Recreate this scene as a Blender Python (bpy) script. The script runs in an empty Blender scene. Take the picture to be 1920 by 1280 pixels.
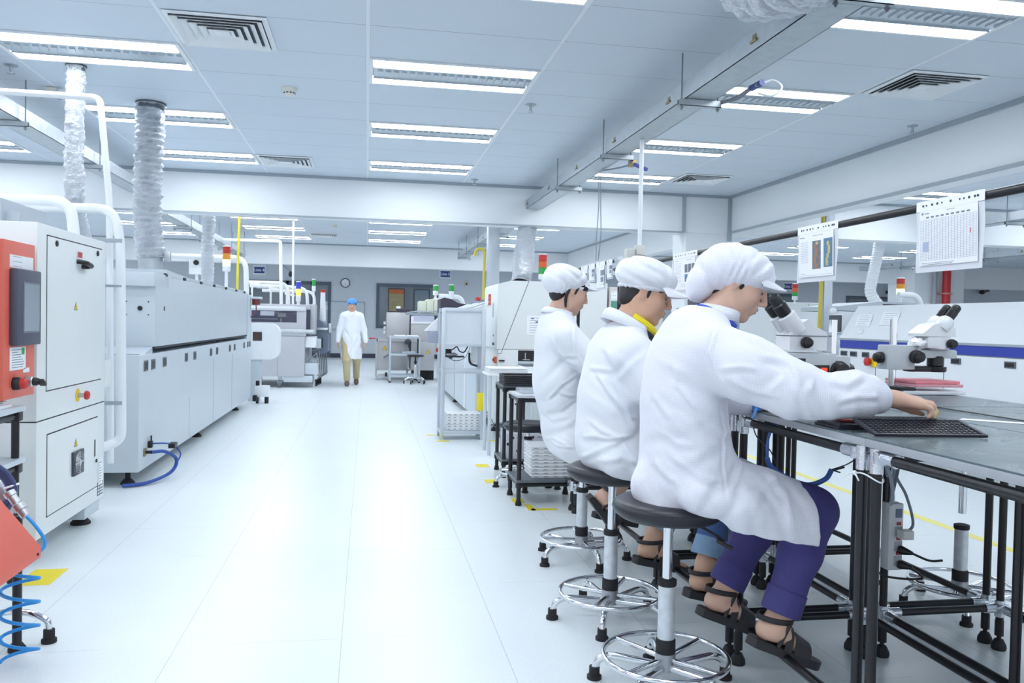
import bpy, bmesh, math, random
import numpy as np
from mathutils import Vector, Matrix, noise
random.seed(7)
SC = bpy.context.scene
COL = SC.collection
V = Vector
PI = math.pi

# ---------------------------------------------------------------- materials
def lin(c):
    c = c / 255.0
    return c / 12.92 if c <= 0.04045 else ((c + 0.055) / 1.055) ** 2.4
def rgb(r, g, b):
    return (lin(r), lin(g), lin(b), 1.0)

class NT:
    def __init__(self, name):
        self.m = bpy.data.materials.new(name)
        self.m.use_nodes = True
        self.t = self.m.node_tree
        self.b = self.t.nodes['Principled BSDF']
    def n(self, typ, **kw):
        nd = self.t.nodes.new(typ)
        for k, v in kw.items():
            setattr(nd, k, v)
        return nd
    def l(self, a, b):
        self.t.links.new(a, b)
    def val(self, sock, v):
        if hasattr(v, 'is_output'):
            self.l(v, sock)
        else:
            sock.default_value = v
    def math(self, op, a, b=0.0, c=0.0):
        nd = self.n('ShaderNodeMath', operation=op)
        self.val(nd.inputs[0], a); self.val(nd.inputs[1], b); self.val(nd.inputs[2], c)
        return nd.outputs[0]
    def mix(self, f, a, b):
        nd = self.n('ShaderNodeMix', data_type='RGBA')
        self.val(nd.inputs[0], f); self.val(nd.inputs[6], a); self.val(nd.inputs[7], b)
        return nd.outputs[2]
    def coords(self, kind='Object'):
        tc = self.n('ShaderNodeTexCoord')
        sp = self.n('ShaderNodeSeparateXYZ')
        self.l(tc.outputs[kind], sp.inputs[0])
        return tc.outputs[kind], sp.outputs
    def noise(self, vec, scale, detail=2.0, rough=0.5):
        nd = self.n('ShaderNodeTexNoise')
        self.l(vec, nd.inputs['Vector'])
        nd.inputs['Scale'].default_value = scale
        nd.inputs['Detail'].default_value = detail
        nd.inputs['Roughness'].default_value = rough
        return nd.outputs['Fac']
    def line(self, x, period, width, off=0.0):
        """1 on a line of given width at every period"""
        f = self.math('ADD', self.math('DIVIDE', self.math('SUBTRACT', x, off), period), 0.5)
        d = self.math('ABSOLUTE', self.math('SUBTRACT', self.math('FRACT', f), 0.5))
        return self.math('LESS_THAN', d, width / (2 * period))
    def bump(self, h, strength=0.3, dist=0.01):
        nd = self.n('ShaderNodeBump')
        nd.inputs['Strength'].default_value = strength
        nd.inputs['Distance'].default_value = dist
        self.l(h, nd.inputs['Height'])
        self.l(nd.outputs[0], self.b.inputs['Normal'])

MATS = {}
def mat(name, col, rough=0.5, metal=0.0, var=0.04, scale=6.0, bump=0.0, bscale=60, bdist=0.004, trans=0.0, alpha=1.0, coat=0.0, emit=None, spec=None):
    if name in MATS:
        return MATS[name]
    m = NT(name)
    b = m.b
    b.inputs['Roughness'].default_value = rough
    b.inputs['Metallic'].default_value = metal
    c = rgb(*col)
    if var > 0:
        vec, _ = m.coords()
        f = m.noise(vec, scale, 3)
        lo = tuple(max(0, x * (1 - var * 1.6)) for x in c[:3]) + (1,)
        hi = tuple(min(1, x * (1 + var)) for x in c[:3]) + (1,)
        m.l(m.mix(f, lo, hi), b.inputs['Base Color'])
    else:
        b.inputs['Base Color'].default_value = c
    if bump > 0:
        vec, _ = m.coords()
        m.bump(m.noise(vec, bscale, 3), bump, bdist)
    if trans: b.inputs['Transmission Weight'].default_value = trans
    if alpha < 1: b.inputs['Alpha'].default_value = alpha
    if coat: b.inputs['Coat Weight'].default_value = coat
    if spec is not None: b.inputs['Specular IOR Level'].default_value = spec
    if emit:
        b.inputs['Emission Color'].default_value = rgb(*emit[0]); b.inputs['Emission Strength'].default_value = emit[1]
    MATS[name] = m.m
    return m.m

# ---------------------------------------------------------------- mesh building
def frame_of(d):
    d = V(d).normalized()
    a = V((0, 0, 1)) if abs(d.z) < 0.95 else V((1, 0, 0))
    u = d.cross(a).normalized()
    return u, d.cross(u).normalized()

class MB:
    def __init__(self):
        self.v = []; self.f = []; self.mi = []; self.m = 0
    def add(self, vs, fs):
        o = len(self.v)
        self.v += [tuple(x) for x in vs]
        self.f += [tuple(i + o for i in f) for f in fs]
        self.mi += [self.m] * len(fs)
        return self
    def mat(self, i):
        self.m = i; return self
    def box(self, a, b, bev=0.0, seg=2):
        a, b = [min(p, q) for p, q in zip(a, b)], [max(p, q) for p, q in zip(a, b)]
        bev = min(bev, 0.49 * min(q - p for p, q in zip(a, b)))
        if bev <= 0:
            vs = [(x, y, z) for z in (a[2], b[2]) for y in (a[1], b[1]) for x in (a[0], b[0])]
            return self.add(vs, [(0, 2, 3, 1), (4, 5, 7, 6), (0, 1, 5, 4), (2, 6, 7, 3), (0, 4, 6, 2), (1, 3, 7, 5)])
        bm = bmesh.new()
        bmesh.ops.create_cube(bm, size=1)
        for v in bm.verts:
            v.co = V([(a[i] + b[i]) / 2 + v.co[i] * (b[i] - a[i]) for i in range(3)])
        bmesh.ops.bevel(bm, geom=bm.edges[:], offset=bev, segments=seg, affect='EDGES', profile=0.6)
        return self.bm(bm)
    def obox(self, c, ax, size, bev=0.0):
        """box with centre, 3 axes (unit vectors), full sizes"""
        bm = bmesh.new()
        bmesh.ops.create_cube(bm, size=1)
        M = Matrix([V(x).normalized() for x in ax]).transposed()
        for v in bm.verts:
            v.co = V([v.co[i] * size[i] for i in range(3)])
        if bev > 0:
            bmesh.ops.bevel(bm, geom=bm.edges[:], offset=min(bev, 0.49 * min(size)), segments=2, affect='EDGES', profile=0.6)
        for v in bm.verts:
            v.co = V(c) + M @ v.co
        return self.bm(bm)
    def bm(self, bm):
        bm.verts.index_update()
        vs = [tuple(v.co) for v in bm.verts]
        fs = [tuple(v.index for v in f.verts) for f in bm.faces]
        bm.free()
        return self.add(vs, fs)
    def cyl(self, p0, p1, r0, r1=None, n=16, cap=True):
        r1 = r0 if r1 is None else r1
        p0, p1 = V(p0), V(p1)
        u, w = frame_of(p1 - p0)
        vs = []
        for p, r in ((p0, r0), (p1, r1)):
            for k in range(n):
                t = 2 * PI * k / n
                vs.append(p + u * (r * math.cos(t)) + w * (r * math.sin(t)))
        fs = [(k, k + n, (k + 1) % n + n, (k + 1) % n) for k in range(n)]
        if cap:
            fs += [tuple(range(n)), tuple(range(2 * n - 1, n - 1, -1))]
        return self.add(vs, fs)
    def tube(self, pts, r, n=10, closed=False, cap=True):
        pts = [V(p) for p in pts]
        m = len(pts)
        rs = r if isinstance(r, (list, tuple)) else [r] * m
        tang = []
        for i in range(m):
            if closed:
                t = pts[(i + 1) % m] - pts[i - 1]
            else:
                t = pts[min(i + 1, m - 1)] - pts[max(i - 1, 0)]
            tang.append(t.normalized())
        u, _ = frame_of(tang[0])
        vs = []
        for i in range(m):
            t = tang[i]
            u = (u - t * u.dot(t)).normalized()
            w = t.cross(u)
            for k in range(n):
                a = 2 * PI * k / n
                vs.append(pts[i] + (u * math.cos(a) + w * math.sin(a)) * rs[i])
        fs = []
        for i in range(m if closed else m - 1):
            j = (i + 1) % m
            for k in range(n):
                k2 = (k + 1) % n
                fs.append((i * n + k, i * n + k2, j * n + k2, j * n + k))
        if cap and not closed:
            fs += [tuple(range(n - 1, -1, -1)), tuple(range((m - 1) * n, m * n))]
        return self.add(vs, fs)
    def lathe(self, prof, c=(0, 0, 0), n=28, axis=(0, 0, 1), cap=True):
        """prof: list of (radius, height along axis)"""
        ax = V(axis).normalized(); u, w = frame_of(ax); c = V(c)
        vs = []
        for r, z in prof:
            for k in range(n):
                t = 2 * PI * k / n
                vs.append(c + ax * z + (u * math.cos(t) + w * math.sin(t)) * r)
        fs = []
        for i in range(len(prof) - 1):
            for k in range(n):
                k2 = (k + 1) % n
                fs.append((i * n + k, (i + 1) * n + k, (i + 1) * n + k2, i * n + k2))
        if cap:
            fs += [tuple(range(n)), tuple(range(len(prof) * n - 1, (len(prof) - 1) * n - 1, -1))]
        return self.add(vs, fs)
    def prism(self, poly, vec):
        """closed 3-D polygon extruded by vec"""
        n = len(poly); vec = V(vec)
        vs = [V(p) for p in poly] + [V(p) + vec for p in poly]
        fs = [tuple(range(n)), tuple(range(2 * n - 1, n - 1, -1))]
        fs += [(k, k + n, (k + 1) % n + n, (k + 1) % n) for k in range(n)]
        return self.add(vs, fs)
    def quad(self, a, b, c, d):
        return self.add([a, b, c, d], [(0, 1, 2, 3)])
    def ball(self, c, r, n=14, m=10):
        r = (r, r, r) if not isinstance(r, (tuple, list)) else r
        vs = []; fs = []
        for i in range(m + 1):
            p = PI * i / m
            for k in range(n):
                t = 2 * PI * k / n
                vs.append((c[0] + r[0] * math.sin(p) * math.cos(t), c[1] + r[1] * math.sin(p) * math.sin(t), c[2] + r[2] * math.cos(p)))
        for i in range(m):
            for k in range(n):
                k2 = (k + 1) % n
                fs.append((i * n + k, (i + 1) * n + k, (i + 1) * n + k2, i * n + k2))
        return self.add(vs, fs)
    def build(self, name, m, parent=None, smooth=None, origin=None):
        me = bpy.data.meshes.new(name)
        o3 = V(origin) if origin is not None else V((0, 0, 0))
        me.from_pydata([tuple(V(v) - o3) for v in self.v], [], self.f)
        if isinstance(m, (list, tuple)) and len(m) > 1 and len(me.polygons) == len(self.mi):
            me.polygons.foreach_set('material_index', self.mi)
        bm = bmesh.new(); bm.from_mesh(me)
        bmesh.ops.remove_doubles(bm, verts=bm.verts, dist=1e-6)
        bmesh.ops.recalc_face_normals(bm, faces=bm.faces)
        bm.to_mesh(me); bm.free()
        ms = m if isinstance(m, (list, tuple)) else [m]
        for x in ms: me.materials.append(x)
        o = bpy.data.objects.new(name, me); COL.objects.link(o)
        o.location = o3
        smooth_by_angle(me, 38 if smooth is None else smooth)
        if parent is not None:
            setparent(o, parent)
        return o

def smooth_by_angle(me, deg):
    me.polygons.foreach_set('use_smooth', [True] * len(me.polygons))
    if deg < 180:
        try:
            me.set_sharp_from_angle(angle=math.radians(deg))
        except Exception:
            pass
    me.update()

def wloc(o):
    p = V(o.location)
    while o.parent is not None:
        o = o.parent; p += V(o.location)
    return p
def setparent(o, parent):
    """keeps world place; parents here only ever carry a location (or are rotated after all parts are in)"""
    o.location = V(o.location) - wloc(parent)
    o.parent = parent

def tag(o, label=None, cat=None, group=None, kind=None):
    if label: o['label'] = label
    if cat: o['category'] = cat
    if group: o['group'] = group
    if kind: o['kind'] = kind
    return o
def thing(name, label, cat, loc=(0, 0, 0), group=None):
    o = bpy.data.objects.new(name, None); COL.objects.link(o)
    o.location = loc; o.empty_display_size = 0.1
    return tag(o, label, cat, group)
def kids(o):
    return [c for c in o.children]
def dup(root, loc, rz=None, label=None, group=None):
    r = root.copy(); COL.objects.link(r); r.location = loc
    if rz is not None: r.rotation_euler = (0, 0, rz)
    if label: r['label'] = label
    if group: r['group'] = group
    for ch in kids(root):
        c = ch.copy(); COL.objects.link(c); c.parent = r
        for g in kids(ch):
            d = g.copy(); COL.objects.link(d); d.parent = c
    return r

    """part meshes built in world space are re-centred on their root"""
    pass

def text(name, s, size, m, parent, origin, xdir, up, align='CENTER', depth=0.0006, bold=False):
    cu = bpy.data.curves.new(name, 'FONT')
    cu.body = s; cu.size = size; cu.align_x = align; cu.align_y = 'CENTER'; cu.extrude = depth
    cu.resolution_u = 3
    if bold: cu.offset = size * 0.02
    t = bpy.data.objects.new(name + '_tmp', cu); COL.objects.link(t)
    dg = bpy.context.evaluated_depsgraph_get()
    me = bpy.data.meshes.new_from_object(t.evaluated_get(dg))
    bpy.data.objects.remove(t); bpy.data.curves.remove(cu)
    x = V(xdir).normalized(); y = V(up).normalized(); z = x.cross(y)
    M = Matrix([x, y, z]).transposed()
    for v in me.vertices:
        v.co = M @ v.co
    me.materials.clear(); me.materials.append(m)
    o = bpy.data.objects.new(name, me); COL.objects.link(o)
    o.location = V(origin)
    if parent is not None: setparent(o, parent)
    return o

def bez(pts, n=8):
    """Catmull-Rom through points"""
    P = [V(p) for p in pts]
    P = [P[0] * 2 - P[1]] + P + [P[-1] * 2 - P[-2]]
    out = []
    for i in range(1, len(P) - 2):
        for k in range(n):
            t = k / n
            a, b, c, d = P[i - 1], P[i], P[i + 1], P[i + 2]
            out.append(0.5 * ((2 * b) + (c - a) * t + (2 * a - 5 * b + 4 * c - d) * t * t + (3 * b - a - 3 * c + d) * t ** 3))
    out.append(P[-2])
    return out
def bendpath(pts, r, n=6):
    """polyline with rounded corners of radius r"""
    P = [V(p) for p in pts]
    out = [P[0]]
    for i in range(1, len(P) - 1):
        a = (P[i - 1] - P[i]); b = (P[i + 1] - P[i])
        q = min(r, a.length * 0.49, b.length * 0.49)
        p0 = P[i] + a.normalized() * q; p1 = P[i] + b.normalized() * q
        for k in range(n + 1):
            t = k / n
            out.append(p0 * (1 - t) ** 2 + P[i] * (2 * t * (1 - t)) + p1 * t * t)
    out.append(P[-1])
    return out

# ---------------------------------------------------------------- implicit surfaces (bodies, cloth)
def _arr(*p): return np.array(p, dtype=np.float32)
class SDF:
    """smooth union of tapered capsules and ellipsoids, meshed with surface nets"""
    def __init__(self, lo, hi, h):
        self.h = h; self.lo = np.array(lo, float); n = np.ceil((np.array(hi) - self.lo) / h).astype(int) + 1
        self.n = n
        self.F = np.full(tuple(n), 0.2, dtype=np.float32)
        self.ax = [(self.lo[i] + h * np.arange(n[i])).astype(np.float32) for i in range(3)]
    def _sl(self, lo, hi):
        a = np.clip(np.floor((np.array(lo) - self.lo) / self.h).astype(int), 0, self.n)
        b = np.clip(np.ceil((np.array(hi) - self.lo) / self.h).astype(int) + 1, 0, self.n)
        if np.any(b <= a): return None, None
        s = tuple(slice(i, j) for i, j in zip(a, b))
        g = np.meshgrid(self.ax[0][s[0]], self.ax[1][s[1]], self.ax[2][s[2]], indexing='ij', sparse=True)
        return s, g
    def _op(self, s, d, k, sub):
        f = self.F[s]
        if sub:
            d = -d
            hh = np.maximum(k - np.abs(f - d), 0) / max(k, 1e-6)
            self.F[s] = np.maximum(f, d) + hh * hh * k * 0.25
        else:
            hh = np.maximum(k - np.abs(f - d), 0) / max(k, 1e-6)
            self.F[s] = np.minimum(f, d) - hh * hh * k * 0.25
    def cap(self, p, q, r0, r1=None, k=0.02, sub=False, flat=None):
        r1 = r0 if r1 is None else r1
        p = np.array(p, float); q = np.array(q, float)
        m = max(r0, r1) + k + 3 * self.h
        s, g = self._sl(np.minimum(p, q) - m, np.maximum(p, q) + m)
        if s is None: return self
        ba = q - p; L = max(float(ba @ ba), 1e-9)
        x, y, z = g[0] - p[0], g[1] - p[1], g[2] - p[2]
        t = np.clip((x * ba[0] + y * ba[1] + z * ba[2]) / L, 0, 1)
        dx, dy, dz = x - t * ba[0], y - t * ba[1], z - t * ba[2]
        if flat is not None:       # squash factor along a direction: (dir, factor)
            u = np.array(flat[0], float); u /= np.linalg.norm(u)
            c = (dx * u[0] + dy * u[1] + dz * u[2]) * (flat[1] - 1)
            dx, dy, dz = dx + c * u[0], dy + c * u[1], dz + c * u[2]
        d = np.sqrt(dx * dx + dy * dy + dz * dz) - (r0 + (r1 - r0) * t)
        self._op(s, d.astype(np.float32), k, sub); return self
    def chain(self, pts, k=0.02, sub=False, flat=None):
        for a, b in zip(pts[:-1], pts[1:]):
            self.cap(a[:3], b[:3], a[3], b[3], k, sub, flat)
        return self
    def ell(self, c, r, R=None, k=0.02, sub=False):
        c = np.array(c, float); r = np.array(r, float)
        m = r.max() + k + 3 * self.h
        s, g = self._sl(c - m, c + m)
        if s is None: return self
        x, y, z = g[0] - c[0], g[1] - c[1], g[2] - c[2]
        if R is not None:
            R = np.array(R)       # rows: local axes in world
            X = x * R[0, 0] + y * R[0, 1] + z * R[0, 2]
            Y = x * R[1, 0] + y * R[1, 1] + z * R[1, 2]
            Z = x * R[2, 0] + y * R[2, 1] + z * R[2, 2]
        else:
            X, Y, Z = x, y, z
        k0 = np.sqrt((X / r[0]) ** 2 + (Y / r[1]) ** 2 + (Z / r[2]) ** 2)
        k1 = np.sqrt((X / r[0] ** 2) ** 2 + (Y / r[1] ** 2) ** 2 + (Z / r[2] ** 2) ** 2) + 1e-9
        d = k0 * (k0 - 1) / k1
        self._op(s, d.astype(np.float32), k, sub); return self
    def fold(self, c, rad, direc, wl, amp, ph=0.0):
        c = np.array(c, float); u = np.array(direc, float); u /= np.linalg.norm(u)
        s, g = self._sl(c - 2.2 * rad, c + 2.2 * rad)
        if s is None: return self
        x, y, z = g[0] - c[0], g[1] - c[1], g[2] - c[2]
        a = x * u[0] + y * u[1] + z * u[2]
        w = np.exp(-(x * x + y * y + z * z) / (rad * rad))
        sn = np.sin(2 * PI * a / wl + ph)
        self.F[s] += (amp * w * (sn - 0.35 * np.cos(4 * PI * a / wl + ph))).astype(np.float32); return self
    def drape(self, P, w, a):
        """a pressed fold along a polyline on the side of a garment, applied when the cloth is meshed"""
        if not hasattr(self, 'folds'): self.folds = []
        self.folds.append((P, w, a)); return self
    def cut(self, p, nrm):
        """remove the side the normal points to"""
        nrm = np.array(nrm, float); nrm /= np.linalg.norm(nrm)
        d = (self.ax[0][:, None, None] - p[0]) * nrm[0] + (self.ax[1][None, :, None] - p[1]) * nrm[1] + (self.ax[2][None, None, :] - p[2]) * nrm[2]
        self.F = np.maximum(self.F, d.astype(np.float32)); return self
    def mesh(self, name, m, parent=None, origin=None, smooth=2, side=None):
        F = self.F; h = self.h
        S = F < 0
        c = np.zeros(tuple(x - 1 for x in F.shape), dtype=np.int8)
        for i in (0, 1):
            for j in (0, 1):
                for k in (0, 1):
                    c += S[i:F.shape[0] - 1 + i, j:F.shape[1] - 1 + j, k:F.shape[2] - 1 + k]
        act = (c > 0) & (c < 8)
        idx = -np.ones(act.shape, dtype=np.int64)
        I = np.argwhere(act); idx[act] = np.arange(len(I))
        P = np.zeros((len(I), 3)); W = np.zeros(len(I))
        cor = [(i, j, k) for i in (0, 1) for j in (0, 1) for k in (0, 1)]
        for a in cor:
            for b in cor:
                if sum(b) - sum(a) == 1 and all(y >= x for x, y in zip(a, b)):
                    fa = F[I[:, 0] + a[0], I[:, 1] + a[1], I[:, 2] + a[2]]
                    fb = F[I[:, 0] + b[0], I[:, 1] + b[1], I[:, 2] + b[2]]
                    x = (fa < 0) != (fb < 0)
                    t = np.where(x, fa / np.where(x, fa - fb, 1), 0)
                    for d in range(3):
                        P[:, d] += np.where(x, a[d] + t * (b[d] - a[d]), 0)
                    W += x
        P = (P / W[:, None] + I) * h + self.lo
        Q = []
        for d in range(3):
            o = [e for e in range(3) if e != d]
            n0 = F.shape
            sl0 = [slice(None)] * 3; sl1 = [slice(None)] * 3
            sl0[d] = slice(0, n0[d] - 1); sl1[d] = slice(1, n0[d])
            x = S[tuple(sl0)] != S[tuple(sl1)]
            E = np.argwhere(x)
            ok = (E[:, o[0]] > 0) & (E[:, o[1]] > 0) & (E[:, o[0]] < n0[o[0]] - 1) & (E[:, o[1]] < n0[o[1]] - 1)
            E = E[ok]
            fl = S[E[:, 0], E[:, 1], E[:, 2]]
            q = []
            for da, db in ((0, 0), (1, 0), (1, 1), (0, 1)):
                e = E.copy(); e[:, o[0]] -= da; e[:, o[1]] -= db
                q.append(idx[e[:, 0], e[:, 1], e[:, 2]])
            q = np.stack(q, 1)
            if d == 1: fl = ~fl
            q[fl] = q[fl][:, ::-1]
            Q.append(q)
        Q = np.concatenate(Q)
        # light Laplacian smoothing takes the voxel steps off
        e = np.concatenate([Q[:, [0, 1]], Q[:, [1, 2]], Q[:, [2, 3]], Q[:, [3, 0]]])
        for _ in range(smooth):
            A = np.zeros_like(P); N = np.zeros(len(P))
            for ca, cb in ((0, 1), (1, 0)):
                for d in range(3):
                    A[:, d] += np.bincount(e[:, ca], weights=P[e[:, cb], d], minlength=len(P))
                N += np.bincount(e[:, ca], minlength=len(P))
            P = 0.5 * P + 0.5 * A / N[:, None]
        if side is not None:
            d = np.array((side[0], side[1], 0.0)); d /= np.linalg.norm(d); r = np.array((d[1], -d[0], 0.0))
            fn = np.cross(P[Q[:, 2]] - P[Q[:, 0]], P[Q[:, 3]] - P[Q[:, 1]])
            N = np.zeros_like(P)
            for k in range(4):
                for j in range(3): N[:, j] += np.bincount(Q[:, k], weights=fn[:, j], minlength=len(P))
            N /= np.linalg.norm(N, axis=1)[:, None] + 1e-12
            if ((P - P.mean(0)) * N).sum() < 0: N = -N
            u = P @ r; z = P[:, 2]; wf = np.clip(-(N @ d) * 2.0, 0, 1); D = np.zeros(len(P))
            for poly, w, a in self.folds:
                L = [np.array((np.dot(p, r), p[2])) for p in poly]
                tot = sum(np.linalg.norm(q - p) for p, q in zip(L[:-1], L[1:])); run = 0.0
                best = np.full(len(P), 9.0); val = np.zeros(len(P))
                for p, q in zip(L[:-1], L[1:]):
                    l = np.linalg.norm(q - p); t = (q - p) / l
                    x = (u - p[0]) * t[0] + (z - p[1]) * t[1]; xc = np.clip(x, 0, l)
                    s = (u - p[0]) * -t[1] + (z - p[1]) * t[0]
                    e = np.sqrt((x - xc) ** 2 + s * s); s = np.where(s < 0, -1, 1) * e
                    f = (run + xc) / tot; run += l
                    fade = np.clip(np.minimum(f, 1 - f) * 5 + 0.15, 0, 1) * np.exp(-((x - xc) / w) ** 2)
                    v = fade * (np.exp(-(s / w) ** 2) - 0.75 * np.exp(-((s + 1.6 * w) / (1.2 * w)) ** 2))
                    k = e < best
                    best = np.where(k, e, best); val = np.where(k, v, val)
                D += a * val
            P = P + N * (D * wf)[:, None]
        o3 = np.array(origin if origin is not None else (0, 0, 0), float)
        me = bpy.data.meshes.new(name)
        me.from_pydata((P - o3).tolist(), [], Q.tolist())
        me.validate()
        bm = bmesh.new(); bm.from_mesh(me); bmesh.ops.recalc_face_normals(bm, faces=bm.faces); bm.to_mesh(me); bm.free()
        me.materials.append(m)
        me.polygons.foreach_set('use_smooth', [True] * len(me.polygons))
        ob = bpy.data.objects.new(name, me); COL.objects.link(ob)
        ob.location = tuple(o3)
        if parent is not None: setparent(ob, parent)
        return ob

# ---------------------------------------------------------------- shared materials
WHITE = mat('white_paint', (232, 236, 240), 0.45)
CREAM = mat('cream_powder_coat', (226, 231, 231), 0.38, var=0.02)
GREYP = mat('pale_grey_powder_coat', (196, 206, 214), 0.36, var=0.02)
DARK = mat('dark_seam', (38, 40, 46), 0.6, var=0)
BLACK = mat('black_plastic', (26, 27, 32), 0.38)
RUBBER = mat('black_rubber', (30, 31, 35), 0.7)
STEEL = mat('brushed_steel', (190, 192, 196), 0.3, 0.9)
GALV = mat('galvanised_steel', (186, 194, 200), 0.42, 0.75, var=0.12, scale=14)
CHROME = mat('chrome', (225, 228, 232), 0.12, 1.0, var=0.0)
ALU = mat('aluminium_profile', (198, 206, 214), 0.38, 0.7, var=0.02)
YEL = mat('yellow_tape', (232, 214, 40), 0.5)
REDP = mat('red_plastic', (196, 44, 40), 0.35)
GREENP = mat('green_plastic', (40, 160, 80), 0.35)
PAPER = mat('paper', (240, 243, 247), 0.6, var=0.01)
INK = mat('grey_print', (120, 128, 140), 0.6, var=0)
INKD = mat('dark_print', (52, 56, 66), 0.6, var=0)
BLUET = mat('blue_tubing', (44, 150, 226), 0.3)
BLUED = mat('dark_blue_hose', (40, 78, 160), 0.4)
YELS = mat('warning_yellow', (240, 208, 40), 0.5, var=0)
SCREEN = mat('dark_glass', (44, 48, 60), 0.15, var=0)
ORANGE = mat('orange_red_panel', (222, 104, 86), 0.42, var=0.03)

def warn(name, c, n, up, size, parent):
    """yellow warning triangle with black rim and bolt on a face with outward normal n"""
    n = V(n).normalized(); up = V(up); x = up.cross(n).normalized(); c = V(c)
    b = MB()
    for k, (s, o, mi) in enumerate(((1.0, 0.0008, 0), (0.8, 0.0014, 1))):
        b.mat(mi)
        r = size * 0.62 * s
        P = [c + n * o + up * r, c + n * o - up * r * 0.5 - x * r * 0.87, c + n * o - up * r * 0.5 + x * r * 0.87]
        b.prism(P, n * 0.0004)
    b.mat(0)
    z = c + n * 0.0019
    b.prism([z + up * size * 0.22 + x * size * 0.03, z - x * size * 0.09 - up * size * 0.03, z - x * size * 0.01 - up * size * 0.03, z - x * size * 0.04 - up * size * 0.22, z + x * size * 0.09 + up * size * 0.03, z + x * size * 0.01 + up * size * 0.03], n * 0.0004)
    return b.build(name, [DARK, YELS], parent)
def sheet(name, c, n, up, w, h, parent, lines=6, mat_=None, ink=None, margin=0.12, pics=()):
    """a paper label lying on a face: white sheet with printed lines"""
    n = V(n).normalized(); up = V(up).normalized(); x = up.cross(n).normalized(); c = V(c)
    b = MB()
    b.obox(c + n * 0.0008, (x, up, n), (w, h, 0.0012))
    b.mat(1)
    rnd = random.Random(int(abs(c.x * 991 + c.z * 577) * 10))
    for i in range(lines):
        y = h * (0.5 - margin) - h * (1 - 2 * margin) * i / max(1, lines - 1)
        L = w * (1 - 2 * margin) * rnd.choice((0.5, 0.75, 1.0, 0.9))
        b.obox(c + n * 0.0016 + up * y + x * (-w * (0.5 - margin) + L / 2), (x, up, n), (L, min(h * 0.03, 0.004), 0.0004))
    for (px, py, pw, ph, mi) in pics:
        b.mat(mi)
        b.obox(c + n * 0.0018 + up * (h * py) + x * (w * px), (x, up, n), (w * pw, h * ph, 0.0005))
    return b.build(name, [mat_ or PAPER, ink or INK, REDP, GREENP, mat('print_blue', (90, 150, 190), 0.6, var=0), mat('print_photo', (110, 112, 122), 0.6, var=0.2, scale=60), mat('print_tan', (196, 168, 110), 0.6, var=0.2, scale=60)], parent)
# ================================================================ ROOM
CZ = 3.011
def m_floor():
    m = NT('white_vinyl_floor'); vec, xyz = m.coords()
    base = m.mix(m.noise(vec, 1.3, 3), rgb(222, 230, 233), rgb(230, 237, 240))
    sp = m.noise(vec, 110, 2)
    base = m.mix(m.math('MULTIPLY', m.math('MAXIMUM', m.math('SUBTRACT', sp, 0.45), 0.0), 0.5), base, rgb(176, 184, 192))
    lx = m.line(xyz[0], 0.6136, 0.0028, -0.078); ly = m.line(xyz[1], 0.609, 0.0022, 3.24)
    wob = m.math('GREATER_THAN', m.noise(vec, 1.1, 2), 0.5)
    ln = m.math('MAXIMUM', lx, m.math('MULTIPLY', ly, wob))
    base = m.mix(m.math('MULTIPLY', ln, 0.5), base, rgb(130, 138, 148))
    m.l(base, m.b.inputs['Base Color'])
    m.b.inputs['Roughness'].default_value = 0.3
    return m.m
def m_ceil():
    m = NT('ceiling_tile'); vec, xyz = m.coords()
    base = m.mix(m.noise(vec, 2.2, 3), rgb(202, 213, 225), rgb(208, 219, 230))
    g = m.line(xyz[0], 1.2, 0.026, -0.0227)
    ge = m.math('SUBTRACT', m.line(xyz[0], 1.2, 0.032, -0.0227), g)
    base = m.mix(m.math('MULTIPLY', g, 0.8), base, rgb(228, 235, 242))
    base = m.mix(m.math('MULTIPLY', ge, 0.25), base, rgb(120, 130, 142))
    cr = m.math('MULTIPLY', m.line(xyz[1], 0.6, 0.006, 5.636), m.math('MULTIPLY_ADD', m.noise(vec, 0.9, 1), 0.9, 0.05))
    base = m.mix(m.math('MULTIPLY', cr, m.math('SUBTRACT', 1.0, g)), base, rgb(84, 92, 104))
    m.l(base, m.b.inputs['Base Color']); m.b.inputs['Roughness'].default_value = 0.55
    return m.m
MBEAM = mat('white_bulkhead_panel', (228, 233, 237), 0.35, var=0.02, scale=1.2)
MTRIMG = mat('grey_trim', (160, 170, 180), 0.45)
MWALL = mat('grey_wall_paint', (203, 211, 220), 0.6, var=0.02)

def struct(name, mb, m):
    o = mb.build(name, m); tag(o, kind='structure'); return o
def slab(name, a, b, m): return struct(name, MB().box(a, b), m)
slab('floor', (-9, -6, -0.1), (32, 27.2, 0), m_floor())
slab('ceiling', (-9, -6, CZ), (32, 27.2, CZ + 0.06), m_ceil())
slab('wall_far', (-9, 26.9, 0), (32, 27.1, CZ), MWALL)
slab('baseboard_far', (-9, 26.87, 0), (32, 26.9, 0.14), mat('dark_skirting', (58, 64, 80), 0.5))
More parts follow.
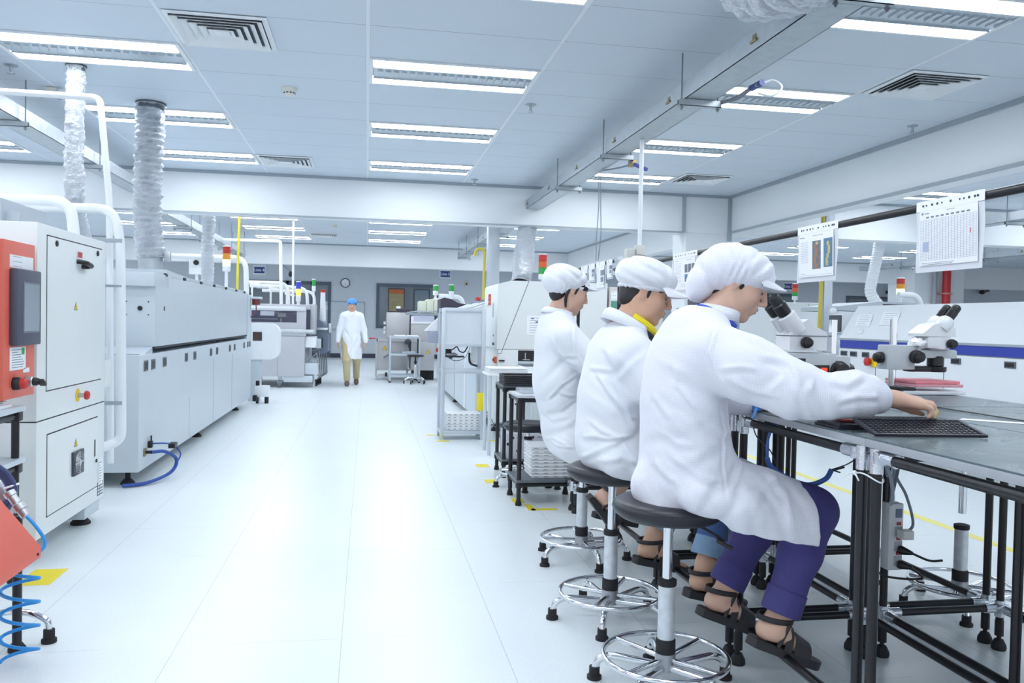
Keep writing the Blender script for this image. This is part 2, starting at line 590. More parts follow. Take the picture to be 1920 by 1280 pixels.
# bulkheads hanging from the ceiling
slab('trim_bulkhead_front', (-9, 10.45, 2.5), (23, 10.75, CZ), MBEAM)
slab('trim_bulkhead_rear', (-9, 19.9, 2.5), (14.3, 20.2, CZ), MBEAM)
slab('trim_bulkhead_right', (4.82, -2, 2.5), (5.0, 10.45, CZ), MBEAM)
slab('trim_bulkhead_right_rear', (4.9, 10.75, 2.5), (5.1, 19.9, CZ), MBEAM)
b = MB()
b.box((-9, 10.425, CZ - 0.035), (4.82, 10.45, CZ - 0.001))
b.box((4.79, -2, CZ - 0.04), (4.82, 10.45, CZ - 0.001)).box((4.795, -2, 2.5), (4.82, 10.45, 2.53))
b.box((-9, 10.43, 2.49), (4.15, 10.45, 2.51)).box((4.13, 10.42, 2.5), (4.17, 10.45, CZ - 0.03)).box((-9, 19.87, CZ - 0.03), (4.9, 19.9, CZ))
b.box((4.78, 10.41, 2.4), (4.83, 10.45, CZ))
b.box((5.1, 19.87, CZ - 0.03), (14.9, 19.9, CZ)).box((5.0, 10.42, CZ - 0.03), (23, 10.45, CZ)).box((4.87, 10.8, CZ - 0.03), (4.9, 19.9, CZ))
struct('trim_bulkhead_edges', b, MTRIMG)
slab('wall_column', (4.2, 10.47, 0), (4.8, 10.95, 2.5), MBEAM)
slab('wall_column_rear', (14.0, 19.2, 0), (15.45, 20.3, CZ), MBEAM)
slab('trim_bulkhead_rear_right', (15.45, 19.9, 2.42), (23, 20.2, CZ), MBEAM)

# office windows and doors in the far wall
MFR = mat('slate_window_frame', (86, 96, 112), 0.45)
def m_glass():
    m = NT('office_glass'); b = m.b
    b.inputs['Base Color'].default_value = rgb(120, 132, 142); b.inputs['Roughness'].default_value = 0.08
    vec, xyz = m.coords()
    m.l(m.mix(m.noise(vec, 0.8, 2), rgb(86, 96, 104), rgb(140, 150, 158)), b.inputs['Base Color'])
    return m.m
MGL = m_glass()
def office_window(i, x0, x1, z0, z1, mull=()):
    f = MB(); t = 0.1
    y0, y1 = 26.86, 26.9
    f.box((x0, y0, z0), (x0 + t, y1, z1)).box((x1 - t, y0, z0), (x1, y1, z1)).box((x0 + t, y0, z1 - t), (x1 - t, y1, z1)).box((x0 + t, y0, z0), (x1 - t, y1, z0 + t))
    for x in mull: f.box((x - 0.04, y0, z0), (x + 0.04, y1, z1))
    o = struct('window_%d' % i, f, MFR)
    p = MB().box((x0 + t, 26.885, z0 + t), (x1 - t, 26.895, z1 - t)).build('window_pane', MGL, o)
    return o
office_window(1, 0.28, 2.27, 0.97, 2.42)
office_window(2, -3.75, -1.15, 0.0, 2.42, (-1.75, -2.5))
office_window(3, 12.9, 14.95, 0.6, 2.45)
office_window(4, 16.9, 20.2, 0.8, 2.44)
# framed posters behind the glass, shown on its face
def poster(x0, x1, z0, z1, cols, label):
    t = thing('framed_poster', label, 'poster', (x0, 26.87, z0))
    MB().box((x0, 26.868, z0), (x1, 26.884, z1)).build('frame', mat('poster_frame', (60, 60, 66), 0.5), t)
    m = NT('poster_print_' + str(cols[0][0])); vec, xyz = m.coords('Generated')
    n = m.noise(vec, 5, 3)
    c = m.mix(m.math('SMOOTHSTEP', 0.3, 0.7, n) if False else n, rgb(*cols[0]), rgb(*cols[1]))
    c = m.mix(m.math('GREATER_THAN', m.math('ADD', xyz[2], m.math('MULTIPLY', n, 0.3)), 0.95), c, rgb(*cols[2]))
    m.l(c, m.b.inputs['Base Color'])
    MB().box((x0 + 0.03, 26.864, z0 + 0.03), (x1 - 0.03, 26.869, z1 - 0.03)).build('print', m.m, t)
poster(0.66, 1.19, 1.5, 2.27, ((120, 112, 70), (176, 160, 130), (186, 96, 50)), 'framed poster with orange top behind the far office window')
poster(1.48, 2.0, 1.52, 2.26, ((84, 100, 112), (150, 160, 166), (110, 130, 146)), 'framed blue grey poster behind the far office window')

# wall clock, whiteboard, line signs
t = thing('wall_clock', 'round black rimmed wall clock on the far grey wall', 'clock', (-0.71, 26.88, 2.4))
MB().lathe([(0.15, 0), (0.15, 0.035), (0.13, 0.04), (0.128, 0.02)], (-0.71, 26.9, 2.4), 32, (0, -1, 0)).build('rim', mat('clock_rim', (52, 58, 70), 0.4), t)
MB().cyl((-0.71, 26.885, 2.4), (-0.71, 26.874, 2.4), 0.128, n=32).build('dial', PAPER, t)
b = MB()
for k in range(12):
    a = k * PI / 6
    b.obox((-0.71 + 0.105 * math.sin(a), 26.872, 2.4 + 0.105 * math.cos(a)), ((math.sin(a), 0, math.cos(a)), (math.cos(a), 0, -math.sin(a)), (0, 1, 0)), (0.022, 0.008, 0.003))
b.box((-0.714, 26.869, 2.32), (-0.706, 26.872, 2.4)).box((-0.713, 26.868, 2.29), (-0.708, 26.871, 2.42))
b.build('hands', INKD, t)
t = thing('whiteboard', 'thin framed whiteboard with a small note on the far wall behind the walking person', 'whiteboard', (-1.42, 26.88, 0.92))
MB().box((-1.42, 26.875, 0.92), (-0.1, 26.9, 1.78)).build('board', mat('whiteboard', (196, 206, 216), 0.3), t)
b = MB()
for a, c in (((-1.44, 26.865, 0.9), (-1.41, 26.9, 1.8)), ((-0.11, 26.865, 0.9), (-0.08, 26.9, 1.8)), ((-1.44, 26.865, 1.78), (-0.08, 26.9, 1.81)), ((-1.44, 26.855, 0.9), (-0.08, 26.9, 0.93))):
    b.box(a, c)
b.build('frame', MTRIMG, t)
sheet('note', (-1.22, 26.874, 1.6), (0, -1, 0), (0, 0, 1), 0.16, 0.14, t, 3)
SIGN = mat('sign_blue', (62, 78, 146), 0.5, var=0)
def line_sign(x, z, num, label, y=26.88):
    t = thing('line_sign', label, 'sign', (x, y, z))
    MB().box((x - 0.19, y, z - 0.15), (x + 0.19, y + 0.02, z + 0.15)).build('backing', PAPER, t)
    MB().box((x - 0.16, y - 0.004, z - 0.11), (x + 0.16, y, z + 0.09)).build('panel', SIGN, t)
    text('lettering', 'Line ' + num, 0.125, PAPER, t, (x, y - 0.006, z - 0.01), (1, 0, 0), (0, 0, 1), bold=True)
line_sign(-3.37, 2.74, '4', 'blue sign reading Line 4, left of the wall clock')
line_sign(2.5, 2.79, '5', 'blue sign reading Line 5, right above the office window corner')
line_sign(14.65, 2.72, '3', 'blue sign reading Line 3 on the far wall beyond the microscopes')
t = thing('wall_switch', 'small key switch plate on the far wall right of the office window', 'switch', (3.2, 26.88, 2.5))
MB().box((3.13, 26.88, 2.42), (3.27, 26.9, 2.58), 0.008).build('plate', mat('beige_plate', (206, 196, 186), 0.5), t)
MB().cyl((3.2, 26.88, 2.48), (3.2, 26.86, 2.48), 0.03).build('knob', BLACK, t)

# ---------------------------------------------------------------- ceiling lights
LEM = mat('lamp_tube_glow', (255, 255, 255), 0.5, var=0, emit=((246, 250, 255), 13.0))
def make_light():
    t = thing('ceiling_light', 'x', 'ceiling light', (0, 0, CZ))
    W, D = 1.18, 0.585
    f = MB(); z0 = CZ - 0.006
    for a, c in (((-W / 2, -D / 2), (W / 2, -D / 2 + 0.02)), ((-W / 2, D / 2 - 0.02), (W / 2, D / 2)), ((-W / 2, -D / 2 + 0.02), (-W / 2 + 0.025, D / 2 - 0.02)), ((W / 2 - 0.025, -D / 2 + 0.02), (W / 2, D / 2 - 0.02))):
        f.box((a[0], a[1], z0 - 0.006), (c[0], c[1], CZ - 0.001))
    f.build('frame', WHITE, t)
    for s in (-1, 1):
        MB().box((-W / 2 + 0.03, s * 0.2 - 0.07, z0 - 0.004), (W / 2 - 0.03, s * 0.2 + 0.07, z0)).build('lamp_diffuser', LEM, t)
    l = MB()
    l.box((-W / 2 + 0.03, -0.125, z0 - 0.002), (W / 2 - 0.03, 0.125, z0 + 0.001))
    for k in range(20):
        x = -W / 2 + 0.06 + k * (W - 0.12) / 19
        l.prism([(x, -0.06, z0 - 0.002), (x + 0.035, -0.055, z0 - 0.002), (x + 0.004, 0.06, z0 - 0.002)], (0, 0, -0.012))
    l.box((-W / 2 + 0.03, -0.13, z0 - 0.012), (W / 2 - 0.03, -0.122, z0)).box((-W / 2 + 0.03, 0.122, z0 - 0.012), (W / 2 - 0.03, 0.13, z0))
    l.build('louvre', mat('louvre_grey', (196, 206, 214), 0.3, 0.4), t)
    return t
ORD = ['first', 'second', 'third', 'fourth', 'fifth', 'sixth', 'seventh', 'eighth', 'ninth']
L0 = None
def put_light(x, y, label, group):
    global L0
    if L0 is None:
        L0 = make_light(); L0.location = (x, y, CZ)
        for c in L0.children: pass
        L0['label'] = label; L0['group'] = group
        return L0
    return dup(L0, (x, y, CZ), 0, label, group)
LX = {-4: 'far left', -2: 'left', 0: 'middle', 2: 'right'}
NEAR = {-9: 'overhead behind the viewer', -6: 'overhead at the near bench', -3: 'at the top edge of the view', 0: 'in the nearest full row', 3: 'in the second full row', 6: 'in the row before the bulkhead'}
FARR = {9: 'just behind the front bulkhead', 12: 'second behind the front bulkhead', 15: 'first row seen under the front bulkhead', 18: 'second row seen under the front bulkhead', 21: 'last row seen under the front bulkhead'}
for j, rn in NEAR.items():
    for i, cn in LX.items():
        if j == -9 and i == -4: continue
        put_light(-0.0227 + 1.2 * (i + 0.5), 5.636 + 0.6 * (j + 0.5), 'ceiling light in the %s column, %s' % (cn, rn), 'ceiling lights over the aisle')
for j, rn in FARR.items():
    for i, cn in LX.items():
        put_light(-0.0227 + 1.2 * (i + 0.5), 5.636 + 0.6 * (j + 0.5), 'ceiling light in the %s column, %s' % (cn, rn), 'ceiling lights beyond the front bulkhead')
for yi, y in enumerate((3.2, 5.0, 7.4, 9.6, 12.4, 14.6, 16.4, 18.2)):
    for xi, x in enumerate((6.9, 9.6, 12.3)):
        put_light(x, y, 'ceiling light over the right hand hall, %s row back, %s column from the bulkhead' % (ORD[yi], ORD[xi]), 'ceiling lights over the right hand hall')
for xi, x in enumerate((-3.0, 0.6, 4.2, 8.0, 12.5, 17.0)):  # fixtures hidden by the rear bulkhead, added to brighten the far wall
    for y, rn in ((21.4, 'nearer'), (24.2, 'farther')):
        put_light(x, y, 'unseen ceiling light added behind the rear bulkhead, %s from the left, %s row' % (ORD[xi], rn), 'unseen ceiling lights added to brighten the far wall')

# ---------------------------------------------------------------- vents, sprinklers, detectors
def make_vent():
    t = thing('ceiling_vent', 'x', 'vent', (0, 0, CZ))
    MB().box((-0.27, -0.27, CZ - 0.003), (0.27, 0.27, CZ - 0.0005)).build('duct_opening', mat('duct_dark', (70, 78, 88), 0.7), t)
    def ring(a, w, z0, z1):
        b = MB()
        o = a - w
        for sx, sy in ((1, 0), (-1, 0), (0, 1), (0, -1)):
            p = []
            for r, z in ((a, z1), (o, z0)):
                for s in (-1, 1):
                    p.append((sx * r + (sy * s * r if sx == 0 else 0), sy * r + (sx * s * r if sy == 0 else 0), z))
            q = [p[0], p[1], p[3], p[2]]
            b.prism(q, (0, 0, -0.003))
        return b
    ring(0.295, 0.03, CZ - 0.010, CZ - 0.004).build('flange', WHITE, t)
    for k, a in enumerate((0.262, 0.215, 0.168, 0.121, 0.074)):
        ring(a, 0.034, CZ - 0.004, CZ - 0.024).build('blade', WHITE, t)
    MB().box((-0.045, -0.045, CZ - 0.022), (0.045, 0.045, CZ - 0.004), 0.004).build('core', WHITE, t)
    return t
V0 = make_vent(); V0.location = (-0.905, 5.335, CZ)
V0['label'] = 'large square louvred ceiling vent at upper left beside the nearest light'; V0['group'] = 'ceiling vents'
for x, y, lb in ((3.9, 5.32, 'square ceiling vent over the right bench beside the long bulkhead'), (3.9, 9.32, 'square ceiling vent in the corner by both bulkheads'), (-0.92, 9.56, 'square ceiling vent just before the front bulkhead on the left'), (-0.92, 17.8, 'square ceiling vent seen under the front bulkhead')):
    dup(V0, (x, y, CZ), 0, lb, 'ceiling vents')
def sprinkler(x, y, lb):
    t = thing('sprinkler_head', lb, 'sprinkler', (x, y, CZ), 'ceiling sprinklers')
    MB().lathe([(0.045, 0), (0.045, -0.006), (0.02, -0.014), (0.012, -0.014), (0.012, -0.045)], (x, y, CZ - 0.0005), 20).build('base', GALV, t)
    MB().lathe([(0.028, -0.06), (0.028, -0.064), (0.006, -0.066)], (x, y, CZ), 16).cyl((x - 0.011, y, CZ - 0.04), (x - 0.011, y, CZ - 0.062), 0.003).cyl((x + 0.011, y, CZ - 0.04), (x + 0.011, y, CZ - 0.062), 0.003).build('deflector', GALV, t)
sprinkler(1.274, 6.55, 'small sprinkler head on the ceiling left of the big cable tray')
sprinkler(-2.53, 6.43, 'small sprinkler head on the ceiling at the left edge')
sprinkler(4.6, 6.4, 'small sprinkler head beside the right bulkhead')
sprinkler(1.285, 10.14, 'small sprinkler head close before the front bulkhead')
sprinkler(-3.17, 17.6, 'small sprinkler head seen under the front bulkhead')
def smoke(x, y, lb):
    t = thing('smoke_detector', lb, 'smoke detector', (x, y, CZ), 'smoke detectors')
    MB().lathe([(0.056, -0.0005), (0.056, -0.02), (0.05, -0.03), (0.044, -0.03)], (x, y, CZ), 24).build('base', mat('ivory_plastic', (224, 224, 216), 0.5), t)
    b = MB().lathe([(0.044, -0.03), (0.042, -0.048), (0.03, -0.058), (0.01, -0.06)], (x, y, CZ), 24)
    b.mat(1)
    for k in range(10):
        a = 2 * PI * k / 10
        b.obox((x + 0.0425 * math.cos(a), y + 0.0425 * math.sin(a), CZ - 0.042), ((math.cos(a), math.sin(a), 0), (-math.sin(a), math.cos(a), 0), (0, 0, 1)), (0.004, 0.014, 0.008))
    b.build('sensor', [MATS['ivory_plastic'], DARK], t)
smoke(-0.614, 6.54, 'round ivory smoke detector on the ceiling near the large vent')
smoke(-0.63, 15.7, 'round smoke detector seen under the front bulkhead')
t = thing('emergency_lamp', 'small twin headed emergency lamp on the ceiling at upper left', 'lamp', (-2.46, 7.0, CZ))
MB().box((-2.5, 6.96, CZ - 0.05), (-2.42, 7.04, CZ - 0.0005), 0.008).build('body', MATS['ivory_plastic'], t)
for s in (-1, 1):
    MB().lathe([(0.012, 0), (0.035, 0.04), (0.035, 0.05), (0.02, 0.052)], (-2.46 + s * 0.035, 6.99, CZ - 0.045), 16, (s * 0.8, -0.5, -0.4)).build('lamp_head', MTRIMG, t)
# ================================================================ LEFT LINE: tall cream cabinet machine
def foot(parent, x, y, ztop, r=0.045, name='levelling_foot'):
    return MB().lathe([(r, 0.0), (r, 0.012), (r * 0.62, 0.035), (0.018, 0.042), (0.018, ztop)], (x, y, 0), 20).build(name, RUBBER, parent)
def seam_rect(b, X, y0, y1, z0, z1, w=0.004, s=1):
    """thin dark outline of a door on a face X = const (facing +x)"""
    e = 0.0016 * s
    b.box((X, y0, z1 - w), (X + e, y1, z1)).box((X, y0, z0), (X + e, y1, z0 + w)).box((X, y0, z0), (X + e, y0 + w * 0.5, z1)).box((X, y1 - w * 0.5, z0), (X + e, y1, z1))

t = thing('cabinet_machine', 'tall cream cabinet machine with two doors at the left, nearest on its line', 'machine', (-2.2, 4.85, 0))
XA = -1.58
b = MB().box((-2.9, 4.33, 0.13), (XA, 5.385, 0.712), 0.008).box((-2.9, 4.33, 0.716), (XA, 5.385, 1.69), 0.008)
b.mat(1).box((-2.89, 4.335, 0.711), (XA - 0.004, 5.38, 0.717))
b.build('body', [CREAM, DARK], t)
MB().box((XA - 0.012, 5.38, 0.80), (XA + 0.004, 5.50, 0.965), 0.004).build('side_bracket', CREAM, t)
def door(name, y0, y1, z0, z1):
    o = MB().box((XA - 0.002, y0, z0), (XA + 0.005, y1, z1), 0.003).build(name, CREAM, t)
    b = MB(); seam_rect(b, XA, y0 - 0.004, y1 + 0.004, z0 - 0.006, z1 + 0.006, 0.006); b.build('door_gap', DARK, o)
    return o
d1 = door('door', 4.447, 5.3, 0.86, 1.634)
for y, z in ((4.559, 1.606), (5.208, 1.606)):
    MB().lathe([(0.016, 0), (0.016, 0.006), (0.01, 0.008)], (XA + 0.005, y, z), 16, (1, 0, 0)).build('door_lock', BLACK, d1)
h = MB()
h.tube(bendpath([(XA + 0.004, 4.865, 1.535), (XA + 0.05, 4.875, 1.53), (XA + 0.055, 4.96, 1.515), (XA + 0.004, 4.97, 1.512)], 0.02), 0.013, 10)
h.box((XA + 0.004, 4.93, 1.50), (XA + 0.03, 5.0, 1.535), 0.006)
h.build('handle', BLACK, d1)
sheet('danger_label', (XA + 0.006, 4.905, 1.555), (1, 0, 0), (0, 0, 1), 0.07, 0.072, d1, 0, pics=((0, 0.26, 1, 0.44, 2), (-0.2, -0.24, 0.3, 0.36, 2), (0.22, -0.2, 0.3, 0.3, 1)))
warn('warning_sticker', (XA + 0.005, 4.85, 1.283), (1, 0, 0), (0, 0, 1), 0.05, d1)
d2 = door('door', 4.463, 5.245, 0.222, 0.633)
warn('warning_sticker', (XA + 0.005, 4.865, 0.53), (1, 0, 0), (0, 0, 1), 0.05, d2)
fg = MB().box((XA + 0.004, 4.80, 0.358), (XA + 0.02, 4.962, 0.49), 0.004).build('fan_filter', mat('fan_grey', (70, 74, 82), 0.5), d2)
b = MB()
for rr in (0.022, 0.034, 0.046, 0.058):
    b.tube([(XA + 0.022, 4.881 + rr * 1.15 * math.cos(a), 0.424 + rr * math.sin(a)) for a in [2 * PI * k / 24 for k in range(24)]], 0.0022, 5, True)
b.box((XA + 0.019, 4.876, 0.366), (XA + 0.024, 4.886, 0.482)).box((XA + 0.019, 4.81, 0.421), (XA + 0.024, 4.952, 0.428)).cyl((XA + 0.019, 4.881, 0.424), (XA + 0.025, 4.881, 0.424), 0.018)
b.build('fan_guard', STEEL, d2)
MB().box((XA + 0.004, 5.18, 0.405), (XA + 0.007, 5.197, 0.506), 0.002).build('latch_slot', DARK, d2)
MB().cyl((XA + 0.004, 5.215, 0.377), (XA + 0.01, 5.215, 0.377), 0.011).build('door_lock', BLACK, d2)
sheet('serial_label', (XA + 0.001, 5.305, 0.295), (1, 0, 0), (0, 0, 1), 0.07, 0.15, t, 8)
pl = MB().box((XA, 5.258, 0.155), (XA + 0.002, 5.355, 0.235)); pl.mat(1)
for k in range(3):
    for q in range(4):
        pl.box((XA + 0.0015, 5.266 + k * 0.03, 0.163 + q * 0.018), (XA + 0.003, 5.285 + k * 0.03, 0.174 + q * 0.018))
pl.build('rating_plate', [mat('plate_grey', (84, 88, 96), 0.5), PAPER], t)
e = MB().lathe([(0.036, 0), (0.036, 0.003), (0.02, 0.004)], (XA, 4.905, 0.795), 24, (1, 0, 0)).build('stop_button', YELS, t)
MB().cyl((XA + 0.003, 4.905, 0.795), (XA + 0.04, 4.905, 0.795), 0.013).build('button_stem', STEEL, e)
MB().lathe([(0.012, 0.036), (0.024, 0.04), (0.026, 0.05), (0.02, 0.06), (0.008, 0.063)], (XA, 4.905, 0.795), 20, (1, 0, 0)).build('button_cap', REDP, e)
MB().box((-1.75, 5.1, 0.05), (-1.6, 5.36, 0.135), 0.004).build('foot_block', GREYP, t)
foot(t, -1.66, 5.22, 0.07, 0.055); foot(t, -1.72, 4.45, 0.14, 0.05); foot(t, -2.7, 5.2, 0.14); foot(t, -2.7, 4.5, 0.14)
b = MB()
b.box((-1.79, 4.34, 1.69), (-1.75, 4.9, 1.80))
b.prism([(-1.69, 4.4, 1.69), (-1.69, 5.05, 1.70), (-1.69, 5.05, 1.715), (-1.69, 4.4, 1.745)], (-0.4, 0, 0))
b.build('top_rail', ALU, t)

t = thing('operator_terminal', 'orange red control panel with dark touch display on the cream cabinet', 'control terminal', (-1.6, 4.12, 1.2))
MB().box((-1.64, 3.945, 0.857), (-1.578, 4.292, 1.572), 0.004).build('panel', ORANGE, t)
MB().box((-1.66, 3.90, 0.78), (-1.6, 3.935, 1.62), 0.003).build('side_frame', ALU, t)
MB().box((-1.63, 4.29, 1.0), (-1.6, 4.331, 1.45)).build('mounting_bracket', ALU, t)
d = MB().box((-1.578, 4.006, 1.098), (-1.545, 4.285, 1.447), 0.008).build('display', mat('display_case', (72, 76, 92), 0.45), t)
MB().box((-1.546, 4.072, 1.155), (-1.5435, 4.262, 1.39)).build('bezel', mat('bezel_grey', (110, 116, 128), 0.4), d)
MB().box((-1.5442, 4.08, 1.163), (-1.5424, 4.254, 1.382)).build('screen', mat('resting_screen', (142, 152, 162), 0.2, var=0.08, scale=3), d)
sheet('notice', (-1.578, 4.138, 1.48), (1, 0, 0), (0, 0, 1), 0.26, 0.058, t, 3)
sheet('spec_label', (-1.578, 4.10, 1.038), (1, 0, 0), (0, 0, 1), 0.175, 0.105, t, 8, pics=((0.32, 0.3, 0.18, 0.3, 3),))
sheet('small_label', (-1.578, 4.196, 0.978), (1, 0, 0), (0, 0, 1), 0.07, 0.022, t, 2)
MB().lathe([(0.03, 0), (0.03, 0.02), (0.026, 0.03)], (-1.578, 4.06, 0.925), 20, (1, 0, 0)).build('button_ring', BLACK, t)
MB().lathe([(0.024, 0.018), (0.024, 0.05), (0.018, 0.056)], (-1.578, 4.06, 0.925), 20, (1, 0, 0)).build('button', REDP, t)
MB().lathe([(0.024, 0), (0.024, 0.03), (0.02, 0.034)], (-1.578, 4.19, 0.925), 20, (1, 0, 0)).build('switch_collar', STEEL, t)
MB().lathe([(0.02, 0.03), (0.019, 0.05), (0.014, 0.06)], (-1.578, 4.19, 0.925), 20, (1, 0, 0)).obox((-1.51, 4.2, 0.92), ((1, 0, 0), (0, 0.8, -0.5), (0, 0.5, 0.8)), (0.03, 0.05, 0.014), 0.004).build('switch', BLACK, t)

t = thing('feed_table', 'black framed feed table with two pale shelves at the left edge', 'table', (-1.66, 3.95, 0))
for z in (0.805, 0.565):
    MB().box((-1.95, 3.6, z - 0.012), (-1.56, 4.15, z + 0.012), 0.003).build('shelf', GREYP, t)
for y in (4.11, 3.62):
    for x in (-1.59, -1.92):
        MB().cyl((x, y, 0.03), (x, y, 0.79), 0.017).build('leg', BLACK, t)
        MB().lathe([(0.03, 0), (0.03, 0.01), (0.015, 0.03), (0.012, 0.04)], (x, y, 0), 16).build('foot', RUBBER, t)
for z in (0.77, 0.53):
    b = MB().cyl((-1.59, 3.62, z), (-1.59, 4.11, z), 0.015).cyl((-1.92, 4.11, z), (-1.59, 4.11, z), 0.015)
    b.box((-1.615, 4.085, z - 0.022), (-1.565, 4.135, z + 0.022), 0.006); b.build('rail', BLACK, t)
t = thing('parts_tray', 'white perforated tray on the black feed table below the red panel', 'tray', (-1.62, 3.98, 0.817))
b = MB().box((-1.9, 3.75, 0.8175), (-1.585, 4.06, 0.832), 0.003).box((-1.88, 3.77, 0.833), (-1.6, 4.05, 0.848), 0.003)
b.mat(1)
for k in range(3): b.box((-1.5995, 3.8 + k * 0.08, 0.838), (-1.598, 3.84 + k * 0.08, 0.844))
b.build('tray', [PAPER, MTRIMG], t)

# conduits beside the cabinet
def conduit(name, lb, pts, r, m=WHITE, bend=0.1, clips=()):
    t = thing(name, lb, 'pipe', pts[0], 'white conduits by the left machines')
    MB().tube(bendpath(pts, bend), r, 12).build('tube', m, t)
    for p, q in clips:
        MB().box(p, q, 0.003).build('clip', MTRIMG, t)
    return t
conduit('conduit_pipe', 'thin white pipe running in at top left and dropping behind the cream cabinet', [(-3.3, 5.86, 2.68), (-1.765, 5.86, 2.68), (-1.70, 5.86, 2.0), (-1.68, 5.86, 0.25)], 0.022, bend=0.05)
conduit('conduit_pipe', 'white bent conduit just above the top of the cream cabinet', [(-3.2, 5.2, 1.895), (-1.72, 5.2, 1.905), (-1.70, 5.2, 1.69)], 0.032, bend=0.13)
conduit('conduit_pipe', 'wide white conduit looping down the side of the cream cabinet to its lower edge', [(-2.3, 5.56, 1.90), (-1.585, 5.56, 1.915), (-1.545, 5.56, 1.7), (-1.53, 5.56, 0.45), (-1.62, 5.5, 0.41), (-1.75, 5.38, 0.405)], 0.03, bend=0.14,
        clips=(((-1.72, 5.53, 1.70), (-1.53, 5.56, 1.725)), ((-1.72, 5.53, 1.42), (-1.53, 5.56, 1.435)), ((-1.72, 5.53, 0.675), (-1.52, 5.56, 0.70))))

# ---------------------------------------------------------------- console at the lower left corner
t = thing('operator_console', 'sloping orange red console on a white stand at the lower left corner', 'console', (-1.3, 2.65, 0))
P = [(-1.10, 2.2, 0.405), (-1.10, 2.2, 0.44), (-1.33, 2.2, 0.735), (-1.5, 2.2, 0.735), (-1.5, 2.2, 0.405)]
MB().prism(P, (0, 0.86, 0)).build('panel_box', ORANGE, t)
n = V((0.295, 0, 0.23)).normalized()
MB().lathe([(0.024, 0), (0.024, 0.016), (0.018, 0.02)], V((-1.165, 2.70, 0.523)), 20, n).build('button', GREENP, t)
MB().cyl((-1.103, 3.03, 0.422), (-1.096, 3.03, 0.422), 0.005).build('screw', DARK, t)
b = MB()
for x in (-1.19, -1.47):
    for y in (2.84, 2.25):
        b.box((x - 0.025, y - 0.025, 0.02), (x + 0.025, y + 0.025, 0.406))
b.box((-1.47, 2.82, 0.34), (-1.19, 2.86, 0.4)).box((-1.21, 2.25, 0.33), (-1.17, 2.84, 0.4)).build('stand', WHITE, t)
MB().box((-1.46, 2.27, 0.08), (-1.2, 2.82, 0.36)).build('side_panel', GREYP, t)
for x in (-1.19, -1.47):
    for y in (2.84, 2.25):
        MB().cyl((x, y, 0), (x, y, 0.022), 0.03).build('foot', RUBBER, t)
t = thing('air_hose', 'bright blue coiled air hose hanging by the red console', 'hose', (-1.19, 3.12, 0.2))
pts = [(-1.19, 3.16, 0.53), (-1.16, 3.155, 0.50), (-1.125, 3.15, 0.45), (-1.12, 3.14, 0.415), (-1.15, 3.10, 0.39)]
N = 22
hel = []
for k in range(int(N * 4.4)):
    a = 2 * PI * k / N
    hel.append((-1.185 + 0.062 * math.cos(a + 1.2), 3.11 + 0.035 * math.sin(a + 1.2), 0.385 - 0.084 * k / N))
MB().tube(bez(pts, 5) + hel, 0.0062, 8).build('tube', BLUET, t)
ft = MB().lathe([(0.012, 0), (0.018, 0.005), (0.018, 0.03), (0.024, 0.032), (0.024, 0.055), (0.016, 0.06), (0.016, 0.09), (0.02, 0.092), (0.02, 0.11), (0.01, 0.113)], (-1.185, 3.165, 0.52), 16, (-0.55, 0.1, 0.75)).build('coupling', STEEL, t)
t = thing('cable_bundle', 'dark blue cable bundle with white ties curving over the red console', 'cable', (-1.3, 3.3, 0.6))
c1 = bez([(-1.52, 3.25, 0.70), (-1.40, 3.26, 0.70), (-1.315, 3.27, 0.665), (-1.275, 3.27, 0.60), (-1.29, 3.26, 0.54), (-1.33, 3.25, 0.48), (-1.35, 3.24, 0.3), (-1.35, 3.24, 0.02)], 6)
MB().tube(c1, 0.019, 10).tube([p + V((0.012, -0.012, 0.012)) for p in c1], 0.009, 8).build('cable', mat('navy_cable', (54, 66, 110), 0.4), t)
for k in (10, 17):
    p = c1[k]; d = (c1[k + 1] - c1[k - 1]).normalized()
    MB().lathe([(0.026, -0.004), (0.028, 0), (0.026, 0.004)], p, 14, d).build('cable_tie', WHITE, t)
t = thing('metal_hose', 'silver flexible metal hose curving behind the red console', 'hose', (-1.35, 3.35, 0.4))
c2 = bez([(-1.56, 3.32, 0.60), (-1.45, 3.34, 0.63), (-1.36, 3.35, 0.6), (-1.33, 3.35, 0.52), (-1.36, 3.35, 0.4), (-1.38, 3.35, 0.2), (-1.38, 3.35, 0.01)], 12)
MB().tube(c2, [0.03 + 0.0025 * (k % 2) for k in range(len(c2))], 12).build('tube', GALV, t)
t = thing('floor_stand_leg', 'black tube leg standing behind the blue coiled hose', 'stand', (-1.255, 3.27, 0))
MB().cyl((-1.255, 3.27, 0.03), (-1.255, 3.27, 0.5), 0.016).build('tube', BLACK, t)
MB().lathe([(0.03, 0), (0.03, 0.012), (0.016, 0.032)], (-1.255, 3.27, 0), 16).build('foot', RUBBER, t)
t = thing('wheel_foot', 'chrome stool foot with black cap on the floor behind the blue hose', 'stool foot', (-1.17, 3.34, 0))
MB().tube(bez([(-1.17, 3.34, 0.04), (-1.18, 3.34, 0.085), (-1.25, 3.345, 0.115), (-1.36, 3.36, 0.11), (-1.42, 3.37, 0.06), (-1.425, 3.37, 0.0)], 5), 0.012, 10).build('arm', CHROME, t)
MB().lathe([(0.027, 0), (0.027, 0.014), (0.02, 0.016), (0.02, 0.05)], (-1.17, 3.34, 0), 16).build('cap', RUBBER, t)

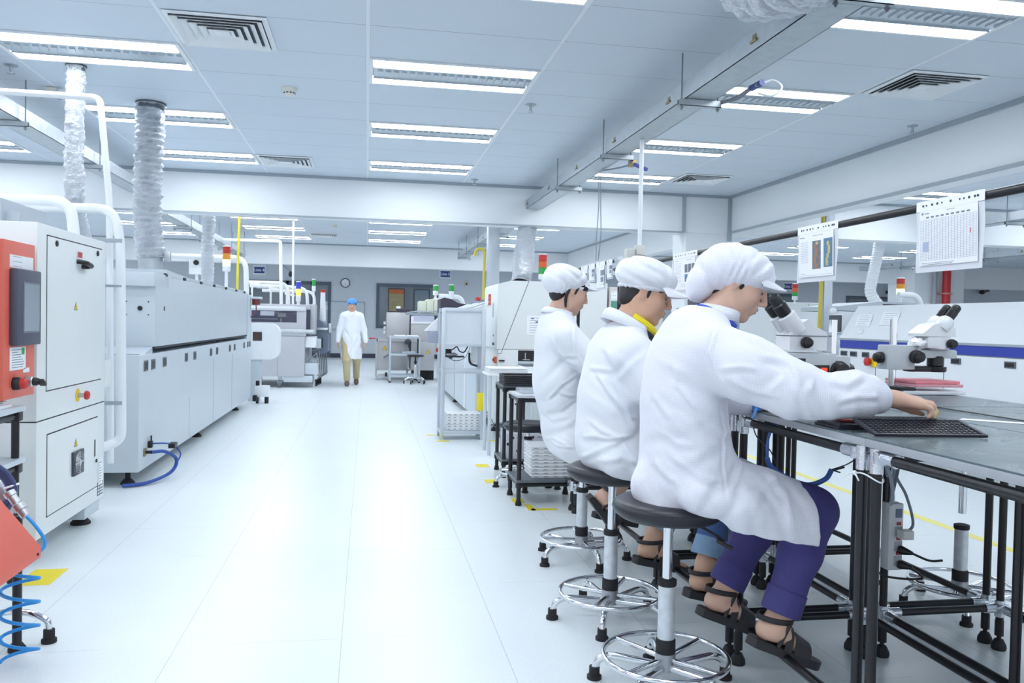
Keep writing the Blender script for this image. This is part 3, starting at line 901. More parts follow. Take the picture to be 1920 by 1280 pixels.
# ================================================================ long grey oven
t = thing('reflow_oven', 'long pale grey oven machine standing along the left of the aisle', 'machine', (-2.2, 9.3, 0))
X0, X1, ya, yb = -2.9, -1.61, 6.27, 12.05
MB().box((X0, ya, 0.11), (X1, yb, 0.955), 0.004).build('base_cabinet', GREYP, t)
MB().prism([(X1 - 0.02, ya + 0.2, 0.955), (X1 - 0.02, 6.72, 1.005), (X1 - 0.02, 6.72, 0.955)], (-1.2, 0, 0)).build('front_ledge', GREYP, t)
hd = MB()
hd.box((X0, 6.71, 1.005), (X1, yb - 0.42, 1.56), 0.004).box((X0, 6.66, 1.47), (X1 + 0.002, 7.14, 1.575), 0.004).build('hood', GREYP, t)
MB().box((X0, 7.13, 1.56), (X1 - 0.01, yb - 0.42, 1.595), 0.004).prism([(X1 - 0.02, 7.13, 1.595), (X1 - 0.02, 7.13, 1.625), (X1 - 0.02, 7.9, 1.60), (X1 - 0.02, 7.9, 1.595)], (-1.1, 0, 0)).build('hood_cap', GREYP, t)
MB().box((X0, yb - 0.42, 0.955), (X1, yb, 1.56), 0.004).build('end_housing', GREYP, t)
b = MB()
b.box((X1 - 0.03, 6.72, 0.988), (X1 + 0.001, 9.5, 1.006)).box((X1 - 0.03, 9.55, 0.988), (X1 + 0.001, yb - 0.42, 1.006)).box((X1 - 0.03, 9.5, 0.97), (X1 + 0.001, 9.53, 1.004))
b.box((X1 - 0.01, yb - 0.425, 1.006), (X1 + 0.001, yb - 0.418, 1.56))
b.build('hood_gap', DARK, t)
for y in (7.98, 9.18, 10.41): MB().box((X1 - 0.002, y - 0.003, 0.125), (X1 + 0.001, y + 0.003, 0.80 if y > 9 else 0.5)).build('panel_seam', mat('soft_seam', (120, 128, 136), 0.6, var=0), t)
for y in (6.45, 6.66, 7.02, 7.83, 8.2, 9.02, 9.38, 10.23, 10.58, 11.38, 11.72, 11.91):
    p = MB().box((X1, y - 0.06, 0.832), (X1 + 0.004, y + 0.06, 0.912), 0.002).build('finger_pull', mat('pull_grey', (96, 102, 112), 0.4), t)
    MB().box((X1 + 0.003, y - 0.045, 0.845), (X1 + 0.005, y + 0.045, 0.90)).build('recess', BLACK, p)
for y in (7.05, 7.75, 8.5, 9.2, 9.95, 10.7, 11.4, 11.95):
    MB().box((X1 - 0.012, y - 0.04, 1.562), (X1 + 0.003, y + 0.04, 1.588), 0.002).build('hood_latch', BLACK, t)
MB().box((X1, 6.98, 1.285), (X1 + 0.004, 7.0, 1.32)).build('key_slot', BLACK, t)
# end face fittings
b = MB().cyl((-1.72, 6.71, 1.30), (-1.72, 6.70, 1.30), 0.018)
for x in (-1.82, -1.66):
    for z in (1.25, 1.35): b.cyl((x, 6.71, z), (x, 6.704, z), 0.005)
b.build('port', BLACK, t)
MB().prism([(-1.64, 6.70, 1.0), (-1.92, 6.70, 1.0), (-1.92, 6.62, 0.957), (-1.78, 6.62, 0.957)], (0, 0, 0.006)).build('flap', ALU, t)
b = MB().box((-2.85, 6.268, 0.96), (X1 + 0.001, 6.272, 0.965)).build('edge_line', MTRIMG, t)
for x, y in ((-1.72, 6.42), (-1.72, 8.9), (-1.72, 11.4), (-2.7, 6.5), (-2.7, 9), (-2.7, 11.8)):
    foot(t, x, y, 0.12, 0.05)
v = MB().box((X1, 6.40, 0.205), (X1 + 0.012, 6.47, 0.26), 0.002).build('air_inlet', mat('brass', (150, 136, 104), 0.35, 0.8), t)
MB().cyl((X1 + 0.01, 6.435, 0.232), (X1 + 0.05, 6.435, 0.232), 0.012).box((X1, 6.52, 0.25), (X1 + 0.03, 6.57, 0.30), 0.004).cyl((X1 + 0.02, 6.545, 0.30), (X1 + 0.02, 6.545, 0.34), 0.006).build('valve', BLACK, v)
t = thing('air_tube', 'dark blue air tube looping from the oven inlet to the floor', 'tube', (-1.5, 6.5, 0.1))
MB().tube(bez([(X1 + 0.05, 6.435, 0.232), (X1 + 0.13, 6.50, 0.225), (X1 + 0.19, 6.60, 0.15), (X1 + 0.16, 6.55, 0.06), (X1 + 0.04, 6.35, 0.02), (X1 - 0.1, 6.25, 0.02)], 6), 0.013, 8).build('tube', BLUED, t)
MB().tube(bez([(X1 + 0.03, 6.545, 0.28), (X1 + 0.10, 6.62, 0.27), (X1 + 0.14, 6.72, 0.24), (X1 + 0.19, 6.74, 0.17), (X1 + 0.17, 6.68, 0.1)], 6), 0.006, 8).build('thin_tube', BLUED, t)
MB().box((X1 + 0.11, 6.68, 0.22), (X1 + 0.16, 6.78, 0.26), 0.006).build('coupling', BLACK, t)

# oven attachments at the far end
def light_tower(name_lb, x, y, z, cols, r=0.03, hseg=0.06, pole=0.15, group='signal light towers', glow=None):
    t = thing('signal_tower', name_lb, 'signal light', (x, y, z), group)
    MB().cyl((x, y, z), (x, y, z + pole), r * 0.42).lathe([(r * 0.9, 0.0), (r * 0.9, 0.006), (r * 0.45, 0.012)], (x, y, z), 14).build('pole', WHITE, t)
    zz = z + pole
    MB().lathe([(r * 0.9, 0), (r, 0.01), (r, hseg * 0.8), (r * 0.9, hseg * 0.82)], (x, y, zz), 16).build('base', WHITE, t)
    zz += hseg * 0.82
    for c in cols:
        MB().lathe([(r, 0), (r, hseg * 0.9), (r * 0.92, hseg * 0.92)], (x, y, zz), 16).build('lens', c, t)
        zz += hseg * 0.94
    MB().lathe([(r, 0), (r, 0.01), (r * 0.6, 0.016)], (x, y, zz), 16).build('cap', WHITE, t)
    return t
LGREEN = mat('lit_green_lens', (220, 255, 200), 0.3, var=0, emit=((225, 255, 170), 2.2))
LAMB = mat('amber_lens', (226, 150, 40), 0.3, var=0)
LRED = mat('red_lens', (190, 46, 40), 0.3, var=0)
LORG = mat('orange_lens', (214, 96, 48), 0.3, var=0)
LGRN = mat('green_lens', (48, 160, 76), 0.3, var=0)
LAMBON = mat('lit_amber_lens', (255, 190, 90), 0.3, var=0, emit=((255, 176, 70), 1.6))
light_tower('signal tower with red, amber and lit pale green lenses on the grey oven', -1.85, 11.4, 1.595, (LGREEN, LAMB, LRED), 0.05, 0.09, 0.25)
t = conduit('pipe_arch', 'white arched pipe on the far end of the grey oven', [(-2.9, 11.8, 2.06), (-1.66, 11.8, 2.06), (-1.645, 11.8, 1.56)], 0.035, bend=0.17)
t = thing('filter_bowl', 'small clear filter bowl with dark red fluid on the oven end', 'filter', (-1.6, 12.0, 1.5))
MB().box((-1.62, 11.93, 1.50), (-1.46, 12.05, 1.535), 0.004).build('bracket', ALU, t)
MB().lathe([(0.05, 0), (0.055, 0.02), (0.055, 0.08), (0.045, 0.08)], (-1.54, 11.98, 1.42), 18).build('bowl', mat('dark_red_fluid', (112, 52, 52), 0.2, var=0), t)
MB().tube(bez([(-1.54, 11.98, 1.42), (-1.54, 11.98, 1.33), (-1.59, 11.98, 1.27), (-1.62, 11.98, 1.23)], 5), 0.008).build('tube', mat('maroon_tube', (110, 60, 64), 0.4), t)
t = thing('wall_camera', 'small white bracket camera over the grey oven', 'camera', (-2.1, 11.9, 1.9))
MB().box((-2.42, 11.86, 1.82), (-2.22, 11.94, 2.06), 0.01).cyl((-2.32, 11.9, 1.59), (-2.32, 11.9, 1.83), 0.02).build('body', WHITE, t)
MB().cyl((-2.32, 11.86, 1.98), (-2.32, 11.83, 1.98), 0.035).build('lens', BLACK, t)
t = thing('conveyor_guard', 'white rounded conveyor end guard box past the oven', 'guard box', (-1.5, 12.7, 0.9))
P = []
for (cx, cz, a0) in ((-1.33, 1.10, 0), (-1.33, 0.72, 270)):
    pass
def rrect(x0, x1, z0, z1, r, y, right_only=True):
    out = [(x0, y, z0)]
    for cx, cz, a0 in ((x1 - r, z0 + r, -90), (x1 - r, z1 - r, 0)):
        for k in range(7):
            a = math.radians(a0 + 15 * k); out.append((cx + r * math.cos(a), y, cz + r * math.sin(a)))
    out.append((x0, y, z1)); return out
MB().prism(rrect(-1.95, -1.28, 0.62, 1.16, 0.14, 12.6), (0, 0.25, 0)).build('shell', WHITE, t)
MB().box((-1.66, 12.594, 0.90), (-1.53, 12.601, 1.03)).build('window', mat('bronze_glass', (76, 62, 58), 0.2, var=0), t)
MB().box((-1.72, 12.62, 0), (-1.55, 12.8, 0.62)).build('post', GREYP, t)
t = thing('valve_block', 'small white and black pneumatic valve block at the foot of the oven end', 'valve', (-1.5, 12.3, 0))
MB().box((-1.58, 12.25, 0.10), (-1.38, 12.4, 0.26), 0.01).build('block', WHITE, t)
MB().box((-1.60, 12.18, 0.04), (-1.54, 12.25, 0.13), 0.01).box((-1.57, 12.27, 0.26), (-1.52, 12.33, 0.33), 0.01).cyl((-1.42, 12.32, 0), (-1.42, 12.32, 0.1), 0.03).cyl((-1.55, 12.32, 0), (-1.55, 12.32, 0.1), 0.02).build('fitting', BLACK, t)

# ---------------------------------------------------------------- foil ducts
def m_foil():
    m = NT('crinkled_foil'); b = m.b; vec, xyz = m.coords()
    b.inputs['Metallic'].default_value = 1.0; b.inputs['Roughness'].default_value = 0.17
    b.inputs['Base Color'].default_value = rgb(222, 227, 234)
    m.bump(m.noise(vec, 75, 4, 0.7), 1.0, 0.03)
    return m.m
FOIL = m_foil()
def foil_duct(lb, pts, r, pitch=0.045, collar=True, m=None, crumple=0.012):
    t = thing('foil_duct', lb, 'duct', pts[0], 'flexible ceiling ducts')
    P = bez(pts, 24)
    # resample evenly
    L = [0]
    for a, c in zip(P[:-1], P[1:]): L.append(L[-1] + (c - a).length)
    n = int(L[-1] / (pitch / 4)); Q = []; j = 0
    for k in range(n + 1):
        s = L[-1] * k / n
        while j < len(L) - 2 and L[j + 1] < s: j += 1
        u = (s - L[j]) / max(1e-9, L[j + 1] - L[j]); Q.append(P[j].lerp(P[j + 1], min(u, 1)))
    b = MB(); nn = 26
    b.tube(Q, [r * (1 + 0.065 * math.cos(2 * PI * k / 4)) for k in range(len(Q))], nn, cap=False)
    vs = []
    for i, v in enumerate(b.v):
        c = Q[min(i // nn, len(Q) - 1)]; v = V(v); d = v - c
        q = noise.noise(v * 14) * crumple + noise.noise(v * 40) * crumple * 0.6
        vs.append(tuple(v + d.normalized() * q))
    b.v = vs
    b.build('duct', m or FOIL, t, smooth=50)
    if collar:
        a = V(pts[0])
        MB().lathe([(r * 1.12, -0.003), (r * 1.12, -0.012), (r * 0.98, -0.014), (r * 0.98, -0.05)], (a.x, a.y, CZ), 26, cap=False).build('collar', mat('collar_dark', (96, 104, 112), 0.5, 0.5), t)
    return t
foil_duct('slim foil duct dropping behind the cream cabinet at the left', [(-2.062, 6.319, CZ - 0.012), (-2.064, 6.32, 2.85), (-2.075, 6.33, 2.6), (-2.09, 6.4, 2.1), (-2.10, 6.62, 1.75), (-2.11, 6.83, 1.575)], 0.062, 0.05)
foil_duct('thick crumpled foil duct rising from the near end of the grey oven', [(-1.80, 7.29, CZ - 0.012), (-1.803, 7.29, 2.8), (-1.815, 7.29, 2.5), (-1.82, 7.29, 2.1), (-1.79, 7.29, 1.72)], 0.108, 0.05, crumple=0.02)
t = thing('duct_spigot', 'round sheet metal spigot joining the thick foil duct to the oven', 'duct spigot', (-1.79, 7.29, 1.575))
MB().lathe([(0.125, 1.596), (0.095, 1.6), (0.095, 1.73)], (-1.79, 7.29, 0), 26, cap=False).build('sleeve', GALV, t)
MB().tube([(-1.79 + 0.112 * math.cos(a), 7.29 + 0.112 * math.sin(a), 1.74) for a in [2 * PI * k / 24 for k in range(24)]], 0.006, 6, True).box((-1.68, 7.27, 1.70), (-1.63, 7.31, 1.78), 0.005).build('hose_clamp', STEEL, t)
foil_duct('foil duct rising from the far end of the grey oven', [(-1.98, 10.9, CZ - 0.005), (-1.985, 10.9, 2.5), (-2.0, 10.9, 2.0), (-2.0, 10.9, 1.6)], 0.075, 0.05)

# ---------------------------------------------------------------- cable trays
def tray(lb, x0, x1, y0, y1, z0, rods, side):
    t = thing('cable_tray', lb, 'cable tray', ((x0 + x1) / 2, y0, z0), 'overhead cable trays')
    h = 0.11; w = 0.004
    MB().box((x0, y0, z0), (x1, y1, z0 + w)).box((x0, y0, z0), (x0 + w, y1, z0 + h)).box((x1 - w, y0, z0), (x1, y1, z0 + h)).box((x0, y0, z0 + h), (x0 + 0.02, y1, z0 + h + w)).box((x1 - 0.02, y0, z0 + h), (x1, y1, z0 + h + w)).box((x0, y1 - w, z0), (x1, y1, z0 + h)).build('trough', GALV, t)
    xs = x1 + 0.006 if side > 0 else x1 - 0.02
    for y in rods:
        MB().box((x0 - 0.04, y - 0.02, z0 - 0.045), (x1 + 0.05, y + 0.02, z0 - 0.041)).box((x0 - 0.04, y - 0.02, z0 - 0.045), (x1 + 0.05, y - 0.017, z0 - 0.003)).box((x0 - 0.04, y + 0.017, z0 - 0.045), (x1 + 0.05, y + 0.02, z0 - 0.003)).build('hanger', GALV, t)
        for x in (x0 - 0.018, x1 + 0.03):
            MB().cyl((x, y, z0 - 0.07), (x, y, CZ - 0.0005), 0.005, n=8).cyl((x, y, z0 - 0.05), (x, y, z0 - 0.06), 0.012, n=6).build('rod', mat('threaded_rod', (120, 128, 136), 0.4, 0.7), t)
    y = y0 + 0.6
    while y < y1:
        MB().box((x0 - 0.003, y - 0.02, z0 + 0.06), (x0, y + 0.02, z0 + 0.085)).cyl((x0 - 0.004, y - 0.035, z0 + 0.05), (x0 - 0.004, y + 0.035, z0 + 0.05), 0.008, n=8).build('coupling_bolt', mat('brass', (150, 136, 104)), t)
        y += 1.25
    MB().tube([(xs, y0 + 0.01, z0 + 0.02), (xs, y1 - 0.3, z0 + 0.02), (xs - 0.01, y1 - 0.02, z0 + 0.03)], 0.011, 8).build('yellow_conduit', YEL, t)
    return t
tray('galvanised cable tray slung over the workers at upper right', 2.0, 2.2, 1.0, 10.42, 2.717, (3.3, 5.075, 6.865, 8.6), 1)
tray('galvanised cable tray at upper left beyond the slim foil duct', -2.80, -2.61, 3.6, 10.42, 2.70, (5.05, 6.82, 8.585), -1)
tray('galvanised cable tray seen under the front bulkhead on the left', -2.75, -2.57, 11.3, 18.3, 2.55, (12.6, 14.4, 16.2, 17.8), -1)
tray('galvanised cable tray seen under the front bulkhead right of the aisle', 2.0, 2.2, 11.3, 18.6, 2.68, (13.2, 15.0, 16.8, 18.2), 1)
t = thing('hanging_hose', 'yellow hose hanging straight down to the far end of the grey oven', 'hose', (-1.7, 11.3, 2.5))
MB().tube([(-1.72, 11.6, 2.76), (-1.73, 11.6, 2.2), (-1.74, 11.6, 1.575)], 0.016, 8).build('tube', YEL, t)
t = thing('drop_cable', 'grey cables with blue plugs draped along the right cable tray', 'cable', (2.25, 5.6, 2.68))
MB().tube(bez([(2.21, 5.25, 2.73), (2.28, 4.95, 2.70), (2.33, 4.80, 2.735), (2.335, 4.72, 2.735)], 6), 0.014, 8).build('cable', mat('grey_cable', (128, 138, 150), 0.5), t)
MB().tube(bez([(2.34, 4.73, 2.735), (2.42, 4.7, 2.76), (2.46, 4.66, 2.71), (2.41, 4.68, 2.66), (2.35, 4.75, 2.69)], 6), 0.007, 8).build('loop', WHITE, t)
MB().cyl((2.33, 4.80, 2.733), (2.35, 4.70, 2.742), 0.02).build('plug', mat('plug_blue', (66, 76, 150), 0.4), t)
t = thing('air_valve', 'small brass valve with blue lever under the right cable tray', 'valve', (2.2, 6.9, 2.6))
MB().tube(bez([(2.18, 7.55, 2.705), (2.23, 7.2, 2.67), (2.26, 6.95, 2.655)], 6), 0.008).build('pipe', MATS['grey_cable'], t)
MB().box((2.235, 6.86, 2.63), (2.285, 6.96, 2.685), 0.01).build('body', MATS['brass'], t)
MB().obox((2.32, 6.86, 2.62), ((1, 0, -0.35), (0, 1, 0), (0.35, 0, 1)), (0.13, 0.035, 0.03), 0.008).build('lever', MATS['plug_blue'], t)
t = thing('hanging_wire', 'pair of thin grey wires hanging from the right cable tray', 'wire', (2.1, 7.6, 2.0))
for s in (0, 0.02):
    MB().tube(bez([(2.2 + s, 7.75, 2.71), (2.19 + s, 7.7, 2.4), (2.12 + s * 2, 7.5, 2.1), (2.09 + s, 7.4, 1.84)], 6), 0.005, 6).build('strand', MATS['grey_cable'], t)
t = thing('drop_pipe', 'thin white pipe dropping from the right cable tray to grey boxes', 'pipe', (2.1, 6.2, 2.2))
MB().cyl((2.12, 6.25, 1.87), (2.12, 6.25, 2.715), 0.017).build('tube', WHITE, t)
MB().box((2.01, 6.22, 1.60), (2.08, 6.30, 1.85), 0.006).build('socket_box', mat('socket_grey', (206, 208, 204), 0.5), t)
MB().box((2.085, 6.21, 1.62), (2.16, 6.29, 1.88), 0.006).build('socket_box', MATS['socket_grey'], t)
MB().tube(bez([(2.02, 6.2, 1.66), (2.0, 6.18, 1.72), (2.07, 6.18, 1.79), (2.16, 6.18, 1.78), (2.25, 6.18, 1.70)], 6), 0.006).build('cord', BLACK, t)
foil_duct('large foil duct at the top edge above the right cable tray', [(1.80, 3.74, CZ - 0.02), (1.80, 3.73, 2.94), (1.81, 3.55, 2.85), (1.84, 3.2, 2.80), (1.85, 2.7, 2.80)], 0.17, 0.06, False, crumple=0.03)
# flat yellow tape marks on the floor
def tape(lb, *rects):
    t = thing('floor_tape', lb, 'tape', (rects[0][0], rects[0][1], 0), 'yellow floor tape marks')
    b = MB()
    for x0, y0, x1, y1 in rects: b.box((x0, y0, 0.0004), (x1, y1, 0.0012))
    b.build('tape_strip', YEL, t)
tape('yellow tape patch on the floor behind the red console', (-1.57, 4.05, -1.42, 4.3))
tape('yellow tape corner on the floor before the near black rack', (1.1, 5.32, 1.28, 5.37), (1.08, 5.32, 1.13, 5.5))
tape('yellow tape mark on the floor at the outer leg of the near black rack', (1.02, 5.55, 1.1, 5.7))
tape('yellow tape mark on the floor at the outer leg of the far black rack', (0.93, 6.25, 1.03, 6.4))
tape('yellow tape mark on the floor behind the far black rack leg', (0.95, 6.95, 1.06, 7.1))
tape('yellow tape mark on the floor by the right foot of the aluminium rack', (1.25, 8.45, 1.37, 8.53))
tape('yellow tape mark on the floor by the left foot of the aluminium rack', (0.73, 8.45, 0.86, 8.53), (0.66, 8.9, 0.76, 8.97))
t = tag(MB().box((3.63, -2, 0.0004), (3.70, 9.6, 0.0012)).build('floor_stripe', mat('pale_yellow_line', (240, 232, 130), 0.5)), 'long thin yellow line along the floor behind the workbenches', 'floor line')
# ================================================================ far left: grey placement machine and pipes
t = thing('placement_machine', 'pale grey placement machine with dark viewing window at the end of the left line', 'machine', (-1.5, 15.9, 0))
MST = mat('warm_grey_metal', (190, 192, 198), 0.35, 0.25)
ya = 15.06
MB().box((-2.6, ya, 0.2), (-1.09, 17.0, 0.92), 0.008).build('lower_cabinet', MST, t)
MB().box((-2.6, ya - 0.01, 0.926), (-1.07, 17.0, 1.40), 0.008).build('upper_cabinet', MST, t)
b = MB().box((-1.565, ya - 0.002, 0.21), (-1.56, ya + 0.01, 0.915)).box((-2.58, ya, 0.918), (-1.08, ya + 0.02, 0.928)); b.build('panel_seam', mat('soft_seam', (120, 128, 136)), t)
MB().prism([(-2.6, ya - 0.04, 1.375), (-2.6, ya - 0.04, 1.41), (-2.6, ya + 0.02, 1.45), (-2.6, ya + 0.05, 1.40)], (1.52, 0, 0)).build('visor', mat('bright_metal', (214, 218, 222), 0.25, 0.5), t)
w_ = MB().box((-2.45, ya - 0.016, 1.165), (-1.235, ya - 0.008, 1.365), 0.002).build('viewing_window', mat('smoked_glass', (64, 64, 84), 0.12, var=0), t)
b = MB().box((-1.86, ya - 0.019, 1.28), (-1.62, ya - 0.0155, 1.36)); b.mat(1)
b.box((-2.4, ya - 0.018, 1.215), (-1.56, ya - 0.0155, 1.23)).box((-1.56, ya - 0.018, 1.26), (-1.42, ya - 0.0155, 1.33)).box((-1.52, ya - 0.018, 1.17), (-1.49, ya - 0.0155, 1.24))
b.mat(2).box((-2.44, ya - 0.018, 1.17), (-2.1, ya - 0.0155, 1.36))
b.build('interior', [mat('interior_light', (176, 180, 192), 0.4, var=0), mat('interior_grey', (110, 110, 116), 0.4, var=0), mat('interior_violet', (82, 74, 116), 0.4, var=0)], w_)
MB().box((-1.55, ya - 0.05, 0.99), (-0.93, ya - 0.012, 1.045), 0.008).build('grab_rail', mat('bright_metal', (214, 218, 222)), t)
MB().box((-2.6, ya + 0.02, 1.40), (-1.0, 16.9, 1.49), 0.006).build('top_cover', MST, t)
MB().box((-1.07, ya + 0.12, 0.96), (-0.92, ya + 0.6, 1.5), 0.006).build('side_post', MST, t)
MB().box((-1.085, ya + 0.02, 1.04), (-1.0, ya + 0.1, 1.40)).build('side_window', mat('smoked_glass', (64, 64, 84)), t)
sl = mat('slate_hood', (112, 122, 144), 0.4)
hp = [(-0.93, 1.25), (-0.90, 1.235), (-0.80, 1.16), (-0.735, 1.04), (-0.72, 0.9), (-0.72, 0.62), (-0.80, 0.58), (-0.93, 0.58)]
MB().prism([(x, 15.75, z) for x, z in hp], (0, 0.9, 0)).build('hood', sl, t)
MB().box((-0.93, 15.70, 1.03), (-0.72, 15.76, 1.075), 0.01).box((-0.72, 15.9, 0.98), (-0.67, 16.3, 1.16), 0.01).build('hood_handle', mat('bright_metal', (214, 218, 222)), t)
MB().box((-1.09, ya + 0.05, 0.72), (-0.90, ya + 0.5, 0.92), 0.015).build('feeder_box', WHITE, t)
MB().box((-1.09, ya + 0.04, 0.235), (-0.86, ya + 0.5, 0.44), 0.01).build('reel_box', GREYP, t)
b = MB()
b.cyl((-1.06, ya + 0.2, 0.45), (-0.89, ya + 0.2, 0.62), 0.012).cyl((-0.89, ya + 0.2, 0.62), (-0.86, ya + 0.2, 0.2), 0.012)
for k in range(5):
    y = ya + 0.55 + 0.22 * k
    b.tube(bendpath([(-1.0, y, 0.66), (-0.87 + 0.02 * k, y, 0.68), (-0.84 + 0.02 * k, y, 0.16), (-0.9, y, 0.12)], 0.05), 0.012, 8)
b.build('trolley_handles', mat('feeder_metal', (150, 156, 164), 0.35, 0.6), t)
for k in range(4):
    MB().box((-0.93 + 0.02 * k, ya + 0.3 + 0.3 * k, 0.70), (-0.82 + 0.015 * k, ya + 0.34 + 0.3 * k, 0.88), 0.008).build('tape_feeder', BLACK if k % 2 else GREYP, t)
MB().box((-2.4, ya + 0.3, 0.0), (-1.9, ya + 0.7, 0.2)).build('plinth', RUBBER, t)
MB().box((-1.45, ya + 0.02, 0.10), (-0.95, ya + 0.6, 0.22), 0.006).build('skirt', GREYP, t)
c = MB().cyl((-1.55, ya + 0.1, 0.07), (-1.50, ya + 0.1, 0.07), 0.07).build('caster', mat('caster_grey', (116, 120, 128), 0.5), t)
MB().box((-1.56, ya + 0.08, 0.07), (-1.49, ya + 0.14, 0.2)).build('fork', ALU, c)
for k in range(4):
    MB().cyl((-0.93 + 0.02 * k, ya + 0.15 + 0.3 * k, 0.0), (-0.93 + 0.02 * k, ya + 0.15 + 0.3 * k, 0.12), 0.025).build('levelling_foot', STEEL if k == 0 else RUBBER, t)
LWHITE = mat('white_lens', (232, 236, 240), 0.4, var=0)
light_tower('small green signal tower on the placement machine at the far left', -0.97, ya + 0.35, 1.5, (LGRN,), 0.035, 0.12, 0.24)
tt = thing('marker_post', 'white tube post with red cap beside the placement machine', 'post', (-0.84, 16.1, 1.2))
MB().lathe([(0.06, 1.2), (0.045, 1.7), (0.045, 1.745)], (-0.84, 16.1, 0), 18).build('tube', WHITE, tt)
MB().lathe([(0.047, 1.745), (0.047, 1.79), (0.03, 1.8)], (-0.84, 16.1, 0), 18).build('cap', REDP, tt)
tt = light_tower('signal tower with lit amber lens and blue cap on the placement machine', -1.24, 15.4, 1.49, (LAMBON, mat('blue_lens', (60, 70, 190), 0.3, var=0)), 0.045, 0.13, 0.06)
for k, (x, y, z, w2) in enumerate(((-1.42, 15.5, 1.88, 0.75), (-1.30, 16.2, 1.84, 0.9), (-1.2, 17.2, 1.86, 1.0), (-1.12, 18.2, 1.82, 1.1))):
    conduit('pipe_arch', 'white pipe arch over the placement machine, %s of four from the front' % ORD[k], [(x - w2, y, z), (x - 0.02, y, z), (x, y, 1.49)], 0.032, bend=0.17)
for k, (x, y, z) in enumerate(((-2.0, 15.5, 1.845), (-1.75, 16.2, 1.79), (-1.55, 17.2, 1.72))):
    t = thing('pipe_bracket', 'white clamp bracket under a pipe arch, %s from the front' % ORD[k], 'bracket', (x, y, z), 'pipe arch brackets')
    MB().obox((x, y - 0.05, z), ((1, 0, -0.25), (0, 1, 0), (0.25, 0, 1)), (0.2, 0.05, 0.05), 0.008).cyl((x - 0.06, y - 0.05, 1.49), (x - 0.06, y - 0.05, z), 0.018).build('bracket', WHITE, t)
t = conduit('gantry_pipe', 'tall thin white pipe frame rising behind the grey oven', [(-2.6, 15.4, 2.62), (-1.567, 15.4, 2.63), (-1.54, 15.4, 1.49)], 0.03, bend=0.05)
conduit('drop_pipe', 'thin white pipe standing behind the placement machine', [(-1.335, 15.3, CZ), (-1.325, 15.3, 1.49)], 0.02, bend=0.02)
t = thing('hanging_camera', 'small black camera hanging on a wire before the far doors', 'camera', (-1.75, 20.4, 2.2))
MB().tube(bez([(-2.3, 20.4, CZ - 0.01), (-2.1, 20.4, 2.62), (-1.85, 20.4, 2.36)], 6), 0.008, 6).build('wire', MATS['grey_cable'], t)
MB().ball((-1.83, 20.4, 2.30), (0.055, 0.055, 0.07)).build('body', BLACK, t)

# ================================================================ stainless machines in the middle distance
SST = mat('stainless_panel', (190, 190, 192), 0.32, 0.35, var=0.03)
t = thing('printer_machine', 'stainless machine with warning triangles on wheels in the middle distance', 'machine', (0.8, 18.0, 0))
y = 17.2
MB().box((0.2, y, 0.22), (0.86, y + 0.9, 0.80), 0.005).build('base_cabinet', SST, t)
b = MB()
for x in (0.2, 0.84):
    b.box((x - 0.02, y - 0.02, 0.06), (x + 0.02, y + 0.02, 0.87))
b.box((0.2, y - 0.02, 0.80), (0.9, y + 0.02, 0.86)).box((0.2, y - 0.02, 0.2), (0.9, y + 0.02, 0.225)).build('frame', SST, t)
MB().box((0.40, y + 0.05, 0.86), (0.875, y + 0.6, 1.405), 0.008).build('upper_box', SST, t)
MB().box((0.61, y + 0.2, 1.406), (0.885, y + 0.6, 1.49), 0.006).box((0.875, y + 0.1, 0.87), (0.9, y + 0.6, 1.41)).build('dark_cover', mat('dark_violet_plastic', (62, 56, 74), 0.4), t)
MB().box((0.6, y + 0.22, 1.491), (0.69, y + 0.24, 1.54)).build('note_card', PAPER, t)
MB().box((0.9, y - 0.25, 0.22), (1.38, y + 0.7, 0.80), 0.006).build('side_cabinet', SST, t)
MB().box((0.9, y, 0.80), (1.42, y + 0.9, 1.18), 0.006).build('rear_cabinet', SST, t)
MB().box((0.9, y - 0.02, 1.18), (1.42, y + 0.9, 1.22), 0.005).box((0.9, y - 0.02, 1.22), (0.95, y + 0.02, 1.33), 0.005).build('white_trim', WHITE, t)
MB().prism([(0.95, y + 0.02, 1.22), (1.40, y + 0.02, 1.22), (1.40, y + 0.3, 1.35), (0.95, y + 0.3, 1.35)], (0, 0.3, 0)).build('cover', mat('lilac_grey', (158, 162, 182), 0.4), t)
warn('warning_sticker', (0.37, y - 0.022, 0.655), (0, -1, 0), (0, 0, 1), 0.095, t)
warn('warning_sticker', (1.25, y - 0.252, 0.6), (0, -1, 0), (0, 0, 1), 0.095, t)
MB().obox((0.41, y - 0.01, 0.50), ((0.83, 0, 0.55), (0, 1, 0), (-0.55, 0, 0.83)), (0.15, 0.02, 0.035), 0.005).build('slot_cover', mat('slot_grey', (126, 130, 138), 0.4), t)
for x in (0.22, 0.85):
    MB().lathe([(0.035, 0), (0.035, 0.012), (0.012, 0.03), (0.012, 0.09)], (x, y, 0), 14).build('levelling_foot', STEEL, t)
MB().cyl((0.385, y + 0.03, 0.11), (0.43, y + 0.03, 0.11), 0.045).build('caster', BLACK, t)
MB().box((0.24, y + 0.06, 0.06), (0.9, y + 0.09, 0.12)).build('skid', WHITE, t)
MB().box((0.95, y + 0.1, 0), (1.4, y + 0.6, 0.22)).build('plinth', RUBBER, t)
MB().ball((0.08, y, 0.86), (0.035, 0.035, 0.02)).cyl((0.08, y, 0.86), (0.2, y, 0.86), 0.012).build('stop_button', REDP, t)
b = MB()
for z in (0.95, 1.05, 1.15): b.lathe([(0.03, 0), (0.03, 0.05), (0.02, 0.06)], (0.37, y + 0.2, z), 12)
b.build('connector', WHITE, t)
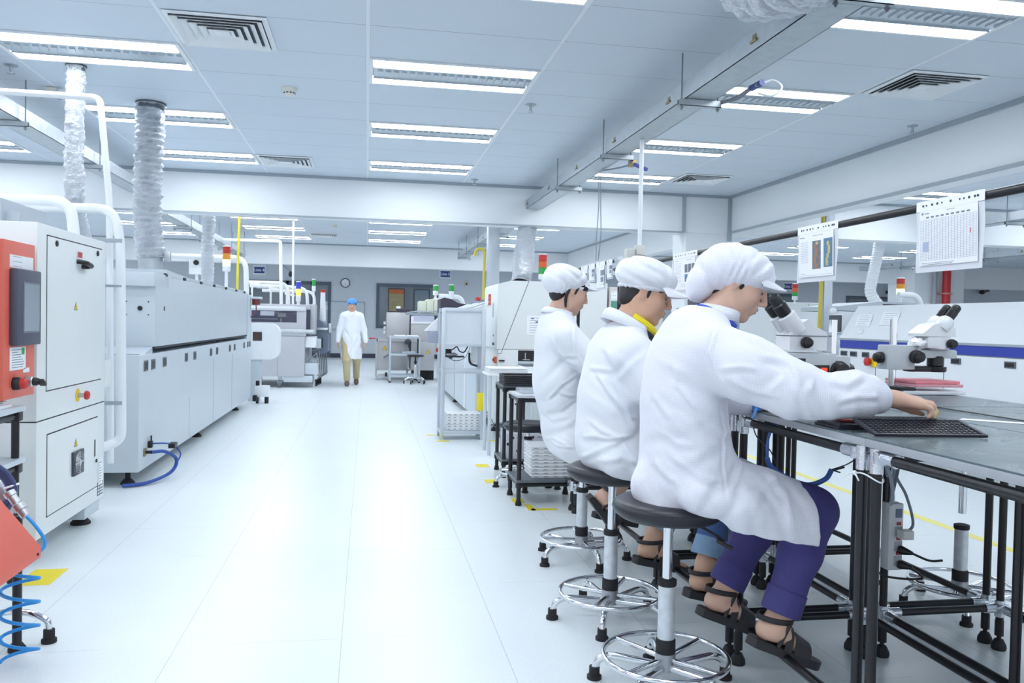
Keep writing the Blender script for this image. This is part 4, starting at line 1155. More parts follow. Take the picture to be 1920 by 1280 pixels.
def small_block(name, lb, cat, a, c, m, bev=0.01, group=None):
    t = thing(name, lb, cat, ((a[0] + c[0]) / 2, (a[1] + c[1]) / 2, a[2]), group)
    MB().box(a, c, bev).build('body', m, t); return t
t = thing('aluminium_stand', 'low aluminium profile stand with two shelves before the stainless machine', 'stand', (0.76, 16.7, 0))
b = MB(); y = 16.45
for x in (0.46, 1.04):
    b.box((x - 0.02, y - 0.02, 0.03), (x + 0.02, y + 0.02, 0.92), 0.004).box((x - 0.02, y + 0.42, 0.03), (x + 0.02, y + 0.46, 0.92), 0.004)
for z in (0.88, 0.535, 0.115):
    b.box((0.48, y - 0.02, z), (1.02, y + 0.02, z + 0.04), 0.004).box((0.48, y + 0.42, z), (1.02, y + 0.46, z + 0.04), 0.004).box((0.44, y + 0.02, z), (0.48, y + 0.42, z + 0.04), 0.004).box((1.02, y + 0.02, z), (1.06, y + 0.42, z + 0.04), 0.004)
b.build('frame', ALU, t)
for z in (0.905, 0.56):
    MB().box((0.46, y, z), (1.04, y + 0.44, z + 0.016)).build('shelf', GREYP, t)
for x in (0.46, 1.04):
    for yy in (y, y + 0.44):
        MB().lathe([(0.03, 0), (0.03, 0.012), (0.014, 0.03), (0.012, 0.04)], (x, yy, 0), 12).build('foot', RUBBER, t)
small_block('white_tray', 'thin white tray on the left of the aluminium stand top', 'tray', (0.54, y + 0.05, 0.9215), (0.77, y + 0.4, 0.945), PAPER)
small_block('white_tray', 'thin white tray on the right of the aluminium stand top', 'tray', (0.80, y + 0.05, 0.9215), (1.02, y + 0.4, 0.945), PAPER)
small_block('tool_box', 'small pale tool case on the middle shelf of the aluminium stand', 'case', (0.7, y + 0.1, 0.5765), (0.97, y + 0.35, 0.62), GREYP)
t = thing('gripper_unit', 'small dark clamp unit hanging behind the aluminium stand', 'clamp', (0.84, 17.08, 0.75))
MB().box((0.78, 17.08, 0.76), (0.9, 17.18, 0.84), 0.02).box((0.84, 17.06, 0.68), (0.88, 17.12, 0.78), 0.01).build('body', mat('dark_metal', (88, 92, 100), 0.4, 0.5), t)
t = thing('swivel_stool', 'low black swivel stool on casters before the stainless machine', 'stool', (0.98, 16.2, 0))
MB().lathe([(0.0, 0.53), (0.16, 0.535), (0.17, 0.55), (0.16, 0.572), (0.0, 0.58)], (0.95, 16.2, 0), 26, cap=False).build('seat', BLACK, t)
MB().cyl((0.95, 16.2, 0.30), (0.95, 16.2, 0.535), 0.014).cyl((0.95, 16.2, 0.40), (0.95, 16.2, 0.45), 0.03).build('gas_lift', BLACK, t)
MB().lathe([(0.03, 0.1), (0.03, 0.36), (0.025, 0.38)], (0.95, 16.2, 0), 16).build('column', CHROME, t)
for k in range(5):
    a = 2 * PI * k / 5 + 0.5; d = V((math.cos(a), math.sin(a), 0)); c0 = V((0.95, 16.2, 0))
    l = MB().tube([c0 + V((0, 0, 0.125)), c0 + d * 0.13 + V((0, 0, 0.12)), c0 + d * 0.21 + V((0, 0, 0.075))], [0.02, 0.018, 0.012], 8).build('leg', CHROME, t)
    MB().cyl(c0 + d * 0.22 + V((-0.012, 0, 0.028)), c0 + d * 0.22 + V((0.012, 0, 0.028)), 0.028).cyl(c0 + d * 0.215 + V((0, 0, 0.03)), c0 + d * 0.215 + V((0, 0, 0.08)), 0.008).build('caster', RUBBER, l)

# ================================================================ right hand line: conveyor machine and cream oven box
t = thing('conveyor_machine', 'long pale conveyor machine running along the right line behind the aluminium rack', 'machine', (1.9, 12.4, 0))
MB().box((1.30, 9.78, 0.09), (2.55, 15.3, 0.86), 0.005).build('lower_cabinet', GREYP, t)
MB().prism([(1.30, 9.95, 0.86), (1.30, 15.0, 0.86), (1.30, 15.0, 1.02), (1.30, 9.95, 1.02)], (1.2, 0, 0)).build('side_panel', mat('panel_shade', (206, 212, 220), 0.4), t)
MB().prism([(1.30, 9.9, 1.42), (1.52, 9.9, 1.50), (1.95, 9.9, 1.50), (2.3, 9.9, 1.30), (2.3, 9.9, 1.02), (1.30, 9.9, 1.02)], (0, 3.2, 0)).build('cover', WHITE, t)
for y in (10.9, 12.2): MB().box((1.296, y, 0.1), (1.302, y + 0.008, 0.85)).build('panel_seam', mat('soft_seam', (120, 128, 136)), t)
MB().box((1.285, 10.75, 0.1), (1.30, 10.85, 0.85)).build('door_edge', WHITE, t)
MB().box((1.27, 14.8, 0.70), (1.30, 15.0, 0.82), 0.01).build('switch_box', YELS, t)
MB().ball((1.26, 14.75, 0.72), 0.04).build('stop_button', REDP, t)
for x in (1.36, 2.4):
    for y in (9.9, 12.6, 15.2):
        foot(t, x, y, 0.1, 0.04)
for k in range(3):
    MB().prism([(1.30 + 0.02 * k, 10.2 + 0.9 * k, 1.425), (1.5, 10.2 + 0.9 * k, 1.502), (1.5, 10.8 + 0.9 * k, 1.502), (1.30 + 0.02 * k, 10.8 + 0.9 * k, 1.425)], (0, 0, 0.006)).build('cover_panel', mat('panel_shade', (206, 212, 220)), t)
t = thing('monitor_hood', 'dark plum plastic hood on the right hand conveyor machine', 'hood', (1.25, 13.6, 1.3))
MB().prism([(1.16, 13.2, 1.38), (1.16, 13.2, 1.60), (1.22, 13.2, 1.625), (1.34, 13.2, 1.60), (1.45, 13.2, 1.54), (1.72, 13.2, 1.51), (1.72, 13.2, 1.44), (1.4, 13.2, 1.38)], (0, 0.6, 0)).build('shell', MATS['dark_violet_plastic'], t)
MB().box((1.155, 13.25, 1.04), (1.19, 13.6, 1.38)).build('side_post', MTRIMG, t)
t = thing('paper_tray', 'white tilted paper tray on the end of the right hand conveyor machine', 'tray', (1.1, 14.4, 1.1))
MB().prism([(0.99, 14.3, 1.07), (1.25, 14.3, 1.32), (1.25, 14.3, 1.07)], (0, 0.25, 0)).build('tray', WHITE, t)
MB().box((1.06, 14.2, 0.86), (1.24, 14.5, 1.07), 0.008).build('bracket', mat('lilac_grey', (158, 162, 182)), t)
for k, (x0, x1, z1) in enumerate(((0.92, 1.06, 1.61), (1.06, 1.19, 1.645), (1.19, 1.34, 1.665))):
    small_block('component_bin', 'cream plastic bin in a row of three above the stainless machine, %s from the left' % ORD[k], 'bin', (x0, 14.9, 1.385), (x1 - 0.006, 15.4, z1 - 0.01), mat('cream_bin', (222, 226, 206), 0.5), 0.012, 'cream bins in a row')
t = thing('cable_shelf', 'grey shelf with loose cables carrying the cream bins', 'shelf', (1.1, 15.1, 1.34))
MB().box((0.70, 14.85, 1.345), (1.42, 15.5, 1.384), 0.005).build('shelf', MTRIMG, t)
MB().box((1.30, 15.0, 0.86), (1.42, 15.3, 1.345)).build('support', MTRIMG, t)
MB().tube(bez([(0.7, 14.84, 1.385), (0.9, 14.83, 1.41), (1.1, 14.83, 1.405), (1.3, 14.83, 1.45)], 6), 0.012, 6).build('cable', MTRIMG, t)
light_tower('green signal tower with white cap behind the plum hood', 1.44, 14.3, 1.55, (LGRN,), 0.045, 0.11, 0.13)
light_tower('green signal tower left of the plum hood', 1.24, 15.2, 1.66, (LGRN,), 0.05, 0.1, 0.06)
conduit('pipe_arch', 'white pipe arch behind the plum hood on the right line', [(1.25, 14.6, 1.69), (1.66, 14.6, 1.68), (1.70, 14.6, 1.45)], 0.04, bend=0.12)
t = thing('beacon_lamp', 'small red beacon on a stand behind the right hand conveyor machine', 'beacon', (2.0, 14.8, 1.3))
MB().cyl((1.98, 14.8, 0.86), (1.98, 14.8, 1.62), 0.05).box((1.80, 14.7, 1.55), (2.3, 14.9, 1.60)).build('stand', MTRIMG, t)
MB().lathe([(0.05, 0), (0.045, 0.05), (0.02, 0.07)], (1.98, 14.8, 1.63), 16).build('lens', REDP, t)

t = thing('oven_box_machine', 'tall cream machine box with slanted side seam behind the workers', 'machine', (2.0, 9.2, 0))
y = 8.75
MB().box((1.40, y, 0.16), (2.61, 9.75, 0.955), 0.01).build('lower_body', CREAM, t)
MB().prism([(1.385, y, 0.958), (2.61, y, 0.958), (2.61, y, 1.70), (1.53, y, 1.70), (1.40, y, 1.665), (1.385, y, 1.64)], (0, 1.0, 0)).build('upper_body', CREAM, t)
b = MB()
def seg(p, q, w=0.005):
    p, q = V(p), V(q); d = (q - p).normalized(); u = d.cross(V((0, -1, 0)))
    b.prism([p + u * w / 2, q + u * w / 2, q - u * w / 2, p - u * w / 2], (0, -0.0015, 0))
seg((1.725, y, 1.70), (1.43, y, 0.908)); seg((1.40, y, 0.908), (1.43, y, 0.908)); seg((1.40, y, 0.722), (2.1, y, 0.722))
b.build('panel_seam', DARK, t)
MB().box((1.62, y - 0.002, 0.83), (1.92, y + 0.002, 0.945)).build('board_slot', mat('slot_black', (34, 30, 30), 0.5, var=0), t)
MB().cyl((1.70, y - 0.006, 0.85), (1.70, y - 0.006, 0.92), 0.008).cyl((1.67, y - 0.006, 0.845), (1.75, y - 0.006, 0.845), 0.006).build('slot_guide', STEEL, t)
MB().box((1.62, y - 0.1, 0.80), (2.0, y, 0.83), 0.004).build('slot_shelf', GREYP, t)
sheet('instruction_sheet', (1.835, y - 0.0015, 1.22), (0, -1, 0), (0, 0, 1), 0.25, 0.21, t, 7, pics=((-0.25, 0.36, 0.12, 0.07, 5), (-0.02, 0.18, 0.2, 0.08, 1), (0.24, -0.1, 0.08, 0.08, 5)))
MB().box((1.384, y + 0.3, 1.30), (1.388, y + 0.33, 1.46)).box((1.384, y + 0.18, 0.99), (1.39, y + 0.34, 1.02), 0.002).cyl((1.384, y + 0.25, 1.10), (1.38, y + 0.25, 1.10), 0.012).build('door_latch', DARK, t)
s = MB().box((1.378, y + 0.5, 1.44), (1.385, y + 0.66, 1.565)).build('danger_label', REDP, t)
MB().box((1.375, y + 0.52, 1.47), (1.379, y + 0.64, 1.49)).box((1.375, y + 0.52, 1.52), (1.379, y + 0.64, 1.53)).build('label_print', mat('pale_pink', (226, 160, 156), 0.5), s)
MB().box((1.37, y + 0.08, 0.80), (1.40, y + 0.16, 0.87), 0.004).build('switch', LORG, t)
MB().cyl((1.36, y + 0.12, 0.835), (1.40, y + 0.12, 0.835), 0.014).box((1.41, y - 0.02, 0.825), (1.47, y, 0.84)).build('switch_lever', DARK, t)
b = MB().box((1.60, y - 0.003, 0.40), (1.608, y, 0.53)).cyl((1.604, y, 0.36), (1.604, y - 0.004, 0.36), 0.01); b.build('latch_slot', BLACK, t)
MB().prism([(1.41, y + 0.05, 0.16), (1.41, y + 0.7, 0.16), (1.41, y + 0.7, 0.09), (1.41, y + 0.4, 0.09)], (0.3, 0, 0)).build('foot_bracket', GREYP, t)
foot(t, 1.47, y + 0.55, 0.1, 0.055); foot(t, 1.62, y + 0.1, 0.17, 0.05); foot(t, 2.5, y + 0.2, 0.17); foot(t, 2.5, y + 0.9, 0.17)
light_tower('signal tower of red, orange and green lenses on the cream machine box', 1.99, 9.3, 1.70, (LGRN, LORG, LRED), 0.048, 0.078, 0.05)
foil_duct('leaning foil duct on top of the cream machine box', [(2.35, 11.4, CZ - 0.012), (2.35, 11.38, 2.88), (2.15, 10.95, 2.62), (1.93, 10.1, 2.2), (1.80, 9.5, 1.9), (1.76, 9.4, 1.71)], 0.115, 0.055)
t = thing('beige_cabinet', 'beige grey cabinet with green stickers standing right of the cream machine box', 'cabinet', (2.95, 8.95, 0))
MB().box((2.63, 8.72, 0.02), (3.25, 9.3, 1.66), 0.008).build('body', mat('beige_grey', (206, 204, 202), 0.45), t)
MB().cyl((2.66, 8.74, 0), (2.66, 8.74, 0.03), 0.03).cyl((3.2, 9.2, 0), (3.2, 9.2, 0.03), 0.03).cyl((2.7, 9.2, 0), (2.7, 9.2, 0.03), 0.03).cyl((3.2, 8.8, 0), (3.2, 8.8, 0.03), 0.03).build('foot', RUBBER, t)
sheet('label', (2.68, 8.7185, 1.565), (0, -1, 0), (0, 0, 1), 0.07, 0.1, t, 3)
MB().box((2.645, 8.716, 1.41), (2.715, 8.72, 1.505)).build('green_sticker', mat('sticker_green', (90, 150, 130), 0.5), t)
sheet('label', (2.68, 8.7185, 1.355), (0, -1, 0), (0, 0, 1), 0.07, 0.1, t, 3)
MB().prism([(2.76, 8.72, 1.37), (2.84, 8.72, 1.37), (2.84, 8.72, 1.455), (2.80, 8.72, 1.455), (2.80, 8.72, 1.43), (2.76, 8.72, 1.41)], (0, -0.002, 0)).build('green_sticker', mat('sticker_bright_green', (104, 190, 120), 0.5), t)
MB().box((2.72, 8.716, 1.60), (2.80, 8.72, 1.74 - 0.09)).build('frame_sign', INKD, t)

t = thing('aluminium_column', 'square aluminium column with a yellow pipe, behind the cream machine box', 'column', (1.66, 11.0, 0))
MB().box((1.585, 10.93, 1.51), (1.745, 11.07, CZ - 0.001), 0.006).build('post', ALU, t)
MB().tube(bendpath([(1.402, 10.9, 2.12), (1.42, 10.9, 2.22), (1.535, 10.9, 2.225), (1.53, 10.9, 1.55)], 0.06), 0.018, 10).build('yellow_pipe', mat('yellow_hose', (206, 190, 70), 0.5), t)

# ---------------------------------------------------------------- aluminium rack with white crates
t = thing('aluminium_rack', 'aluminium frame rack with blank upper panel standing at the aisle edge', 'rack', (1.0, 8.75, 0))
b = MB()
for x in (0.79, 1.215):
    for y in (8.58, 8.92): b.box((x - 0.022, y - 0.022, 0.0), (x + 0.022, y + 0.022, 1.385), 0.003)
for z in (1.345, 0.985, 0.70, 0.06):
    for y in (8.58, 8.92): b.box((0.812, y - 0.018, z), (1.193, y + 0.018, z + 0.036), 0.003)
    for x in (0.79, 1.215): b.box((x - 0.018, 8.602, z), (x + 0.018, 8.898, z + 0.036), 0.003)
b.build('frame', ALU, t)
MB().box((0.812, 8.572, 1.02), (1.193, 8.578, 1.345)).build('panel', mat('panel_blue_grey', (200, 208, 216), 0.4), t)
MB().box((0.80, 8.57, 1.381), (1.205, 8.93, 1.39)).build('top', GREYP, t)
for z in (0.735, 0.095): MB().box((0.80, 8.59, z - 0.01), (1.205, 8.91, z)).build('shelf', GREYP, t)
s = MB().box((1.15, 8.555, 0.31), (1.25, 8.56, 0.5), 0.01).build('hang_tag', YEL, t)
t = thing('robot_gripper', 'black gripper unit with looping cables under the rack panel', 'gripper', (0.92, 8.75, 0.85))
b = MB().box((0.82, 8.66, 0.865), (0.94, 8.84, 0.91), 0.01).cyl((0.86, 8.74, 0.90), (0.86, 8.74, 0.95), 0.035).box((0.93, 8.70, 0.862), (1.03, 8.76, 0.88), 0.008).box((0.87, 8.68, 0.85), (0.9, 8.75, 0.87))
b.build('body', BLACK, t)
MB().box((0.83, 8.65, 0.885), (0.95, 8.655, 0.905)).build('chrome_plate', CHROME, t)
b = MB()
b.tube(bez([(0.90, 8.75, 0.94), (0.95, 8.74, 0.975), (0.98, 8.74, 0.93), (1.03, 8.74, 0.92), (1.07, 8.74, 0.985)], 6), 0.007, 6)
b.tube(bez([(0.84, 8.72, 0.87), (0.92, 8.7, 0.83), (1.02, 8.7, 0.85), (1.08, 8.72, 0.94), (1.09, 8.74, 0.985)], 6), 0.003, 5)
b.build('cable', BLACK, t)
t = thing('hook_strap', 'black curved strap on a white plate beside the rack post', 'strap', (1.16, 8.85, 0.75))
MB().box((1.12, 8.86, 0.8), (1.19, 8.875, 0.985), 0.004).build('plate', WHITE, t)
MB().tube(bez([(1.10, 8.84, 0.91), (1.10, 8.84, 0.84), (1.12, 8.84, 0.79), (1.19, 8.84, 0.765)], 6), 0.012, 8).build('strap', BLACK, t)
def make_crate(w, d, h, nx, nz=1):
    t = thing('white_tray', 'x', 'tray', (0, 0, 0))
    b = MB().box((0, 0, 0.001), (w, d, h - 0.001), 0.004).box((-0.004, -0.004, h - 0.012), (w + 0.004, d + 0.004, h - 0.004), 0.002)
    b.mat(1)
    for k in range(nx):
        x = w * (k + 0.5) / nx
        b.box((x - w / nx * 0.22, -0.0012, h * 0.3), (x + w / nx * 0.22, 0.002, h * 0.62))
    for k in range(3):
        y = d * (k + 0.5) / 3
        b.box((-0.0012, y - d / 3 * 0.22, h * 0.3), (0.002, y + d / 3 * 0.22, h * 0.62))
    b.build('tray', [mat('white_plastic', (236, 239, 242), 0.45, var=0.01), mat('slot_shadow', (150, 158, 168), 0.6, var=0)], t)
    return t
c0 = make_crate(0.36, 0.26, 0.03, 6)
for k in range(6):
    lb = 'white slotted crate on the aluminium rack, %s' % ('lowest of its stack', 'second from the bottom', 'third from the bottom', 'third from the top', 'second from the top', 'topmost of its stack')[k]
    if k == 0:
        c0.location = (0.84, 8.615, 0.0955); c0['label'] = lb; c0['group'] = 'white crates on the aluminium rack'
    else:
        dup(c0, (0.84 + 0.004 * (k % 2), 8.615, 0.0955 + 0.0302 * k), 0, lb, 'white crates on the aluminium rack')

# ---------------------------------------------------------------- black racks with trays
def black_rack(lb, x0, x1, y0, y1, ztop, zlow, topm):
    t = thing('black_rack', lb, 'rack', ((x0 + x1) / 2, (y0 + y1) / 2, 0), 'black tube racks')
    for x in (x0, x1):
        for y in (y0, y1):
            l = MB().cyl((x, y, 0.05), (x, y, ztop - 0.02), 0.0155).build('leg', BLACK, t)
            MB().lathe([(0.022, 0), (0.022, 0.01), (0.012, 0.05), (0.012, 0.07)], (x, y, 0), 14).build('foot', RUBBER, l)
    for z in (ztop - 0.035, zlow - 0.035):
        b = MB()
        for y in (y0, y1): b.cyl((x0, y, z), (x1, y, z), 0.0145)
        for x in (x0, x1): b.cyl((x, y0, z), (x, y1, z), 0.0145)
        for x in (x0, x1):
            for y in (y0, y1): b.box((x - 0.021, y - 0.021, z - 0.02), (x + 0.021, y + 0.021, z + 0.018), 0.006)
        b.build('rail', BLACK, t)
    for z, m in ((ztop, topm), (zlow, mat('dark_grey_shelf', (96, 104, 112), 0.4))):
        MB().box((x0 - 0.02, y0 - 0.02, z - 0.02), (x1 + 0.02, y1 + 0.02, z), 0.003).build('shelf', m, t)
    return t
black_rack('black tube rack nearest the first worker in the row, stacked white trays below', 1.038, 1.45, 5.48, 5.82, 0.755, 0.175, mat('shelf_grey', (190, 196, 202), 0.4))
black_rack('black tube rack one step farther, holding a printed carton', 1.10, 1.52, 6.48, 6.83, 0.745, 0.15, mat('dark_grey_shelf', (96, 104, 112)))
c1 = make_crate(0.34, 0.26, 0.0245, 5)
STACKW = ['lowest', 'second', 'third', 'fourth', 'fifth', 'sixth', 'seventh', 'eighth', 'topmost']
for k in range(9):
    lb = 'white slotted tray stacked low on the near black rack, %s counting upwards' % STACKW[k]
    if k == 0:
        c1.location = (1.135, 5.52, 0.1755); c1['label'] = lb; c1['group'] = 'white trays on the near black rack'
    else: dup(c1, (1.135 - 0.003 * (k % 3), 5.52, 0.1755 + 0.0247 * k), 0, lb, 'white trays on the near black rack')
t = thing('printed_carton', 'white carton with black dot printing on the lower shelf of the far black rack', 'carton', (1.33, 6.65, 0.155))
MB().box((1.125, 6.47, 0.1505), (1.50, 6.82, 0.355), 0.003).build('box', mat('carton_white', (206, 208, 218), 0.6), t)
b = MB()
for x, z in ((1.17, 0.32), (1.335, 0.325), (1.15, 0.205), (1.21, 0.215), (1.36, 0.24), (1.13, 0.27)): b.cyl((x, 6.4705, z), (x, 6.469, z), 0.012)
b.build('print_dots', INKD, t)
for x, z, s in ((1.225, 0.322, 'LATTE'), (1.395, 0.326, 'MULTI'), (1.31, 0.30, 'LATTE'), (1.41, 0.24, 'MULTI')):
    text('print_lettering', s, 0.018, INKD, t, (x, 6.4692, z), (1, 0, 0), (0, 0, 1))
def make_black_tray(w, d, h):
    t = thing('black_tray', 'x', 'tray', (0, 0, 0))
    b = MB()
    b.box((0.012, 0.012, 0.001), (w - 0.012, d - 0.012, 0.005))
    for a, c in (((0, 0), (w, 0.014)), ((0, d - 0.014), (w, d)), ((0, 0.014), (0.014, d - 0.014)), ((w - 0.014, 0.014), (w, d - 0.014))):
        b.box((a[0], a[1], 0.001), (c[0], c[1], h), 0.003)
    for k in range(4):
        b.box((w * (k + 0.5) / 4 - 0.02, -0.004, 0.004), (w * (k + 0.5) / 4 + 0.02, 0.002, h * 0.7), 0.002)
        b.box((-0.004, d * (k + 0.5) / 4 - 0.02, 0.004), (0.002, d * (k + 0.5) / 4 + 0.02, h * 0.7), 0.002)
    b.build('tray', mat('black_tray_plastic', (40, 42, 48), 0.45), t)
    return t
c2 = make_black_tray(0.34, 0.27, 0.016)
for k in range(5):
    lb = 'black stacking tray beside the third worker, %s' % ('lowest of the five', 'second from the bottom', 'middle of the five', 'second from the top', 'topmost of the five')[k]
    p = (1.085, 6.44, 0.7455 + 0.0162 * k)
    if k == 0: c2.location = p; c2['label'] = lb; c2['group'] = 'black trays on the far rack'
    else: dup(c2, (p[0] + 0.003 * (k % 2), p[1], p[2]), 0, lb, 'black trays on the far rack')
t = thing('clear_tray', 'clear plastic tray on top of the near black rack', 'tray', (1.2, 5.65, 0.756))
MB().box((1.06, 5.56, 0.7555), (1.40, 5.80, 0.785), 0.01).build('tray', mat('clear_plastic', (214, 222, 230), 0.15, alpha=0.45, var=0), t)
c3 = make_crate(0.36, 0.3, 0.0125, 6)
for k in range(4):
    lb = 'thin white tray in the stack behind the black trays, %s' % ('lowest', 'second from the bottom', 'third from the bottom', 'topmost')[k]
    p = (1.13, 7.55, 0.7705 + 0.0127 * k)
    if k == 0: c3.location = p; c3['label'] = lb; c3['group'] = 'thin white trays behind the racks'
    else: dup(c3, p, 0, lb, 'thin white trays behind the racks')
t = thing('side_table', 'small white side table carrying thin white trays behind the black racks', 'table', (1.35, 7.7, 0))
MB().box((1.11, 7.53, 0.75), (1.60, 7.9, 0.77), 0.003).build('table_top', WHITE, t)
for x in (1.14, 1.57):
    for y in (7.56, 7.87): MB().cyl((x, y, 0), (x, y, 0.75), 0.016).build('leg', GREYP, t)
t = thing('parts_box', 'white parts box with dark tray on a stand by the board slot', 'box', (1.75, 8.3, 0.6))
MB().box((1.56, 8.2, 0.70), (2.0, 8.55, 0.80), 0.004).build('box', WHITE, t)
MB().box((1.58, 8.22, 0.801), (1.98, 8.53, 0.812), 0.003).build('tray', mat('dark_grey_shelf', (96, 104, 112)), t)
for x in (1.59, 1.97):
    for y in (8.23, 8.52): MB().cyl((x, y, 0), (x, y, 0.70), 0.02).build('leg', BLACK, t)
t = thing('floor_cable', 'thin black cable sagging from the yellow tag to the racks', 'cable', (1.25, 8.2, 0.3))
MB().tube(bez([(1.24, 8.53, 0.33), (1.25, 8.0, 0.24), (1.24, 7.4, 0.15), (1.2, 6.9, 0.10), (1.3, 6.6, 0.02)], 6), 0.004, 6).build('cable', BLACK, t)
# ================================================================ WORKBENCHES
PIPE = mat('black_coated_pipe', (20, 20, 25), 0.32, var=0)
CONN = mat('bright_zinc_connector', (214, 218, 224), 0.2, 0.95, bump=0.4, bscale=120, bdist=0.003, var=0)
EDGE = mat('bench_edge_grey', (168, 172, 178), 0.4, 0.2, var=0.06, scale=30)
def m_benchtop():
    m = NT('dark_green_bench_mat'); vec, xyz = m.coords()
    m.l(m.mix(m.noise(vec, 5, 4), rgb(78, 94, 100), rgb(98, 114, 120)), m.b.inputs['Base Color'])
    m.l(m.math('MULTIPLY_ADD', m.noise(vec, 9, 3), 0.18, 0.2), m.b.inputs['Roughness'])
    return m.m
MTOP = m_benchtop()
ZT = 0.953
def make_bench(x0, x1, xe0, xe1, L):
    """origin: near end of the bench at floor level; x in world, y from 0 to L"""
    t = thing('workbench', 'x', 'workbench', (0, 0, 0))
    MB().box((xe0, 0.001, ZT - 0.004), (xe1, L - 0.001, ZT)).build('bench_mat', MTOP, t)
    MB().box((xe0 - 0.004, 0.0, ZT - 0.026), (xe1 + 0.004, L, ZT - 0.0045), 0.002).build('table_top', EDGE, t)
    ys = (0.032, L - 0.032)
    for x in (x0, x1):
        for y in ys:
            l = MB().cyl((x, y, 0.06), (x, y, ZT - 0.05), 0.0145, n=20).cyl((x, y, 0.055), (x, y, 0.115), 0.0165, n=20).build('leg', PIPE, t)
            MB().lathe([(0.026, 0), (0.028, 0.006), (0.027, 0.018), (0.016, 0.04), (0.008, 0.043), (0.008, 0.06)], (x, y, 0), 20).build('foot', RUBBER, l)
            c = MB()
            sy = 1 if y < L / 2 else -1; sx = 1 if x == x0 else -1
            c.cyl((x, y, ZT - 0.095), (x, y, ZT - 0.027), 0.0185, n=20)
            c.cyl((x, y, ZT - 0.05), (x, y + sy * 0.085, ZT - 0.05), 0.0185, n=20).cyl((x, y, ZT - 0.05), (x + sx * 0.07, y, ZT - 0.05), 0.0185, n=20)
            c.box((x - 0.021, y + sy * 0.022 - 0.012, ZT - 0.068), (x + 0.021, y + sy * 0.022 + 0.012, ZT - 0.032), 0.006)
            c.build('connector', CONN, t); c = MB()
            c.cyl((x, y, 0.13), (x, y, 0.195), 0.0185, n=20).cyl((x, y, 0.165), (x, y + sy * 0.085, 0.165), 0.0185, n=20).cyl((x, y, 0.165), (x + sx * 0.07, y, 0.165), 0.0185, n=20)
            c.box((x - 0.021, y + sy * 0.02 - 0.012, 0.148), (x + 0.021, y + sy * 0.02 + 0.012, 0.184), 0.006)
            c.build('connector', CONN, t)
    for x in (x0, x1):
        for z in (ZT - 0.05, 0.165):
            MB().cyl((x, 0.10, z), (x, L - 0.10, z), 0.0145, n=18).build('rail', PIPE, t)
    for y in ys:
        for z in (ZT - 0.05, 0.165):
            MB().cyl((x0 + 0.07, y, z), (x1 - 0.07, y, z), 0.0145, n=18).build('cross_rail', PIPE, t)
    return t
JN = [1.25, 2.05, 2.86, 3.655, 4.455, 5.28, 6.08]
WHO = ['cut off at the right edge of the view', 'where the nearest worker sits', 'where the middle worker sits', 'where the third worker sits', 'one beyond the third worker', 'at the far end by the black post']
bA = make_bench(1.375, 1.885, 1.362, 1.918, 0.8)
bB = make_bench(1.965, 2.475, 1.926, 2.70, 0.8)
for k in range(6):
    for bb, nm in ((bA, 'aisle side'), (bB, 'far side')):
        L = JN[k + 1] - JN[k]
        lb = 'green topped black pipe workbench, %s, %s' % (nm, WHO[k])
        if k == 0:
            o = bb; o.location = (0, JN[0] + 0.001, 0)
        else:
            o = dup(bb, (0, JN[k] + 0.001, 0))
        o['label'] = lb; o['group'] = 'joined pipe frame workbenches'
# ---------------------------------------------------------------- overhead rail with hanging sheets
t = thing('overhead_rail', 'black pipe rail over the workbenches carrying plastic sheets', 'rail', (1.86, 6.05, ZT))
ZR = 1.668
MB().cyl((1.86, 0.9, ZR), (1.86, 6.05, ZR), 0.0145, n=18).build('rail', PIPE, t)
MB().cyl((1.90, 6.05, ZT + 0.001), (1.90, 6.05, ZR + 0.08), 0.0155, n=18).cyl((1.86, 1.0, ZT + 0.001), (1.86, 1.0, ZR), 0.0155, n=18).build('post', PIPE, t)
MB().cyl((1.90, 6.05, ZR + 0.02), (1.90, 6.05, ZR + 0.10), 0.02).cyl((1.90, 6.02, ZR + 0.078), (1.90, 6.14, ZR + 0.078), 0.02).cyl((1.86, 5.97, ZR), (1.90, 6.05, ZR), 0.019).build('connector', CONN, t)
MB().cyl((1.90, 6.14, ZR + 0.078), (1.90, 7.3, ZR + 0.078), 0.0145, n=18).build('far_rail', PIPE, t)
MB().cyl((1.90, 7.28, 0.03), (1.90, 7.28, ZR + 0.078), 0.0155, n=18).lathe([(0.03, 0), (0.028, 0.02), (0.012, 0.04)], (1.90, 7.28, 0), 16).build('end_post', PIPE, t)
SLEEVE = mat('plastic_sleeve', (232, 236, 244), 0.2, var=0, alpha=0.85)
